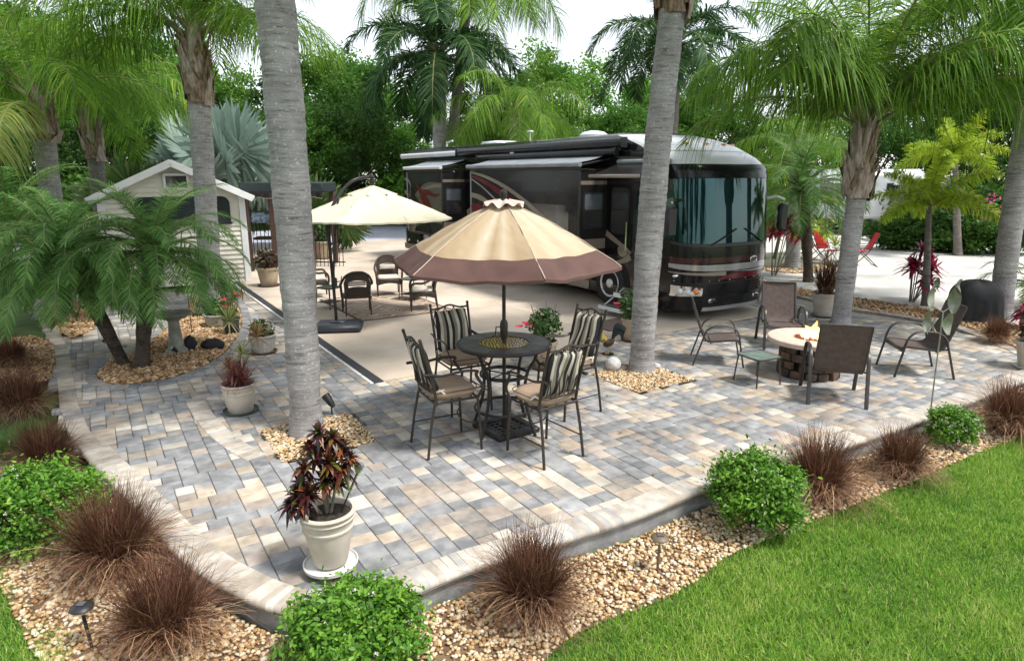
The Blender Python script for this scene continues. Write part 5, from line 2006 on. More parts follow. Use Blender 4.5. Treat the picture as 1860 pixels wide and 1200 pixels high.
# ================================================================== PALMS
def trunkmat(name, c1, c2, ring=10, bump=.8):
    """grey palm bark: uneven rings, pale lichen spots, dark scars"""
    m = bpy.data.materials.new(name)
    m.use_nodes = True
    n, l = m.node_tree.nodes, m.node_tree.links
    b = n['Principled BSDF']
    b.inputs['Roughness'].default_value = .9
    t = n.new('ShaderNodeTexCoord')
    mp = n.new('ShaderNodeMapping')
    mp.inputs['Scale'].default_value = (2.6, 2.6, ring * 2.2)
    l.new(t.outputs['Object'], mp.inputs['Vector'])
    n1 = n.new('ShaderNodeTexNoise')
    n1.inputs['Scale'].default_value = 1.6
    n1.inputs['Detail'].default_value = 9
    n1.inputs['Roughness'].default_value = .72
    l.new(mp.outputs[0], n1.inputs['Vector'])
    n2 = n.new('ShaderNodeTexNoise')
    n2.inputs['Scale'].default_value = 30
    n2.inputs['Detail'].default_value = 4
    l.new(t.outputs['Object'], n2.inputs['Vector'])
    n3 = n.new('ShaderNodeTexNoise')
    n3.inputs['Scale'].default_value = 3
    n3.inputs['Detail'].default_value = 5
    l.new(t.outputs['Object'], n3.inputs['Vector'])
    rp = n.new('ShaderNodeValToRGB')
    e = rp.color_ramp.elements
    e[0].position, e[0].color = .33, (*[q * .35 for q in c1], 1)
    e[1].position, e[1].color = .72, (*c2, 1)
    q = e.new(.44)
    q.color = (*c1, 1)
    l.new(n1.outputs['Fac'], rp.inputs['Fac'])
    sp = n.new('ShaderNodeValToRGB')
    e = sp.color_ramp.elements
    e[0].position, e[0].color = .6, (0, 0, 0, 1)
    e[1].position, e[1].color = .66, (1, 1, 1, 1)
    l.new(n2.outputs['Fac'], sp.inputs['Fac'])
    mx = n.new('ShaderNodeMix')
    mx.data_type = 'RGBA'
    mx.inputs['B'].default_value = (*[min(.62, q * 1.75) for q in c2], 1)
    ml = n.new('ShaderNodeMath')
    ml.operation = 'MULTIPLY'
    ml.inputs[1].default_value = .6
    l.new(sp.outputs[0], ml.inputs[0])
    l.new(ml.outputs[0], mx.inputs['Factor'])
    l.new(rp.outputs[0], mx.inputs['A'])
    mx2 = n.new('ShaderNodeMix')
    mx2.data_type = 'RGBA'
    mx2.blend_type = 'MULTIPLY'
    mx2.inputs['Factor'].default_value = .7
    rp3 = n.new('ShaderNodeValToRGB')
    e = rp3.color_ramp.elements
    e[0].position, e[0].color = .3, (.55, .54, .53, 1)
    e[1].position, e[1].color = .7, (1.15, 1.15, 1.15, 1)
    l.new(n3.outputs['Fac'], rp3.inputs['Fac'])
    l.new(mx.outputs['Result'], mx2.inputs['A'])
    l.new(rp3.outputs[0], mx2.inputs['B'])
    l.new(mx2.outputs['Result'], b.inputs['Base Color'])
    bp = n.new('ShaderNodeBump')
    bp.inputs['Strength'].default_value = bump
    bp.inputs['Distance'].default_value = .02
    l.new(n1.outputs['Fac'], bp.inputs['Height'])
    l.new(bp.outputs[0], b.inputs['Normal'])
    return m
m_trunk = trunkmat('palm_bark', (.29, .28, .275), (.45, .44, .435))
m_trunk2 = trunkmat('palm_bark_brown', (.14, .12, .105), (.25, .225, .2), 14)
m_datebark = trunkmat('date_bark', (.055, .04, .03), (.12, .09, .065), 5, 1.0)
m_boot = mat('palm_boot', (.1, .06, .04), .95, (.3, .22, .15), 9, 6, bump=.7, bscale=22, stretch=(3, 3, .7))
m_boot2 = mat('palm_boot_grey', (.2, .15, .12), .95, (.42, .36, .3), 7, 6, bump=.6, bscale=22, stretch=(3, 3, .7))
m_rach = mat('palm_rachis', (.11, .14, .045), .6, (.2, .2, .08), 4)
lf_queen = leafmat('queen_frond', [(.045, .115, .014), (.085, .195, .022), (.14, .28, .03), (.22, .38, .042), (.36, .46, .06)], .55, .45, .16, .22)
lf_yell = leafmat('yellowing_frond', [(.09, .17, .03), (.16, .24, .04), (.25, .29, .05), (.36, .33, .07)], .45, .4, .12)
lf_date = leafmat('date_frond', [(.038, .1, .026), (.085, .2, .045), (.155, .315, .07), (.27, .45, .115)], .5, .4, .12, .25)
lf_royal = leafmat('royal_frond', [(.015, .05, .017), (.03, .08, .025), (.06, .14, .035), (.1, .2, .05)], .55, .4, .16, .22)
lf_fox = leafmat('foxtail_frond', [(.16, .28, .03), (.27, .42, .035), (.45, .56, .04), (.65, .6, .05)], .5, .45, .1, .25)
lf_silver = leafmat('silver_fan', [(.16, .24, .2), (.23, .32, .27), (.31, .4, .34), (.4, .47, .4)], .5, .25, .1)
lf_fan = leafmat('green_fan', [(.03, .08, .02), (.06, .13, .03), (.1, .18, .05), (.22, .24, .09)], .45, .35, .15)

def frond_mesh(name, e0, L, n, ll, lw, bend, droop, fwd=.55, up=.35, plane=.3, mats=None, seed=0, seg=3, start=.16, rr=.02):
    """one feather frond: base at 0, leaving along +x at elevation e0 (deg), arching under its weight"""
    r_ = np.random.default_rng(seed)
    ns = 16
    s = np.linspace(0, 1, ns + 1)
    el = R(e0) - R(bend) * s ** 1.25
    sw_ = r_.normal(0, .12)
    dx = np.cos(el) * L / ns
    dz = np.sin(el) * L / ns
    X = np.concatenate([[0], np.cumsum(dx[:-1])])
    Zc = np.concatenate([[0], np.cumsum(dz[:-1])])
    Yc = sw_ * (s ** 2) * L * .25
    P = np.stack([X, Yc, Zc], 1)
    g = MB()
    g.tube([tuple(p) for p in P], [rr * (1 - .85 * q) + .003 for q in s], 5)
    t = np.linspace(start, .995, n)
    B = np.stack([np.interp(t, s, P[:, k]) for k in range(3)], 1)
    T = unit(np.stack([np.cos(np.interp(t, s, el)), np.gradient(np.interp(t, s, Yc), t) / L, np.sin(np.interp(t, s, el))], 1))
    U = unit(np.cross(T, np.array([0, 1.0, 0])) * -1)
    U = np.where((U[:, 2:3] < 0) & (np.abs(U[:, 2:3]) > .01), -U, U)
    base, drs, sds, Ls, Ws, Ks = [], [], [], [], [], []
    for sd in (-1, 1):
        tt = t + r_.normal(0, .002, n)
        sv = np.array([0, sd, 0.0])
        f = fwd + .5 * tt[:, None] ** 2 + r_.normal(0, .1, (n, 1))
        u_ = up + r_.uniform(-plane, plane, (n, 1))
        d = unit(T * f + sv + U * u_)
        ln = ll * np.interp(tt, [start, .35, .6, .85, 1], [.62, 1, 1, .72, .35]) * r_.uniform(.85, 1.12, n)
        base.append(B)
        drs.append(d)
        sds.append(unit(np.cross(d, U) + r_.normal(0, .25, (n, 3))))
        Ls.append(ln)
        Ws.append(lw * r_.uniform(.8, 1.2, n))
        Ks.append(droop * r_.uniform(.35, 1.5, n))
    V, F, ids = blades(np.concatenate(base), np.concatenate(drs), np.concatenate(sds), np.concatenate(Ls), np.concatenate(Ws), np.concatenate(Ks), seg)
    # rachis quads -> tris
    RV_ = np.array(g.v)
    RF = []
    for f in g.f:
        for k in range(1, len(f) - 1):
            RF.append((f[0], f[k], f[k + 1]))
    RF = np.array(RF)
    rnd = np.clip(r_.beta(2, 2.4, 2 * n), 0, 1)
    VV = np.concatenate([RV_, V])
    FF = np.concatenate([RF, F + len(RV_)])
    mi = np.concatenate([np.zeros(len(RF), int), np.ones(len(F), int)])
    return npmesh(name, VV, FF, mats, rnd=np.concatenate([np.full(len(RV_), .5), rnd[ids]]), mi=mi)
FR = {}
SPEC = {
    'queen': dict(L=3.3, n=105, ll=.8, lw=.02, bend=100, droop=.95, fwd=.45, up=.3, plane=.6, mats=[m_rach, lf_queen], rr=.028),
    'yellow': dict(L=2.9, n=105, ll=.75, lw=.025, bend=95, droop=1.1, fwd=.45, up=.2, plane=.4, mats=[m_rach, lf_yell], rr=.026),
    'date': dict(L=1.45, n=80, ll=.28, lw=.0105, bend=115, droop=.35, fwd=.7, up=.3, plane=.15, mats=[m_rach, lf_date], rr=.012, start=.1),
    'royal': dict(L=3.9, n=110, ll=.85, lw=.05, bend=120, droop=.5, fwd=.5, up=.35, plane=.55, mats=[m_rach, lf_royal], rr=.04),
    'fox': dict(L=1.8, n=150, ll=.36, lw=.03, bend=75, droop=.25, fwd=.35, up=.0, plane=1.3, mats=[m_rach, lf_fox], rr=.016, start=.1),
    'areca': dict(L=2.2, n=60, ll=.5, lw=.034, bend=85, droop=.4, fwd=.7, up=.5, plane=.2, mats=[m_rach, lf_fox], rr=.016, start=.1),
}
ELV = (78, 58, 38, 16, -8)
def frond(spec, e, v):
    k = (spec, e, v)
    if k not in FR:
        q = dict(SPEC[spec])
        if e >= 70:
            q['bend'] *= .72
        if e < 0:
            q['bend'] *= .62
        FR[k] = frond_mesh('frond', e, seed=hash((len(FR), 3)) % 9999, **q)
    return FR[k]
def crown(parent, top, spec, n, scale=1.0, el=(78, -8), seed=1, az0=None, extra=(), spread=.1, clear=False):
    r_ = random.Random(seed)
    a0 = r_.random() * 6.28 if az0 is None else az0
    for i in range(n):
        f = i / max(1, n - 1)
        e = el[0] + (el[1] - el[0]) * f ** .85 + r_.uniform(-7, 7)
        eb = min(ELV, key=lambda q: abs(q - e))
        o = link('frond', frond(spec, eb, r_.randint(0, 1)), parent)
        o.location = (top[0] + r_.uniform(-.04, .04), top[1] + r_.uniform(-.04, .04), top[2] - .12 * scale * f * (1 if spec in ('queen', 'royal', 'yellow') else .35))
        a = a0 + i * 2.39996 + r_.uniform(-.15, .15)
        if clear and e < 66:
            # keep the low fronds off the side that faces the patio, so that the trunk head shows
            q = (a - 1.5 * PI + PI) % (2 * PI) - PI
            if abs(q) < .75:
                a += math.copysign(.75 - abs(q) + .1, q)
        o.rotation_euler = (r_.uniform(-.1, .1), R(eb - e) * .5, a)
        s_ = scale * r_.uniform(.88, 1.1)
        o.scale = (s_, s_, s_)
    for (az, e, s_) in extra:
        o = link('frond', frond(spec, e, r_.randint(0, 1)), parent)
        o.location = (top[0], top[1], top[2] - .1)
        o.rotation_euler = (0, 0, R(az))
        o.scale = (s_, s_, s_)
def trunk(parent, base, top, r0, r1, m, bulge=0.0, rings=True, bend=(0, 0), nseg=150, name='trunk', wob=.03):
    b = MB()
    B, T = Vector(base), Vector(top)
    pts_, rs = [], []
    r_ = random.Random(int(abs(B.x * 100)) + 7)
    for i in range(nseg + 1):
        t = i / nseg
        p = B.lerp(T, t) + Vector((bend[0], bend[1], 0)) * 4 * t * (1 - t)
        q = r0 + (r1 - r0) * t + bulge * math.sin(PI * min(1, t * 1.2)) + .22 * r0 * math.exp(-t * 22)
        if rings:
            q *= 1 + (.028 if i % 4 == 0 else (.012 if i % 4 == 1 else 0)) + r_.uniform(-.014, .014)
        pts_.append(p)
        rs.append(q)
    b.tube(pts_, rs, 20)
    # slight out-of-round
    for k in range(len(b.v)):
        x, y, z_ = b.v[k]
        f = wob * math.sin(z_ * 7 + x * 9) * r0
        b.v[k] = (x + f, y + f * .6, z_)
    return b.build(name, m, parent, ang=60)
def boots(parent, c, axis, r0, r1, h, n, m, seed=0, name='leaf_base'):
    """old frond sheaths clasping the top of the trunk"""
    r_ = random.Random(seed)
    ax = Vector(axis).normalized()
    n = int(n * 1.9)
    for i in range(n):
        f = i / n
        a = i * 2.4 + r_.uniform(-.25, .25)
        hb = h * f * .85 - .05
        rr = r0 * 1.12 + (r1 - r0) * f
        ln = h * r_.uniform(.25, .55)
        o_ = Vector((math.cos(a), math.sin(a), 0))
        sd = Vector((-math.sin(a), math.cos(a), 0))
        flare, wd, skew = r_.uniform(.02, .16), r_.uniform(.55, .95), r_.uniform(-.12, .12)
        b = MB()
        def fn(u, v):
            y = (2 * u - 1)
            tip = .12 * h * (r_.random() - .3) * (v > .95)
            out = rr * math.cos(y * .8 * wd * (1 - .5 * v)) + .012 + .05 * math.sin(PI * min(1, v * 1.3)) * (1 - abs(y)) + flare * v ** 2.5
            return Vector(c) + ax * (hb + ln * v + tip) + o_ * out + sd * (rr * math.sin(y * wd) * (1 - .68 * v) + skew * v)
        b.grid(fn, 5, 6)
        b.build(name, m if r_.random() < .6 else (m_boot2 if m is m_boot else m_boot), parent, ang=50)

def palm(name, label, base, top, r0, r1, spec, n, scale=1.0, mt=None, el=(78, -8), seed=1, boot=None, bend=(0, 0), bulge=0, extra=(), az0=None, group=None, clear=False):
    t = empty(name, base, 0, label, 'palm tree', group)
    tp = Vector(top) - Vector(base)
    trunk(t, (0, 0, 0), tp, r0, r1, mt or m_trunk, bulge, bend=bend)
    ax = Vector((tp.x * .15, tp.y * .15, tp.z))
    if boot:
        h_, nb, mm = boot
        b = MB()
        b.lathe([(r1 * 1.02, -.05), (r1 * 1.25, h_ * .3), (r1 * 1.1, h_ * .7), (r1 * .55, h_ * 1.05), (.02, h_ * 1.3)], 14, c=tp, wob=lambda a, i: 1 + .06 * math.sin(a * 5 + i))
        b.build('crown_shaft', mm, t)
        boots(t, tp + Vector((0, 0, -.08)), ax, r1 * 1.12, r1 * .75, h_, nb, mm, seed)
        ctop = tp + Vector((0, 0, h_ * .95))
    else:
        ctop = tp
    crown(t, ctop, spec, n, scale, el, seed, az0, extra, clear=clear)
    return t
def PT(px, py, Y):
    return AT(px, py, Y)
# the two big grey trunks whose crowns are above the picture
b1 = G(557, 785)
palm('queen_palm', 'tall queen palm with the thickest pale grey trunk in the left centre', (b1[0], b1[1], -.02), (AT(505, 40, 7.05)[0] - .12, 7.15, 6.9), .16, .182, 'queen', 18, 1.0, seed=3, boot=(.7, 12, m_boot), bulge=.022, bend=(.06, 0),
     extra=((22, -8, 1.1), (36, 16, 1.2), (340, 16, 1.1), (160, 16, 1.05), (195, -8, 1.0)))
b2 = G(1165, 672)
t2 = AT(1222, 12, 9.5)
palm('queen_palm', 'queen palm whose smooth grey trunk stands between the table and the fire pit', (b2[0], b2[1], -.02), (t2[0], 9.5, t2[2] - .05), .165, .175, 'queen', 20, 1.0, seed=8, boot=(1.3, 16, m_boot), bulge=.02, bend=(-.05, 0), el=(84, 34), clear=True,
     extra=((192, 38, .9), (345, 38, 1.0), (10, 38, 1.05)))
# right palm, crown in view
b3 = G(1526, 592)
t3 = AT(1556, 352, 12.45)
palm('queen_palm', 'queen palm leaning over the fire pit with its full drooping crown in view', (b3[0], b3[1], 0), (t3[0], 12.45, t3[2]), .165, .17, 'queen', 28, 1.1, seed=12, boot=(1.25, 20, m_boot2), el=(88, 48), bulge=.0, clear=True,
     extra=((183, 58, 1.15), (165, 38, 1.1), (356, 38, 1.15), (12, 58, 1.2), (205, 58, 1.15), (338, 58, 1.2)))
# left middle palm in front of the shed
t4 = AT(362, 182, 14.3)
p4 = AT(384, 545, 14.3)
palm('queen_palm', 'queen palm with shaggy brown crown base in front of the shed', (p4[0], 14.3, 0), (t4[0], 14.3, t4[2]), .235, .21, 'queen', 22, 1.05, mt=m_trunk, seed=21, boot=(1.3, 18, m_boot), el=(84, 34), clear=True,
     extra=((184, 38, 1.1), (168, 38, 1.1), (355, 38, 1.0)))
# far left palms
t5 = AT(173, 285, 19)
palm('queen_palm', 'slim queen palm with grey boots behind the date palms at left', (AT(186, 420, 19)[0], 19, 0), (t5[0], 19, t5[2]), .2, .2, 'queen', 20, 1.1, mt=m_trunk2, seed=31, boot=(1.5, 16, m_boot2), el=(84, 30), clear=True, extra=((200, 38, 1.1), (340, 38, 1.1)))
t6 = AT(80, 250, 15.5)
palm('queen_palm', 'leftmost queen palm with yellowing drooping fronds', (AT(95, 430, 15.5)[0], 15.5, 0), (t6[0], 15.5, t6[2]), .23, .22, 'queen', 16, 1.05, mt=m_trunk, seed=37, boot=(.9, 10, m_boot), el=(84, 30), clear=True, extra=((215, 38, 1.0), (330, 38, .95)))
# yellow fronds are old ones of that palm
yp = bpy.data.objects['queen_palm.005']
for az, e in ((250, -8), (285, 16), (222, -8)):
    o = link('frond', frond('yellow', e, 0), yp)
    o.location = Vector(t6) - Vector(yp.location) + Vector((0, 0, .55))
    o.rotation_euler.z = R(az)
    o['label'] = 'yellowing old frond'
# right edge palm
t7 = AT(1880, 150, 13.2)
palm('queen_palm', 'queen palm trunk at the right edge behind the covered grill', (AT(1822, 545, 13.2)[0], 13.2, 0), (t7[0], 13.2, t7[2]), .2, .19, 'queen', 20, 1.1, seed=41, boot=(1.0, 12, m_boot), el=(84, 25), bend=(-.05, 0), extra=((180, 38, 1.1), (205, 16, 1.0)))
# tall royal palm behind the motorhome
t8 = AT(797, 165, 33)
palm('royal_palm', 'tall dark royal palm rising behind the motorhome', (t8[0], 33, 0), (t8[0], 33, t8[2]), .36, .33, 'royal', 22, 1.25, mt=m_trunk, seed=51, el=(80, -8), boot=(1.6, 8, m_boot2))
t8b = AT(1225, 130, 30)
palm('royal_palm', 'dark palm behind the front of the motorhome', (t8b[0], 30, 0), (t8b[0], 30, t8b[2]), .3, .28, 'royal', 18, 1.15, mt=m_trunk2, seed=52, el=(78, -8), boot=(1.2, 6, m_boot2))
t8c = AT(852, -30, 36)
palm('queen_palm', 'weeping queen palm whose long fronds hang above the motorhome', (AT(800, 300, 36)[0], 36, 0), (t8c[0], 36, t8c[2]), .28, .26, 'queen', 18, 1.9, mt=m_trunk2, seed=55, el=(60, -8), boot=(1.0, 6, m_boot), extra=((270, -8, 2.0), (285, -8, 1.9), (300, -8, 1.9)))
# shorter queen palm behind the motorhome roof
t9 = AT(930, 235, 31)
palm('queen_palm', 'bushy palm showing above the motorhome roof', (t9[0], 31, 0), (t9[0], 31, t9[2]), .22, .2, 'queen', 22, 1.2, mt=m_trunk2, seed=61, el=(75, 0), boot=(.8, 6, m_boot))
# trunk on the gravel island and the foxtails
ti = AT(1447, 300, 20.6)
palm('queen_palm', 'short grey palm on the gravel island beside the motorhome mirror', (AT(1440, 480, 20.6)[0], 20.6, 0), (ti[0], 20.6, ti[2]), .22, .2, 'queen', 14, .8, seed=63, el=(75, 5), boot=(.6, 8, m_boot2))
fx_ = [(1688, 560, 372, 14.5, 'yellow green foxtail palm in the bed behind the fire pit', .8), (1735, 545, 285, 24, 'tall yellow foxtail palm in front of the far hedge', 1.15)]
for px, pyb, pyt, Y, lb, sc_ in fx_:
    tt = AT(px, pyt, Y)
    palm('foxtail_palm', lb, (AT(px - 8, pyb, Y)[0], Y, 0), (tt[0], Y, tt[2]), .085 * (Y / 14.5), .05 * (Y / 14.5), 'fox', 13, sc_ * .95, mt=m_trunk2, seed=int(px), el=(80, 12))
# clump palm glowing yellow behind the motorhome nose
def clump_palm(name, label, loc, spec, n, sc_, seed, el=(85, 25)):
    t = empty(name, loc, 0, label, 'palm')
    r_ = random.Random(seed)
    for i in range(4):
        a, d = r_.random() * 6.28, .25
        b = MB()
        b.tube([(d * math.cos(a), d * math.sin(a), 0), (d * 1.6 * math.cos(a), d * 1.6 * math.sin(a), .9 * sc_)], [.06, .045], 8)
        b.build('stem', m_rach, t)
    crown(t, (0, 0, .7 * sc_), spec, n, sc_, el, seed)
    return t
ap = AT(1400, 400, 23)
clump_palm('areca_palm', 'golden areca palm clump behind the motorhome nose', (ap[0], 23, 0), 'areca', 26, 1.35, 71)

# pygmy date palms: curved brown stems, fine fronds
def date_palm(name, label, stems, seed, n=30, sc_=1.0):
    b0 = stems[0][0]
    t = empty(name, b0, 0, label, 'palm')
    for k, (b_, tp, r_) in enumerate(stems):
        p0, p1 = Vector(b_) - Vector(b0), Vector(tp) - Vector(b0)
        trunk(t, p0, p1, r_, r_ * 1.25, m_datebark, bend=((p1.x - p0.x) * -.08, 0), nseg=40, name='stem', wob=.1)
        for i in range(40):
            f = random.random() ** .7
            a = i * 2.4
            q = p0.lerp(p1, f)
            rr = r_ * (1 + .25 * f)
            g = MB()
            g.box(q + Vector((math.cos(a) * rr, math.sin(a) * rr, 0)), (.035, .035, .05), rot=Matrix.Rotation(a, 3, 'Z') @ Matrix.Rotation(-.5, 3, 'Y'), bev=.01)
            if i == 0:
                nubm = MB().box((0, 0, 0), (.035, .035, .05), bev=.01).mesh('leaf_scar', m_datebark)
            o = link('leaf_scar', nubm, t, q + Vector((math.cos(a) * rr, math.sin(a) * rr, 0)), a)
            o.rotation_euler.y = -.5
        crown(t, p1, 'date', n, sc_ * (1 if k == 0 else .95), (86, -8), seed + k * 7)
    return t
date_palm('pygmy_date_palm', 'large twin stemmed date palm arching over the curved bed', [((*G(256, 668)[:2], 0), AT(282, 462, 9.9), .1), ((*G(225, 662)[:2], 0), AT(112, 465, 9.75), .085)], 81, 54, 1.08)
dp2 = G(122, 572)
date_palm('pygmy_date_palm', 'smaller date palm in the wedge bed by the path at far left', [((dp2[0], dp2[1], 0), (dp2[0] - .1, dp2[1] + .1, 1.1), .1)], 83, 30, 1.15)
dpl = G(-30, 600)
date_palm('pygmy_date_palm', 'date palm cut off by the left edge of the picture', [((dpl[0], dpl[1], 0), AT(15, 430, 11.6), .1)], 84, 34, 1.3)
dp3 = G(1468, 512)
date_palm('pygmy_date_palm', 'date palm on a thin dark stem behind the sling chairs', [((dp3[0], dp3[1], 0), AT(1458, 345, dp3[1] + .1), .12)], 85, 36, 1.45)
dp4 = G(1850, 560)
date_palm('pygmy_date_palm', 'low date palm behind the covered grill', [((dp4[0] + .3, dp4[1], 0), (dp4[0] + .3, dp4[1], .55), .1)], 86, 22, 1.0)

# fan palms
def fan_leaf(name, rad, nseg, mats, seed, span=300, stalk=.9):
    """round pleated fan in the xz plane facing +y, stalk down to the origin"""
    r_ = np.random.default_rng(seed)
    a = R(90) + np.linspace(-R(span / 2), R(span / 2), nseg)
    d = np.stack([np.cos(a), r_.normal(.0, .05, nseg) + .1 * np.abs(np.linspace(-1, 1, nseg)), np.sin(a)], 1)
    d = unit(d)
    sd = np.stack([-np.sin(a), np.where(np.arange(nseg) % 2 == 0, .35, -.35), np.cos(a)], 1)
    base = np.tile(np.array([[0, 0, stalk]]), (nseg, 1))
    wd = rad * R(span) / nseg * 1.08
    V, F, ids = blades(base, d, sd, rad * r_.uniform(.88, 1.05, nseg), np.full(nseg, wd), r_.uniform(.0, .1, nseg), 4, [.03, .26, .51, .6])
    g = MB()
    g.tube([(0, 0, 0), (0, -.03, stalk * .6), (0, 0, stalk)], [.022, .016, .012], 6)
    RV_ = np.array(g.v)
    RF = np.array([(f[0], f[k], f[k + 1]) for f in g.f for k in range(1, len(f) - 1)])
    rn = np.clip(.5 + .25 * np.where(np.arange(nseg) % 2 == 0, 1, -1) + r_.normal(0, .12, nseg), 0, 1)
    return npmesh(name, np.concatenate([RV_, V]), np.concatenate([RF, F + len(RV_)]), mats, rnd=np.concatenate([np.full(len(RV_), .5), rn[ids]]), mi=np.concatenate([np.zeros(len(RF), int), np.ones(len(F), int)]))
def fan_palm(name, label, loc, h, n, sc_, lm, seed, spread=1.0, trunk_r=.2):
    t = empty(name, loc, 0, label, 'palm')
    r_ = random.Random(seed)
    if h > .2:
        trunk(t, (0, 0, 0), (0, 0, h), trunk_r, trunk_r * .9, m_trunk2)
    ms = [fan_leaf('fan_leaf', 1.0, 44, [m_rach, lm], seed + k) for k in range(3)]
    for i in range(n):
        f = i / n
        o = link('fan_leaf', ms[i % 3], t, (0, 0, h))
        az = i * 2.4 + r_.uniform(-.2, .2)
        tilt = (8 + 74 * f ** .9) * spread
        # tilt the leaf outwards about x, then turn it; fan looks outwards
        o.rotation_euler = (Matrix.Rotation(az, 3, 'Z') @ Matrix.Rotation(R(-tilt), 3, 'X') @ Matrix.Rotation(R(r_.uniform(25, 80)) * r_.choice((-1, 1)), 3, 'Z')).to_euler()
        s_ = sc_ * r_.uniform(.85, 1.1)
        o.scale = (s_, s_, s_)
    return t
sv = AT(405, 300, 24)
fan_palm('bismarck_palm', 'silver blue fan palm behind the shed', (sv[0], 24, 0), 2.3, 20, 1.75, lf_silver, 91, trunk_r=.3)
for px, Y, h_, sc_, sd_, lb in ((585, 25, .6, 1.2, 94, 'green fan palm behind the cream parasol'), (510, 27, 1.4, 1.3, 97, 'green fan palm between the shed and the thick trunk'), (250, 22, 1.6, 1.1, 99, 'dark spiky fan palm left of the shed roof')):
    q = AT(px, 400, Y)
    fan_palm('fan_palm', lb, (q[0], Y, 0), h_, 20, sc_, lf_fan, sd_)
# ================================================================== BROADLEAF TREES AND HEDGES BEHIND
m_bark = mat('tree_bark', (.05, .04, .03), .95, (.11, .09, .07), 8, bump=.6)
lf_tree = [leafmat('tree_leaves_mid', [(.03, .085, .012), (.065, .165, .022), (.11, .25, .035), (.18, .35, .06)], .6, .45, .18, .2),
           leafmat('tree_leaves_light', [(.05, .13, .018), (.1, .24, .03), (.17, .35, .05), (.27, .46, .08)], .6, .5, .15, .2),
           leafmat('tree_leaves_dark', [(.018, .055, .01), (.038, .1, .015), (.07, .155, .024), (.12, .23, .04)], .6, .4, .18, .2)]
def leaves(C, Rr, per, size, r_, flat=.0, shell=.55):
    """small pointed leaves in clumps; C (k,3) centres, Rr radii"""
    k = len(C)
    n = k * per
    d = unit(r_.normal(0, 1, (n, 3)))
    rad = r_.uniform(0, 1, n) ** shell
    ci = np.repeat(np.arange(k), per)
    P = C[ci] + d * (rad * Rr[ci])[:, None] * np.array([1, 1, .75])
    nd = unit(d * .6 + r_.normal(0, .7, (n, 3)) + np.array([0, 0, flat]))
    sd = unit(np.cross(nd, r_.normal(0, 1, (n, 3))))
    L = size * r_.uniform(.7, 1.35, n)
    a = P - nd * 0
    tdir = unit(np.cross(nd, sd))
    V = np.stack([P - tdir * L[:, None] * .5, P + sd * L[:, None] * .3, P + tdir * L[:, None] * .5, P - sd * L[:, None] * .3], 1).reshape(-1, 3)
    F = np.arange(n * 4).reshape(n, 4)
    return V, F, np.repeat(np.arange(n), 4), d[:, 2], rad, ci
def tree_proto(h, cr, seed, nclump=85, per=210, size=.24, clear=.3, lm=0, top_open=.0):
    r_ = np.random.default_rng(seed)
    C = []
    while len(C) < nclump:
        p = r_.uniform(-1, 1, 3)
        q = np.linalg.norm(p)
        if q > 1 or q < .35:
            continue
        C.append(p)
    C = np.array(C)
    ch = h * (1 - clear)
    C = C * np.array([cr, cr, ch / 2]) + np.array([0, 0, h * clear + ch / 2])
    C[:, :2] *= (1 - .35 * np.clip((C[:, 2] - h * .6) / (h * .4), 0, 1))[:, None]
    Rr = r_.uniform(.55, 1.25, nclump) * cr * .3
    V, F, ids, up, rad, ci = leaves(C, Rr, per, size, r_)
    cl_b = r_.normal(0, .13, nclump)
    rnd = np.clip(.42 + cl_b[ci] + r_.normal(0, .16, len(ci)), 0, 1)
    me = npmesh('crown', V, F, lf_tree[lm], rnd=rnd[ids], smooth=False)
    b = MB()
    b.tube([(0, 0, -.1), (.05, .02, h * .2), (.0, .08, h * .4), (.1, 0, h * .65)], [h * .024, h * .019, h * .014, h * .005], 9)
    for i in range(16):
        c = C[r_.integers(nclump)]
        z0 = h * r_.uniform(.2, .5)
        s_ = Vector((.03, .05, z0))
        e_ = Vector(c)
        md = s_.lerp(e_, .5) + Vector((0, 0, .12 * h * r_.uniform(0, .4)))
        b.tube([s_, md, e_], [h * .009, h * .006, h * .002], 6)
    return me, b.mesh('trunk', m_bark)
TP = [tree_proto(11, 4.6, 201, lm=0), tree_proto(12, 4.2, 202, lm=1, clear=.25, per=160), tree_proto(10, 4.8, 203, lm=2, clear=.15, per=220), tree_proto(9, 3.8, 204, lm=1, clear=.15)]
def tree(proto, x, y, sc_, rz, label, group='trees beyond the road'):
    t = empty('broadleaf_tree', (x, y, -.05), rz, label, 'tree', group)
    link('crown', TP[proto][0], t)
    link('trunk', TP[proto][1], t)
    t.scale = (sc_, sc_, sc_ * random.uniform(.92, 1.08))
    return t
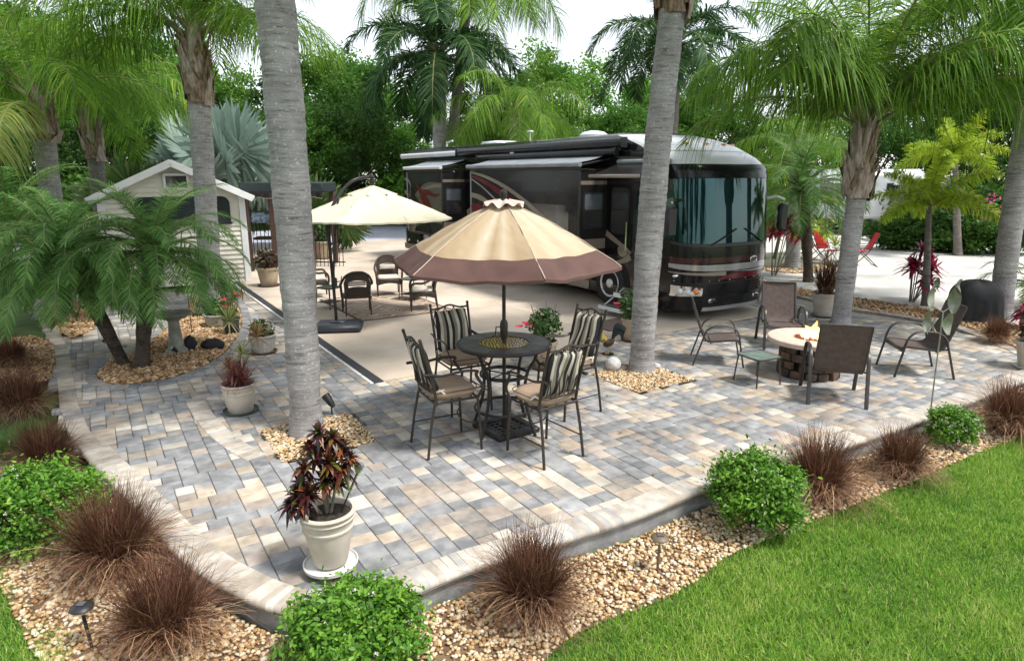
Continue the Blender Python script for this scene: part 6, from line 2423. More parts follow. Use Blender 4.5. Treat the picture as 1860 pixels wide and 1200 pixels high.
TREES = [
    (2, -70, 44, .95, 'dark tree at the extreme left of the tree line'),
    (2, 20, 30, .62, 'dark tree low behind the leftmost palm trunk'),
    (0, 120, 38, .95, 'mid green tree behind the slim palm at left'),
    (2, 215, 33, .7, 'dark tree left of the shed roof'),
    (0, 300, 44, 1.0, 'mid green tree behind the silver fan palm'),
    (2, 385, 38, .6, 'dark tree between the shaggy palm and the thick trunk'),
    (2, 500, 37, .62, 'dark tree low behind the thick trunk'),
    (0, 560, 39, .6, 'mid green tree low beside the cream parasol'),
    (1, 440, 46, .8, 'light green tree right of the shaggy palm crown'),
    (0, 575, 46, .98, 'mid green tree showing right of the thick trunk'),
    (2, 640, 40, .72, 'dark tree directly behind the cream parasol'),
    (0, 690, 52, 1.05, 'mid green tree left of the royal palm'),
    (1, 745, 42, .55, 'light green tree low behind the rear of the motorhome'),
    (2, 860, 50, .8, 'dark tree behind the royal palm trunk'),
    (1, 985, 48, .92, 'bright green tree right of the royal palm crown'),
    (1, 1065, 52, 1.0, 'tall light tree with gaps against the white sky'),
    (0, 1130, 44, .68, 'mid green tree above the front half of the motorhome'),
    (1, 1180, 50, .82, 'light green tree left of the smooth trunk'),
    (0, 1290, 46, .8, 'mid green tree behind the motorhome nose'),
    (2, 1400, 44, .72, 'dark tree behind the golden areca'),
    (0, 1500, 48, .85, 'mid green tree behind the full palm crown'),
    (2, 1590, 42, .7, 'dark tree right of the leaning palm trunk'),
    (0, 1700, 44, .9, 'mid green tree behind the foxtail palms'),
    (2, 1800, 40, .8, 'dark tree near the right edge of the tree line'),
    (0, 40, 46, 1.2, 'tall mid green tree above the leftmost palm'),
    (0, 190, 48, 1.15, 'tall mid green tree above the slim palm'),
    (1, 345, 52, 1.1, 'tall light tree above the shed peak'),
    (0, 250, 55, 1.1, 'tall mid green tree far behind the shed'),
    (1, 640, 58, 1.05, 'light green tree far behind the cream parasol'),
    (0, 930, 58, 1.0, 'mid green tree far behind the motorhome roof'),
    (0, 1190, 60, 1.0, 'mid green tree far behind the smooth trunk'),
    (0, 1930, 40, .95, 'mid green tree at the extreme right'),
]
for i, (k, px, Y, sc_, lb) in enumerate(TREES):
    p = AT(px, 320, Y)
    tree(k, p[0], Y, sc_, i * 1.7, lb)
# understorey shrubs closing the view below the crowns
r_ = np.random.default_rng(77)
def bush_mesh(name, lm, seed, nclump=16, per=240, size=.13):
    q = np.random.default_rng(seed)
    C = unit(q.normal(0, 1, (nclump, 3))) * q.uniform(.3, .8, (nclump, 1)) * np.array([1.1, 1, .75]) + np.array([0, 0, .75])
    C[:, 2] = np.maximum(C[:, 2], .25)
    Rr = q.uniform(.35, .6, nclump)
    V, F, ids, up, rad, ci = leaves(C, Rr, per, size, q)
    rn = np.clip(.45 + q.normal(0, .12, nclump)[ci] + q.normal(0, .17, len(ci)), 0, 1)
    return npmesh(name, V, F, lm, rnd=rn[ids], smooth=False)
BM = [bush_mesh('foliage', lf_tree[k], 300 + k) for k in range(3)]
stem_b = MB()
for i in range(6):
    a = i * 1.05
    stem_b.tube([(0, 0, 0), (.25 * math.cos(a), .25 * math.sin(a), .5), (.5 * math.cos(a), .5 * math.sin(a), 1.0)], [.05, .035, .01], 5)
stem_me = stem_b.mesh('stems', m_bark)
def bush(px, Y, sc_, k, label, group='shrubs along the far side of the road', z=-.05, cat='shrub', sx=1.3):
    p = AT(px, 330, Y)
    t = empty('roadside_shrub', (p[0], Y, z), px * .37, label, cat, group)
    link('foliage', BM[k], t)
    link('stems', stem_me, t)
    t.scale = (sc_ * sx, sc_ * 1.1, sc_)
    return t
US = [(-40, 34, 2.4, 2), (60, 32, 2.2, 2), (150, 31, 2.3, 0), (240, 30, 2.0, 2), (330, 36, 2.2, 2), (430, 37, 2.2, 0), (520, 40, 2.2, 2), (600, 41, 2.0, 2), (655, 41, 1.5, 0), (705, 41, 1.8, 1), (770, 40, 2.6, 1), (850, 42, 2.6, 2), (940, 42, 2.7, 0), (1030, 42, 2.6, 2), (1120, 41, 2.4, 0), (1210, 40, 2.6, 2), (1310, 38, 2.2, 0), (1380, 33, 1.9, 2), (1470, 36, 2.0, 0), (1560, 36, 1.9, 2), (1660, 33, 1.9, 2), (1760, 32, 1.9, 2), (1860, 31, 1.9, 0), (1950, 30, 2.0, 2)]
tone = {0: 'mid green', 1: 'bright green', 2: 'dark green'}
ordn = 'first second third fourth fifth sixth seventh eighth ninth tenth eleventh twelfth thirteenth fourteenth fifteenth sixteenth seventeenth eighteenth nineteenth twentieth twenty-first twenty-second twenty-third twenty-fourth'.split()
for i, (px, Y, sc_, k) in enumerate(US):
    bush(px, Y, sc_, k, '%s shrub, %s from the left in the roadside row' % (tone[k], ordn[i]))
# clipped hedge shrubs near the foxtail palms
for px, Y, sc_, k, lb in ((1640, 26, 1.0, 2, 'dark glossy hedge shrub right of the leaning trunk'), (1705, 25.6, 1.1, 2, 'dark glossy hedge shrub behind the foxtail palm trunk'), (1770, 25, 1.05, 2, 'dark glossy hedge shrub with pink blossoms above it'), (1845, 24.5, 1.15, 2, 'dark glossy hedge shrub at the right edge')):
    bush(px, Y, sc_, k, lb, 'hedge shrubs along the far side of the lot')
m_pinkf = leafmat('pink_blossom', [(.6, .06, .25), (.7, .14, .34)], .6, .3, 0)
hp = AT(1790, 360, 24.6)
V, F, ids, *_ = leaves(np.array([[0, 0, 0], [-.5, .1, -.3], [.35, 0, -.5], [-.2, 0, -.8]]), np.array([.3, .25, .3, .25]), 26, .1, np.random.default_rng(4))
bl = link('bougainvillea', npmesh('bougainvillea', V, F, m_pinkf, rnd=np.full(len(V), .6), smooth=False), None, (hp[0], 24.2, hp[2]))
tag(bl, 'sprinkle of pink blossoms on the hedge at right', 'blossoms', kind='stuff')
# white trailer far behind the right palm
tp = AT(1605, 300, 33)
tl = empty('white_trailer', (tp[0], 33, 0), R(-8), 'white travel trailer parked beyond the hedge', 'trailer')
b = MB()
b.box((-1.1, 0, 1.9), (5.4, 2.4, 2.5), bev=.3)
b.build('trailer_body', m_cap, tl)
for x in (-2.7, -1.2, .3):
    b = MB()
    b.box((x, -1.21, 2.2), (1.0, .03, .6), bev=.01)
    b.build('window', m_sglass, tl)
for x in (-.8, .4):
    b = MB()
    b.tube([(x, -1.15, .4), (x, -.85, .4)], .38, 20)
    b.build('wheel', m_tyre, tl)
tk = AT(1690, 312, 29)
tr = empty('dark_truck', (tk[0], 29, 0), R(-8), 'dark vehicle cab half hidden beside the white trailer', 'truck')
b = MB()
b.box((0, 0, 1.5), (2.2, 2.2, 2.4), bev=.25)
b.build('cab', m_black, tr)
b = MB()
b.box((0, -1.11, 2.1), (1.6, .03, .7), bev=.01)
b.build('window', m_sglass, tr)
for x in (-.7, .7):
    b = MB()
    b.tube([(x, -1.05, .42), (x, -.75, .42)], .4, 20)
    b.build('wheel', m_tyre, tr)
# ================================================================== SHRUBS, GRASSES, POTS, GARDEN THINGS
lf_shrub = leafmat('shrub_leaf', [(.035, .1, .012), (.07, .19, .02), (.12, .28, .03), (.2, .38, .04), (.3, .46, .06)], .45, .35, .08, .3)
lf_flow = leafmat('white_blossom', [(.6, .55, .48), (.8, .77, .72)], .6, .2, 0)
lf_red = leafmat('fountain_grass', [(.045, .02, .014), (.105, .046, .03), (.19, .088, .052), (.3, .165, .095), (.5, .34, .2)], .6, .25, .14, .2)
lf_green = leafmat('liriope', [(.04, .11, .025), (.08, .19, .035), (.14, .27, .06)], .45, .3, .1)
def shrub(name, label, loc, rx, ry, rz_, seed, nleaf=5200, size=.034, flowers=26, group='round green shrubs in the front bed'):
    q = np.random.default_rng(seed)
    t = empty(name, loc, 0, label, 'shrub', group)
    # uneven dome: many sprigs of leaves at different distances from the middle
    K = 110
    sd0 = unit(q.normal(0, 1, (K, 3)))
    sd0[:, 2] = np.where(sd0[:, 2] < -.45, -sd0[:, 2], sd0[:, 2])
    out = q.uniform(.6, .98, K) + .08 * (q.random(K) < .15)
    C = sd0 * out[:, None]
    ci = q.integers(0, K, nleaf)
    off = q.normal(0, 1, (nleaf, 3)) * q.uniform(.06, .16, K)[ci][:, None]
    Pn = C[ci] + off
    rad = np.linalg.norm(Pn, axis=1)
    d = unit(Pn)
    P = Pn * np.array([rx, ry, rz_]) + np.array([0, 0, rz_ * .72])
    k = P[:, 2] > .03
    P, d, rad, ci = P[k], d[k], rad[k], ci[k]
    n = len(P)
    tone_ = q.normal(0, .1, K)[ci]
    nd = unit(d * .7 + q.normal(0, .6, (n, 3)) + np.array([0, 0, .55]))
    sd = unit(np.cross(nd, q.normal(0, 1, (n, 3))))
    td = unit(np.cross(nd, sd))
    L = size * q.uniform(.55, 1.45, n)
    V, F, ids = blades(P, unit(td + nd * .45), sd, L, L * .5, q.uniform(-.1, .2, n), 3, [.35, .9, 1.0, 0])
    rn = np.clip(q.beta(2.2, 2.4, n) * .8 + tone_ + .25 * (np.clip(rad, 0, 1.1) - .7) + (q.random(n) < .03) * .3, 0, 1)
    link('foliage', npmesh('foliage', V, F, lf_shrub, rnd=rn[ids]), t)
    b = MB()
    for i in range(9):
        a = i * 2.4
        b.tube([(.02 * math.cos(a), .02 * math.sin(a), 0), (rx * .45 * math.cos(a), ry * .45 * math.sin(a), rz_ * .6), (rx * .75 * math.cos(a), ry * .75 * math.sin(a), rz_ * 1.05)], [.014, .01, .004], 5)
    b.build('stems', m_bark, t)
    if flowers:
        m = flowers
        f = unit(q.normal(0, 1, (m, 3)) + np.array([0, -.3, .6]))
        C = f * np.array([rx, ry, rz_]) * 1.02 + np.array([0, 0, rz_ * .72])
        V, F, ids, *_ = leaves(C, np.full(m, .022), 9, .016, q)
        o = link('blossoms', npmesh('blossoms', V, F, lf_flow, rnd=q.random(len(V)), smooth=False), t)
        o['kind'] = 'stuff'
    return t
def gp(px, py, z=-.2):
    p = G(px, py, z)
    return (p[0], p[1], gz(p[0], p[1]))
shrub('round_shrub', 'broad bright green shrub in the lower left corner', gp(75, 985), .52, .46, .4, 5, 15000)
shrub('round_shrub', 'bright green shrub at the bottom below the croton pot', gp(646, 1212), .43, .4, .32, 6, 14000)
shrub('round_shrub', 'neat green shrub against the patio edge beside the lawn', gp(1370, 955), .4, .38, .41, 7, 14000)
shrub('round_shrub', 'smallest green shrub with white blossoms at the right', gp(1728, 800, -.15), .3, .28, .24, 8, 8000, .03, 60)

def grass_mesh(name, n, L, spread, seed, lm, w_=.006, droop=.55, base=.1):
    """fountain of blades: upright at the base, arching out and over"""
    q = np.random.default_rng(seed)
    a = q.uniform(0, 2 * PI, n)
    rb = base * np.sqrt(q.random(n))
    ab = a + q.normal(0, .7, n)
    le = np.abs(q.normal(0, .2, n))
    d = unit(np.stack([np.cos(a) * le, np.sin(a) * le, np.ones(n)], 1))
    B = np.stack([rb * np.cos(ab), rb * np.sin(ab), np.zeros(n)], 1)
    sd = unit(np.stack([-np.sin(a), np.cos(a), q.normal(0, .3, n)], 1))
    ln = L * q.uniform(.5, 1.12, n)
    seg = 5
    V, F, ids = blades(B, d, sd, ln, w_ * q.uniform(.6, 1.3, n), np.zeros(n), seg, [.8, 1, .9, .7, .45])
    nv = 2 * seg + 1
    tt = np.tile(np.concatenate([np.repeat(np.arange(seg) / seg, 2), [1.0]]), n)
    fl = q.random(n) < .3             # flopped, tangled blades
    o = np.where(fl, q.uniform(.8, 1.25, n), np.abs(q.normal(0, spread, n)) * .8 + .06).clip(0, 1.3)
    az = a + q.normal(0, .35, n)
    curl = q.normal(0, .9, n)
    rep = lambda z_: np.repeat(z_, nv)
    th = rep(az) + rep(curl) * tt ** 2
    h_ = rep(ln * o) * tt ** 1.8 * .72
    V[:, 0] += np.cos(th) * h_
    V[:, 1] += np.sin(th) * h_
    V[:, 2] -= rep(ln) * (rep(o) ** 1.5 * tt ** 2.4 * (.55 + .3 * droop))
    V[:, 2] = np.where(V[:, 2] < .012, .012 + .05 * np.abs(V[:, 2]), V[:, 2])
    rn = np.clip(q.beta(1.7, 2.8, n) + fl * q.uniform(0, .6, n), 0, 1)
    return npmesh(name, V, F, lm, rnd=rn[ids])
GM = [grass_mesh('blades', 2600, .72, .5, 400 + k, lf_red, .0065, .8, .13) for k in range(3)]
def clump(name, label, loc, sc_, k, group, ms=GM, sz=1.0):
    t = empty(name, loc, k * 1.9, label, 'ornamental grass', group)
    o = link('blades', ms[k % len(ms)], t)
    b = MB()
    b.lathe([(.14, -.02), (.12, .03), (.05, .06), (.01, .07)], 10)
    b.build('crown_base', m_bark, t)
    t.scale = (sc_, sc_, sc_ * sz)
    return t
gg = 'red brown fountain grasses'
for i, (px, py, sc_, lb, z) in enumerate([
    (215, 1036, 1.05, 'red fountain grass between the broad shrub and the coping curve', -.2),
    (303, 1165, .92, 'red fountain grass nearest the camera beside the solar light', -.2),
    (966, 1108, .92, 'red fountain grass standing alone below the patio edge in the centre', -.2),
    (1486, 900, 1.0, 'red fountain grass right of the neat shrub by the lawn', -.2),
    (1632, 858, .82, 'red fountain grass left of the smallest shrub', -.17),
    (1828, 782, 1.0, 'red fountain grass at the right edge of the patio', -.15),
    (38, 745, 1.0, 'upper red fountain grass at the left edge', -.06),
    (88, 842, .85, 'lower red fountain grass at the left behind the broad shrub', -.12),
    (1808, 622, .7, 'dull fountain grass in front of the covered grill', 0),
    (20, 668, .8, 'dark fountain grass beside the left pebble bed', 0)]):
    p = G(px, py, z)
    clump('fountain_grass', lb, (p[0], p[1], gz(p[0], p[1]) if z < 0 else 0), sc_, i, gg)
GL = [grass_mesh('blades', 420, .4, .6, 440, lf_green, .012, .6, .08)]
for px, py, lb in ((22, 822, 'green liriope tuft at the left edge'), (58, 800, 'second green liriope tuft beside the lower red grass')):
    p = G(px, py, -.1)
    clump('liriope', lb, (p[0], p[1], gz(p[0], p[1])), 1.0, 0, 'green liriope tufts', GL)

# ---- pots
m_potw = mat('pot_cream', (.5, .44, .36), .75, (.62, .56, .48), 6, 5, bump=.15, bscale=40, bdist=.004)
m_pott = mat('pot_tan', (.32, .25, .17), .75, (.42, .34, .24), 5, 5, bump=.15)
m_potg = mat('pot_stone', (.34, .32, .28), .85, (.48, .46, .42), 8, 5, bump=.3)
m_soil2 = mat('potting_soil', (.02, .014, .01), .95, (.06, .045, .03), 40, bump=.8, bscale=80)
m_saug = mat('saucer_green', (.07, .09, .075), .6)
m_saub = mat('saucer_brown', (.1, .06, .045), .7)
m_white = mat('white_plastic', (.62, .6, .57), .5, (.7, .69, .66), 8)
def pot(t, h, r0, r1, m, style='rim', saucer=None, z0=0.0, n=32):
    if style == 'rim':
        prof = [(r0 * .94, 0), (r0, .01), (r0 + (r1 - r0) * .66, h * .66), (r0 + (r1 - r0) * .68 + .008, h * .68), (r0 + (r1 - r0) * .7 + .008, h * .71), (r0 + (r1 - r0) * .72, h * .73), (r0 + (r1 - r0) * .8, h * .82), (r0 + (r1 - r0) * .8 + .01, h * .84), (r0 + (r1 - r0) * .84 + .01, h * .87), (r1 * .93, h * .9), (r1, h * .93), (r1 + .008, h * .97), (r1, h), (r1 * .9, h), (r1 * .87, h * .96), (r1 * .84, h * .8)]
        wob = None
    elif style == 'flute':
        prof = [(r0 * .8, 0), (r0, .015), (r0 * 1.05, h * .15), (r0 + (r1 - r0) * .75, h * .6), (r1 * .97, h * .85), (r1 * 1.0, h * .88), (r1 * 1.06, h * .93), (r1 * 1.06, h * .98), (r1 * 1.0, h), (r1 * .92, h), (r1 * .9, h * .9)]
        wob = lambda a, i: 1 + (.03 * math.cos(a * 16) if 1 < i < 5 else 0)
        n = 64
    else:
        prof = [(r0 * .95, 0), (r0, .01), (r0 + (r1 - r0) * .5, h * .5), (r1 * .96, h * .86), (r1 * 1.03, h * .88), (r1 * 1.05, h * .98), (r1, h), (r1 * .92, h), (r1 * .9, h * .9)]
        wob = None
    b = MB()
    b.lathe(prof, n, c=(0, 0, z0), cap1=False, wob=wob)
    b.build('pot', m, t)
    b = MB()
    rs_ = r1 * .885
    b.lathe([(rs_, h * .9), (rs_ * .6, h * .915), (.01, h * .92)], 20, c=(0, 0, z0), cap0=True)
    b.build('soil', m_soil2, t)
    if saucer:
        b = MB()
        rr = r0 * 1.45
        b.lathe([(rr * .8, -.0), (rr * .95, .008), (rr, .035), (rr * .97, .037), (rr * .92, .014), (.02, .012)], 32, cap1=False)
        b.build('saucer', saucer, t)
def rosette(t, c, n, L, w_, m, seed, spread=.9, droop=.35, name='leaf_rosette', up=.25):
    q = np.random.default_rng(seed)
    a = np.arange(n) * 2.39996 + q.normal(0, .15, n)
    e = np.linspace(1.45, up - .3, n)
    d = np.stack([np.cos(a) * np.cos(e), np.sin(a) * np.cos(e), np.sin(e)], 1)
    sd = np.stack([-np.sin(a), np.cos(a), np.zeros(n)], 1)
    V, F, ids = blades(np.tile(np.array(c, float), (n, 1)), d, sd, L * q.uniform(.75, 1.1, n), w_ * q.uniform(.8, 1.2, n), droop * q.uniform(.5, 1.3, n), 4, [.45, .9, 1.0, .6])
    o = link(name, npmesh(name, V, F, m, rnd=np.clip(q.random(n), 0, 1)[ids]), t)
    return o
def bushy(t, c, rr, n, size, m, seed, name='foliage', asp=.5):
    q = np.random.default_rng(seed)
    d = unit(q.normal(0, 1, (n, 3)) + np.array([0, 0, .25]))
    P = np.array(c) + d * (q.random(n) ** .45)[:, None] * np.array(rr)
    nd = unit(d + q.normal(0, .6, (n, 3)) + np.array([0, 0, .3]))
    sd = unit(np.cross(nd, q.normal(0, 1, (n, 3))))
    td = unit(np.cross(nd, sd))
    L = size * q.uniform(.7, 1.3, n)
    V, F, ids = blades(P, unit(td + nd * .3), sd, L, L * asp, q.uniform(0, .4, n), 3, [.3, .9, 1, 0])
    link(name, npmesh(name, V, F, m, rnd=np.clip(q.random(n), 0, 1)[ids]), t)
def flower(t, c, r_, m, seed, name='blossom'):
    q = np.random.default_rng(seed)
    n = 6
    a = np.linspace(0, 2 * PI, n, endpoint=False)
    d = unit(np.stack([np.cos(a), np.sin(a) - .3, np.full(n, .5)], 1))
    sd = np.stack([-np.sin(a), np.cos(a), np.zeros(n)], 1)
    V, F, ids = blades(np.tile(np.array(c, float), (n, 1)), d, sd, np.full(n, r_), np.full(n, r_ * 1.0), np.full(n, .2), 3, [.4, 1, 1.1, 0])
    link(name, npmesh(name, V, F, m, rnd=np.full(len(V), q.random())), t)
lf_croton = leafmat('croton_leaf', [(.015, .007, .01), (.035, .008, .013), (.022, .014, .011), (.07, .01, .015), (.02, .012, .012), (.16, .022, .015), (.06, .12, .018), (.3, .06, .02)], .35, .2, 0, .4)
lf_cord = leafmat('red_dracaena', [(.14, .03, .035), (.25, .06, .065), (.36, .12, .12), (.3, .2, .12)], .45, .3, 0)
lf_varieg = leafmat('striped_dracaena', [(.14, .2, .05), (.3, .33, .1), (.5, .47, .22), (.6, .52, .3)], .45, .3, 0)
lf_orange = leafmat('orange_dracaena', [(.2, .16, .05), (.35, .18, .08), (.42, .28, .12), (.3, .1, .07)], .45, .3, 0)
lf_dkgr = leafmat('hibiscus_leaf', [(.02, .06, .012), (.04, .11, .02), (.08, .18, .035), (.15, .26, .06)], .3, .25, .1, .5)
lf_brz = leafmat('bronze_leaf', [(.03, .018, .012), (.07, .035, .022), (.1, .06, .035), (.06, .08, .03)], .4, .2, .1)
lf_pink = leafmat('pink_flower', [(.75, .04, .1), (.85, .09, .17)], .5, .3, 0)
lf_pale = leafmat('pale_pink_flower', [(.75, .35, .45), (.85, .6, .65)], .5, .3, 0)
lf_ti = leafmat('ti_leaf', [(.06, .01, .02), (.2, .015, .05), (.42, .02, .09), (.58, .05, .13), (.09, .04, .03)], .35, .35, .1)
m_stalk = mat('plant_stalk', (.14, .12, .09), .8, (.24, .21, .16), 12)

# croton in the front pot
p = G(602, 1034)
t = empty('potted_croton', (p[0], p[1], 0), 0, 'dark red croton in a cream pot on a white plant caddy', 'potted plant')
pot(t, .42, .125, .198, m_potw, 'rim', z0=.075)
b = MB()
b.lathe([(.17, .045), (.195, .05), (.2, .075), (.19, .08), (.18, .062), (.12, .06), (.01, .06)], 36, cap1=False)
cad = b.build('caddy', m_white, t)
for i in range(4):
    a = i * PI / 2 + .5
    b = MB()
    b.ball((.15 * math.cos(a), .15 * math.sin(a), .024), (.03, .02, .024), 10, 6)
    b.build('caster', m_blk2, cad)
b = MB()
for i, (x, y, h_) in enumerate(((-.02, .02, .95), (-.08, .0, .62), (.05, .03, .8), (.0, .06, 1.05))):
    b.tube([(x * .3, y * .3, .42), (x * 1.2, y, .42 + (h_ - .42) * .6), (x * 2, y * 1.5, h_)], [.012, .01, .006], 6)
b.build('stems', m_stalk, t)
rc = random.Random(9)
for i, (x, y, z_, s_) in enumerate(((-.2, -.03, .62, 1.0), (-.1, -.08, .66, 1.0), (.0, -.02, .72, .9), (.13, .0, .8, 1.0), (-.07, .03, .88, 1.0), (.0, .05, .98, .95), (-.15, .02, .8, .95), (.12, .06, .95, .95), (-.03, .02, 1.08, .85), (-.25, -.05, .55, .8), (.05, -.04, .88, .9), (.18, .03, .88, .8), (-.14, -.1, .58, .8), (.07, .02, 1.04, .8), (-.1, .0, .98, .8), (.04, .02, .8, .9), (-.18, .0, .7, .85), (.1, -.03, .72, .7))):
    rosette(t, (x, y, z_), 40, .14 * s_, .028, lf_croton, 500 + i, droop=.25 + .5 * rc.random(), up=-.5)
st_ = empty('solar_stake', (p[0] + .09, p[1] + .02, .45), 0, 'slim solar light stake leaning out of the croton pot', 'solar light')
b = MB()
b.tube([(0, 0, 0), (.13, .03, .3)], .006, 6)
b.build('stake', m_dkmet, st_)
b = MB()
b.tube([(.075, .017, .17), (.135, .031, .31)], .011, 8)
b.build('sleeve', m_chrome, st_)
b = MB()
b.tube([(.135, .031, .31), (.15, .034, .345), (.155, .035, .375)], [.02, .03, .03], 14)
b.build('lamp_head', mat('brushed_metal', (.42, .43, .4), .35, metal=.7), st_)

# red dracaena
p = G(438, 747)
t = empty('potted_red_dracaena', (p[0], p[1], 0), 0, 'red spiky dracaena in a cream pot on a green saucer', 'potted plant')
pot(t, .36, .145, .205, m_potw, 'rim', m_saug, z0=.012)
for i in range(14):
    a, r_ = i * 2.4, .02 + .1 * (i / 14)
    rosette(t, (r_ * math.cos(a), r_ * math.sin(a), .36 + .05 * (i % 4)), 26, .3, .011, lf_cord, 520 + i, droop=.25, up=.1)
b = MB()
cn_ = [(-.28, .55, 1.02, lf_varieg, .34), (.03, .1, .72, lf_varieg, .22), (.1, .45, .86, lf_orange, .28), (-.1, .02, .6, lf_orange, .16)]
for i, (x, y, z_, lm, L_) in enumerate(cn_):
    b = MB()
    b.tube(spline([(.03 * math.cos(i * 2), .03 * math.sin(i * 2), .33), (x * .5, y * .4, .33 + (z_ - .33) * .5), (x, y, z_)], 4), .009, 6)
    b.build('cane', m_stalk, t)
    rosette(t, (x, y, z_), 46, L_, .02, lm, 540 + i, droop=.2, up=-.2)

# fluted bowl
p = G(479, 640)
t = empty('potted_pink_flowers', (p[0], p[1], 0), 0, 'pale pink flowers in a fluted grey bowl by the curved bed', 'potted plant')
pot(t, .3, .15, .215, m_potg, 'flute', m_saub, z0=.012)
bushy(t, (0, 0, .4), (.19, .19, .16), 420, .06, lf_dkgr, 560)
for i, (x, y, z_) in enumerate(((.12, -.06, .5), (.15, .03, .46), (.08, .05, .52), (.14, -.1, .42))):
    flower(t, (x, y, z_), .05, lf_pale, 570 + i)
# pots by the shed
for (px, py, h_, r0, r1, lm, n_, rr, sz, lb, sd_) in ((489, 520, .5, .2, .28, lf_brz, 420, (.3, .3, .28), .11, 'bronze leaved plant in a round tan pot by the drain strip', 580), (584, 470, .62, .24, .36, lf_dkgr, 900, (.42, .42, .5), .1, 'dark green bush in a square tan pot behind the thick trunk', 581)):
    p = G(px, py)
    t = empty('potted_shrub', (p[0], p[1], .012), 0, lb, 'potted plant')
    pot(t, h_, r0, r1, m_pott, 'plain', m_saub)
    bushy(t, (0, 0, h_ + rr[2] * .7), rr, n_, sz, lm, sd_)
# hibiscus behind the table and beside the trunk
for (px, py, h_, r1, rr, lb, fl, sd_) in ((988, 668, .42, .2, (.26, .26, .26), 'pink hibiscus in a tan pot behind the dining table', ((-.28, -.1, .7), (-.38, -.06, .64), (-.24, -.14, .68)), 590), (1146, 618, .4, .18, (.26, .24, .27), 'pink hibiscus in a tan pot half behind the smooth trunk', ((-.27, -.1, .62), (-.29, -.08, .66)), 591)):
    p = G(px, py)
    t = empty('potted_hibiscus', (p[0], p[1], .012), 0, lb, 'potted plant')
    pot(t, h_, r1 * .7, r1, m_pott, 'plain', m_saub)
    bushy(t, (0, 0, h_ + .24), rr, 900, .065, lf_dkgr, sd_)
    for i in range(9):
        a = i * .7
        b = MB()
        b.tube([(0, 0, h_), (.12 * math.cos(a), .12 * math.sin(a), h_ + .25), (.22 * math.cos(a), .22 * math.sin(a), h_ + .48 + .05 * (i % 3))], [.008, .006, .003], 5)
        b.build('twig', m_stalk, t)
    for i, c in enumerate(fl):
        flower(t, c, .075, lf_pink, 600 + i)
# tall cream pot behind the fire pit
p = G(1495, 574)
t = empty('potted_red_grass', (p[0], p[1], 0), 0, 'tall rusty grass plant in a cream pot beside the leaning palm', 'potted plant')
pot(t, .5, .17, .27, m_potw, 'plain', m_saug)
gm_ = grass_mesh('blades', 520, .8, .3, 610, lf_red, .016, .35, .12)
link('blades', gm_, t, (0, 0, .46))
for i, (x, z_) in enumerate(((-.05, 1.2), (.08, 1.45), (.02, 1.0))):
    rosette(t, (x, 0, z_), 30, .4, .018, (lf_orange, lf_varieg, lf_orange)[i], 612 + i, droop=.3, up=.2)
b = MB()
for sx in (-.08, .07):
    b.tube([(-.2 + sx + .05 * math.cos(q), -.26, .56 + .05 * math.sin(q)) for q in np.linspace(0, 2 * PI, 16, endpoint=False)], .008, 5, closed=True)
b.tube([(-.28, -.26, .56), (-.2, -.26, .66), (-.13, -.26, .56)], .008, 5)
b.build('wire_ornament', m_dkmet, t)
# pot at right edge
p = G(1872, 668)
t = empty('edge_pot', (p[0], p[1], 0), 0, 'cream pot on a white saucer cut off by the right edge', 'potted plant')
pot(t, .42, .16, .24, m_potw, 'plain', m_white)
bushy(t, (0, 0, .62), (.25, .25, .25), 260, .12, lf_brz, 620)
# low stone bowl with greenery in the curved bed
p = G(398, 592)
t = empty('stone_planter', (p[0], p[1], .01), 0, 'low grey stone bowl of greenery in the curved bed', 'planter')
pot(t, .24, .2, .26, m_potg, 'flute')
bushy(t, (0, 0, .36), (.26, .26, .2), 380, .08, lf_dkgr, 630)
p = G(422, 606)
t = empty('black_planter', (p[0], p[1], .01), 0, 'small black pot with red lobed flowers in the curved bed', 'planter')
pot(t, .3, .12, .15, m_blk2, 'plain')
for i, (x, y, z_) in enumerate(((-.06, 0, .62), (.12, .02, .72), (-.02, -.03, .5), (.15, .05, .68))):
    b = MB()
    b.tube([(0, 0, .28), (x * .6, y, z_ * .6), (x, y, z_)], .006, 5)
    b.build('stalk', m_stalk, t)
    flower(t, (x, y, z_), .12, lf_pink, 640 + i)
bushy(t, (0, 0, .36), (.14, .14, .1), 120, .08, lf_dkgr, 645)

# ---- ti plants
def ti(label, loc, stems, seed, h=(0.9, 1.7), sp=.55):
    t = empty('ti_plant', loc, 0, label, 'plant', 'red leaved ti plants')
    r_ = random.Random(seed)
    for i in range(stems):
        a = r_.random() * 6.28
        d = r_.uniform(.1, sp)
        z_ = r_.uniform(*h)
        e_ = (d * math.cos(a), d * math.sin(a), z_)
        b = MB()
        b.tube([(.06 * math.cos(a), .06 * math.sin(a), 0), (e_[0] * .6, e_[1] * .6, z_ * .5), e_], .014, 6)
        b.build('cane', m_stalk, t)
        rosette(t, e_, 22, .42, .085, lf_ti, seed + i, droop=.4, up=-.1)
p = G(1405, 500)
ti('red ti plant with tall canes beside the motorhome nose', (p[0], p[1], 0), 9, 700, (1.0, 1.75), .75)
p = G(1655, 548)
ti('red ti plant beside the thin foxtail trunk', (p[0], p[1], 0), 9, 720, (.5, 1.45), .45)
p = G(1850, 600)
ti('low dark ti plant at the right edge by the grill', (p[0] + .2, p[1], 0), 4, 740, (.3, .5), .25)

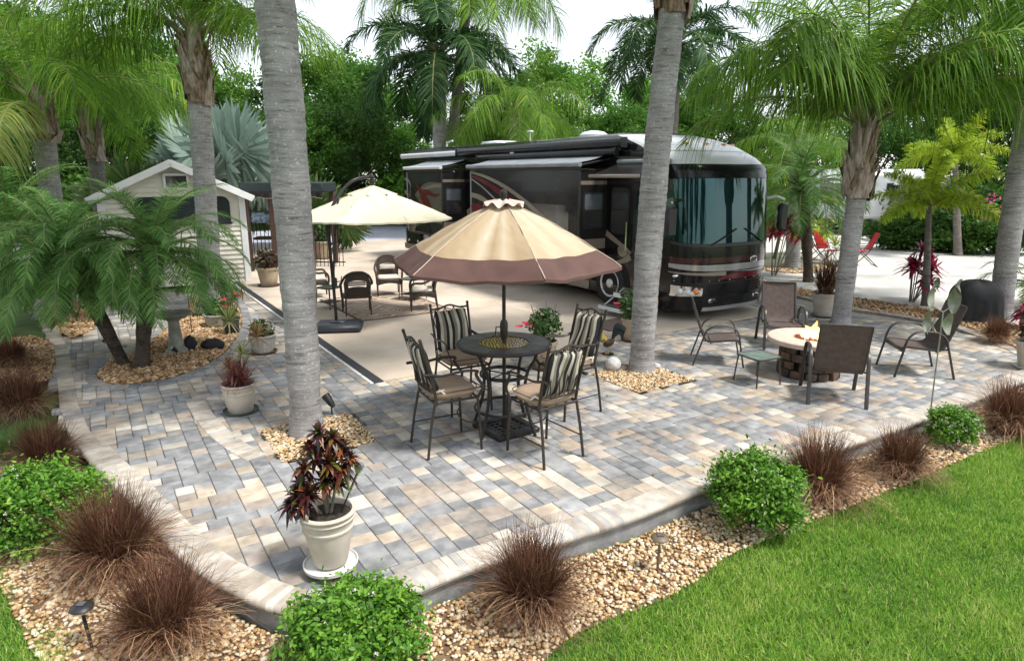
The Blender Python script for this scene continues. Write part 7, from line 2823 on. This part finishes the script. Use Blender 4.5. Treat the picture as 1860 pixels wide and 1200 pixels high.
# ---- bird bath and stones in the curved bed
p = G(322, 640)
t = empty('bird_bath', (p[0], p[1], .0), 0, 'stone bird bath on a tapered pedestal in the curved bed', 'bird bath')
m_bath = mat('bath_stone', (.24, .24, .2), .85, (.36, .36, .31), 8, bump=.4)
b = MB()
b.lathe([(.17, 0), (.165, .05), (.12, .1), (.1, .3), (.085, .52), (.1, .56)], 22)
b.build('pedestal', m_bath, t)
b = MB()
b.lathe([(.08, .55), (.2, .59), (.28, .64), (.3, .67), (.285, .68), (.26, .66), (.15, .62), (.01, .61)], 30, cap1=False)
b.build('basin', m_bath, t)
m_rock = mat('black_rock', (.012, .012, .014), .7, (.03, .03, .034), 6, bump=.6)
for (px, py, s_, lb, k) in ((347, 636, (.12, .1, .17), 'small upright black rock beside the bird bath', 1), (388, 634, (.26, .15, .12), 'long black rock at the rim of the curved bed', 2), (366, 574, (.24, .16, .1), 'dark driftwood lump behind the bird bath', 3)):
    p = G(px, py)
    q = np.random.default_rng(k)
    vs = ICO_V * (1 + q.normal(0, .16, (12, 1)))
    o = MB().add([tuple(v * np.array(s_)) for v in vs], [tuple(f) for f in ICO_F]).build('garden_rock', m_rock if k < 3 else m_bark, None, smooth=False, loc=(p[0], p[1], s_[2] * .7))
    mod = o.modifiers.new('round', 'SUBSURF')
    mod.levels = mod.render_levels = 2
    dt = o.modifiers.new('rough', 'DISPLACE')
    tx_ = bpy.data.textures.new('rock', 'CLOUDS')
    tx_.noise_scale = .12
    dt.texture = tx_
    dt.strength = .06
    for pl in o.data.polygons:
        pl.use_smooth = True
    tag(o, lb, 'rock')
p = G(349, 606)
t = empty('shepherd_hook', (p[0], p[1], 0), 0, 'thin black iron hook pole behind the bird bath', 'garden hook')
b = MB()
b.tube(spline([(0, 0, 0), (0, 0, 1.2), (0, 0, 1.75), (.06, 0, 1.9), (.16, 0, 1.88), (.19, 0, 1.78)], 5), .008, 6)
b.build('pole', m_iron, t)
b = MB()
b.tube([(-.05, 0, .03), (.05, 0, .03)], .008, 6)
b.build('foot_bar', m_iron, t)
def spot(label, loc, rz, sc_=1.0):
    t = empty('garden_spotlight', loc, rz, label, 'spotlight')
    b = MB()
    b.tube([(0, 0, -.05), (0, 0, .1)], .009, 6)
    b.build('stake', m_blk2, t)
    b = MB()
    b.tube([(0, -.03, .09), (0, 0, .12), (0, .06, .18), (0, .08, .2)], [.02, .035, .045, .047], 12)
    h_ = b.build('lamp_head', m_blk2, t)
    b = MB()
    b.lathe([(.04, 0), (.001, .008)], 12)
    o = b.build('lens', m_lens, h_, loc=(0, .081, .201))
    o.rotation_euler.x = -.8
    t.scale = (sc_,) * 3
    return t
p = G(603, 752)
spot('black spotlight at the foot of the thickest trunk', (p[0], p[1], .0), R(60), 1.15)
p = G(321, 648)
spot('tiny black spotlight in front of the bird bath', (p[0], p[1], .01), R(150), .8)
def solar(label, px, py, z, lean, m, sc_=1.0):
    p = G(px, py, z)
    t = empty('solar_path_light', (p[0], p[1], gz(p[0], p[1])), 0, label, 'solar light', 'solar path lights in the gravel')
    b = MB()
    b.tube([(0, 0, -.05), (lean, 0, .25)], .012, 8)
    b.build('stake', m, t)
    b = MB()
    b.lathe([(.015, .25), (.04, .28), (.06, .285), (.06, .3)], 18, c=(lean, 0, 0))
    b.build('lens', m_lens, t)
    b = MB()
    b.lathe([(.072, .298), (.078, .305), (.07, .318), (.04, .33), (.001, .335)], 22, c=(lean, 0, 0))
    h_ = b.build('cap', m, t)
    b = MB()
    b.box((lean, 0, .336), (.05, .05, .006))
    b.build('solar_cell', m_sglass, h_)
    t.scale = (sc_,) * 3
m_bronz2 = mat('solar_bronze', (.12, .085, .05), .5, (.16, .12, .075), 9)
solar('black solar path light in the pebbles at lower left', 168, 1172, -.2, -.03, m_blk2, .95)
solar('bronze solar path light in the pebbles right of the lone grass', 1194, 1036, -.2, .005, m_bronz2, .95)

# ---- rooster, ball, white stones
p = G(1104, 643)
t = empty('rooster_statue', (p[0], p[1], 0), R(-8), 'painted rooster statue with yellow neck and black tail by the trunk', 'statue')
m_rb = mat('rooster_brown', (.05, .03, .02), .5, (.12, .06, .02), 14)
m_ry = mat('rooster_yellow', (.55, .38, .05), .55, (.65, .48, .08), 16, bump=.3, bscale=60)
m_rk = mat('rooster_black', (.01, .014, .014), .4, (.02, .03, .03), 10)
b = MB()
b.tube(spline([(-.08, 0, .2), (-.03, 0, .19), (.03, 0, .2), (.09, 0, .26)], 4), [.02, .05, .065, .07, .072, .075, .07, .065, .06, .055, .045, .03, .02], 12)
b.build('body', m_rb, t)
b = MB()
b.tube(spline([(-.06, 0, .22), (-.1, 0, .28), (-.12, 0, .34), (-.125, 0, .39)], 4), [.065, .066, .064, .06, .056, .052, .048, .044, .04, .036, .032, .028, .02], 12)
b.build('neck', m_ry, t)
b = MB()
b.ball((-.135, 0, .41), (.036, .028, .03), 12, 8)
hd = b.build('head', m_ry, t)
b = MB()
for i in range(4):
    b.ball((-.155 + .02 * i, 0, .445 + .006 * math.sin(i)), (.012, .006, .016), 8, 6)
b.build('comb', m_burg, hd)
b = MB()
b.tube([(-.165, 0, .41), (-.2, 0, .4)], [.012, .001], 6)
b.build('beak', m_ry, hd)
for i in range(6):
    b = MB()
    h_ = .34 + .03 * i
    b.tube(spline([(.06, .012 * (i % 3 - 1), .25), (.12, .014 * (i % 3 - 1), h_), (.19 + .012 * i, .016 * (i % 3 - 1), h_ + .02 - .012 * i), (.23 + .006 * i, .016 * (i % 3 - 1), h_ - .08)], 4), [.012, .016, .02, .022, .024, .026, .026, .025, .024, .022, .018, .012, .004], 6, flat=(1, .4))
    b.build('tail_feather', m_rk, t)
for sy in (-1, 1):
    b = MB()
    b.tube([(.0, sy * .025, .16), (.0, sy * .028, .02)], .008, 6)
    b.tube([(-.045, sy * .04, .016), (.0, sy * .028, .02), (.02, sy * .028, .016)], .006, 5)
    b.build('leg', m_ry, t)
b = MB()
b.lathe([(.1, 0), (.1, .012), (.001, .014)], 20)
b.build('base_plate', m_rk, t)
p = G(1114, 672)
m_ball = mat('speckled_stone', (.45, .44, .42), .8, (.68, .67, .65), 30, 3, bump=.3, bscale=60)
b = MB()
b.ball((0, 0, .1), .115, 24, 16)
o = b.build('stone_ball', m_ball, None, loc=(p[0], p[1], -.005))
tag(o, 'white speckled stone ball in the pebbles by the smooth trunk', 'stone ball')
p = G(1190, 668)
o = MB().add([tuple(v * np.array((.09, .07, .06))) for v in ICO_V * (1 + rng.normal(0, .1, (12, 1)))], [tuple(f) for f in ICO_F]).build('white_stone', m_ball, None, loc=(p[0], p[1], .03))
tag(o, 'small white stone behind the smooth trunk', 'stone')

# ---- metal lily
p = G(1690, 748, -.03)
t = empty('metal_lily', (p[0], p[1], -.05), 0, 'tall metal lily stake with twisted silver petals beside the sling chair', 'garden ornament')
m_petal = mat('petal_metal', (.2, .22, .16), .45, (.4, .41, .34), 5, metal=.5)
dx_ = AT(1708, 600, p[1])[0] - p[0]
zt = AT(1708, 565, p[1])[2]
b = MB()
b.tube([(0, 0, 0), (dx_ * .6, 0, zt * .6), (dx_, 0, zt + .05)], .009, 8)
b.build('rod', m_petal, t)
def petal(c, L_, w_, az, tw, nm='petal'):
    b = MB()
    def fn(u, v):
        e_ = w_ * math.sin(PI * min(1, v * .92 + .04)) ** .7
        y = (2 * u - 1) * e_
        th = az + tw * v
        bow = .04 * math.sin(PI * v) - .03 * (2 * u - 1) ** 2
        return (c[0] + y * math.cos(th) - bow * math.sin(th), c[1] + y * math.sin(th) + bow * math.cos(th), c[2] + L_ * (v - .5))
    b.grid(fn, 6, 14)
    b.build(nm, m_petal, t, ang=80)
for px_, py_, L_, w_, az, tw in ((1693, 540, .36, .075, .2, .5), (1684, 585, .28, .06, -.3, .4), (1698, 590, .2, .045, .9, .3), (1734, 545, .36, .08, -.3, -.6), (1722, 588, .3, .085, .4, -.4), (1742, 520, .2, .05, .3, .5), (1702, 515, .16, .04, -.6, .4)):
    q = AT(px_, py_, p[1])
    petal((q[0] - p[0], 0, q[2] + .05), L_ * .9, w_ * .85, az, tw)
q0, q1 = AT(1692, 555, p[1]), AT(1730, 555, p[1])
b = MB()
b.tube([(q0[0] - p[0], 0, q0[2] + .05), (dx_, .0, zt + .04), (q1[0] - p[0], 0, q1[2] + .05)], .007, 6)
b.build('cross_rod', m_petal, t)

# ---- far stone bench
p = G(1753, 428)
t = empty('stone_bench', p, R(-20), 'pale stone bench in front of the far hedge', 'bench')
b = MB()
b.box((0, 0, .43), (1.2, .4, .08), bev=.02)
b.build('seat', m_potw, t)
for x in (-.42, .42):
    b = MB()
    b.box((x, 0, .2), (.1, .34, .38), bev=.02)
    b.build('leg', m_potw, t)

# ---- fallen leaves and frond scraps on the paving
q = np.random.default_rng(71)
n = 150
x, y = q.uniform(-7, 7, n), q.uniform(4, 12, n)
k = inpoly(x, y, patio_poly)
for pl in (bed_main, bed_small):
    k &= ~inpoly(x, y, pl)
x, y = x[k], y[k]
n = len(x)
a = q.uniform(0, 2 * PI, n)
d = unit(np.stack([np.cos(a), np.sin(a), np.full(n, .06)], 1))
sd = np.stack([-np.sin(a), np.cos(a), q.uniform(-.2, .2, n)], 1)
L = q.uniform(.025, .09, n)
V, F, ids = blades(np.stack([x, y, np.full(n, .016)], 1), d, sd, L, np.where(L > .06, .006, L * .45), np.full(n, .04), 3, [.3, 1, .9, 0])
o = link('leaf_litter', npmesh('leaf_litter', V, F, leafmat('dry_leaf', [(.1, .05, .02), (.22, .13, .05), (.3, .2, .09), (.12, .16, .04)], .8, .1, 0, .2), rnd=q.random(n)[ids]))
tag(o, 'scattered dry leaves on the paving', 'leaf litter', kind='stuff')

# ---- garden behind the viewpoint, seen only as reflections in the coach glass
for i, (k, x, y, sc_, lb) in enumerate(((0, -9, -13, .8, 'tree mirrored at the left of the windscreen'), (2, 0, -17, .85, 'tree mirrored in the middle of the windscreen'), (0, 10, -15, .8, 'tree mirrored at the right of the windscreen'), (2, 19, -11, .75, 'tree mirrored at the far right of the coach nose'), (2, -18, -8, .85, 'tree mirrored in the coach side'), (0, -24, 2, .8, 'tree mirrored in the rear slide of the coach'))):
    tree(k, x, y, sc_, i * 2.1, lb, 'garden trees behind the viewpoint')
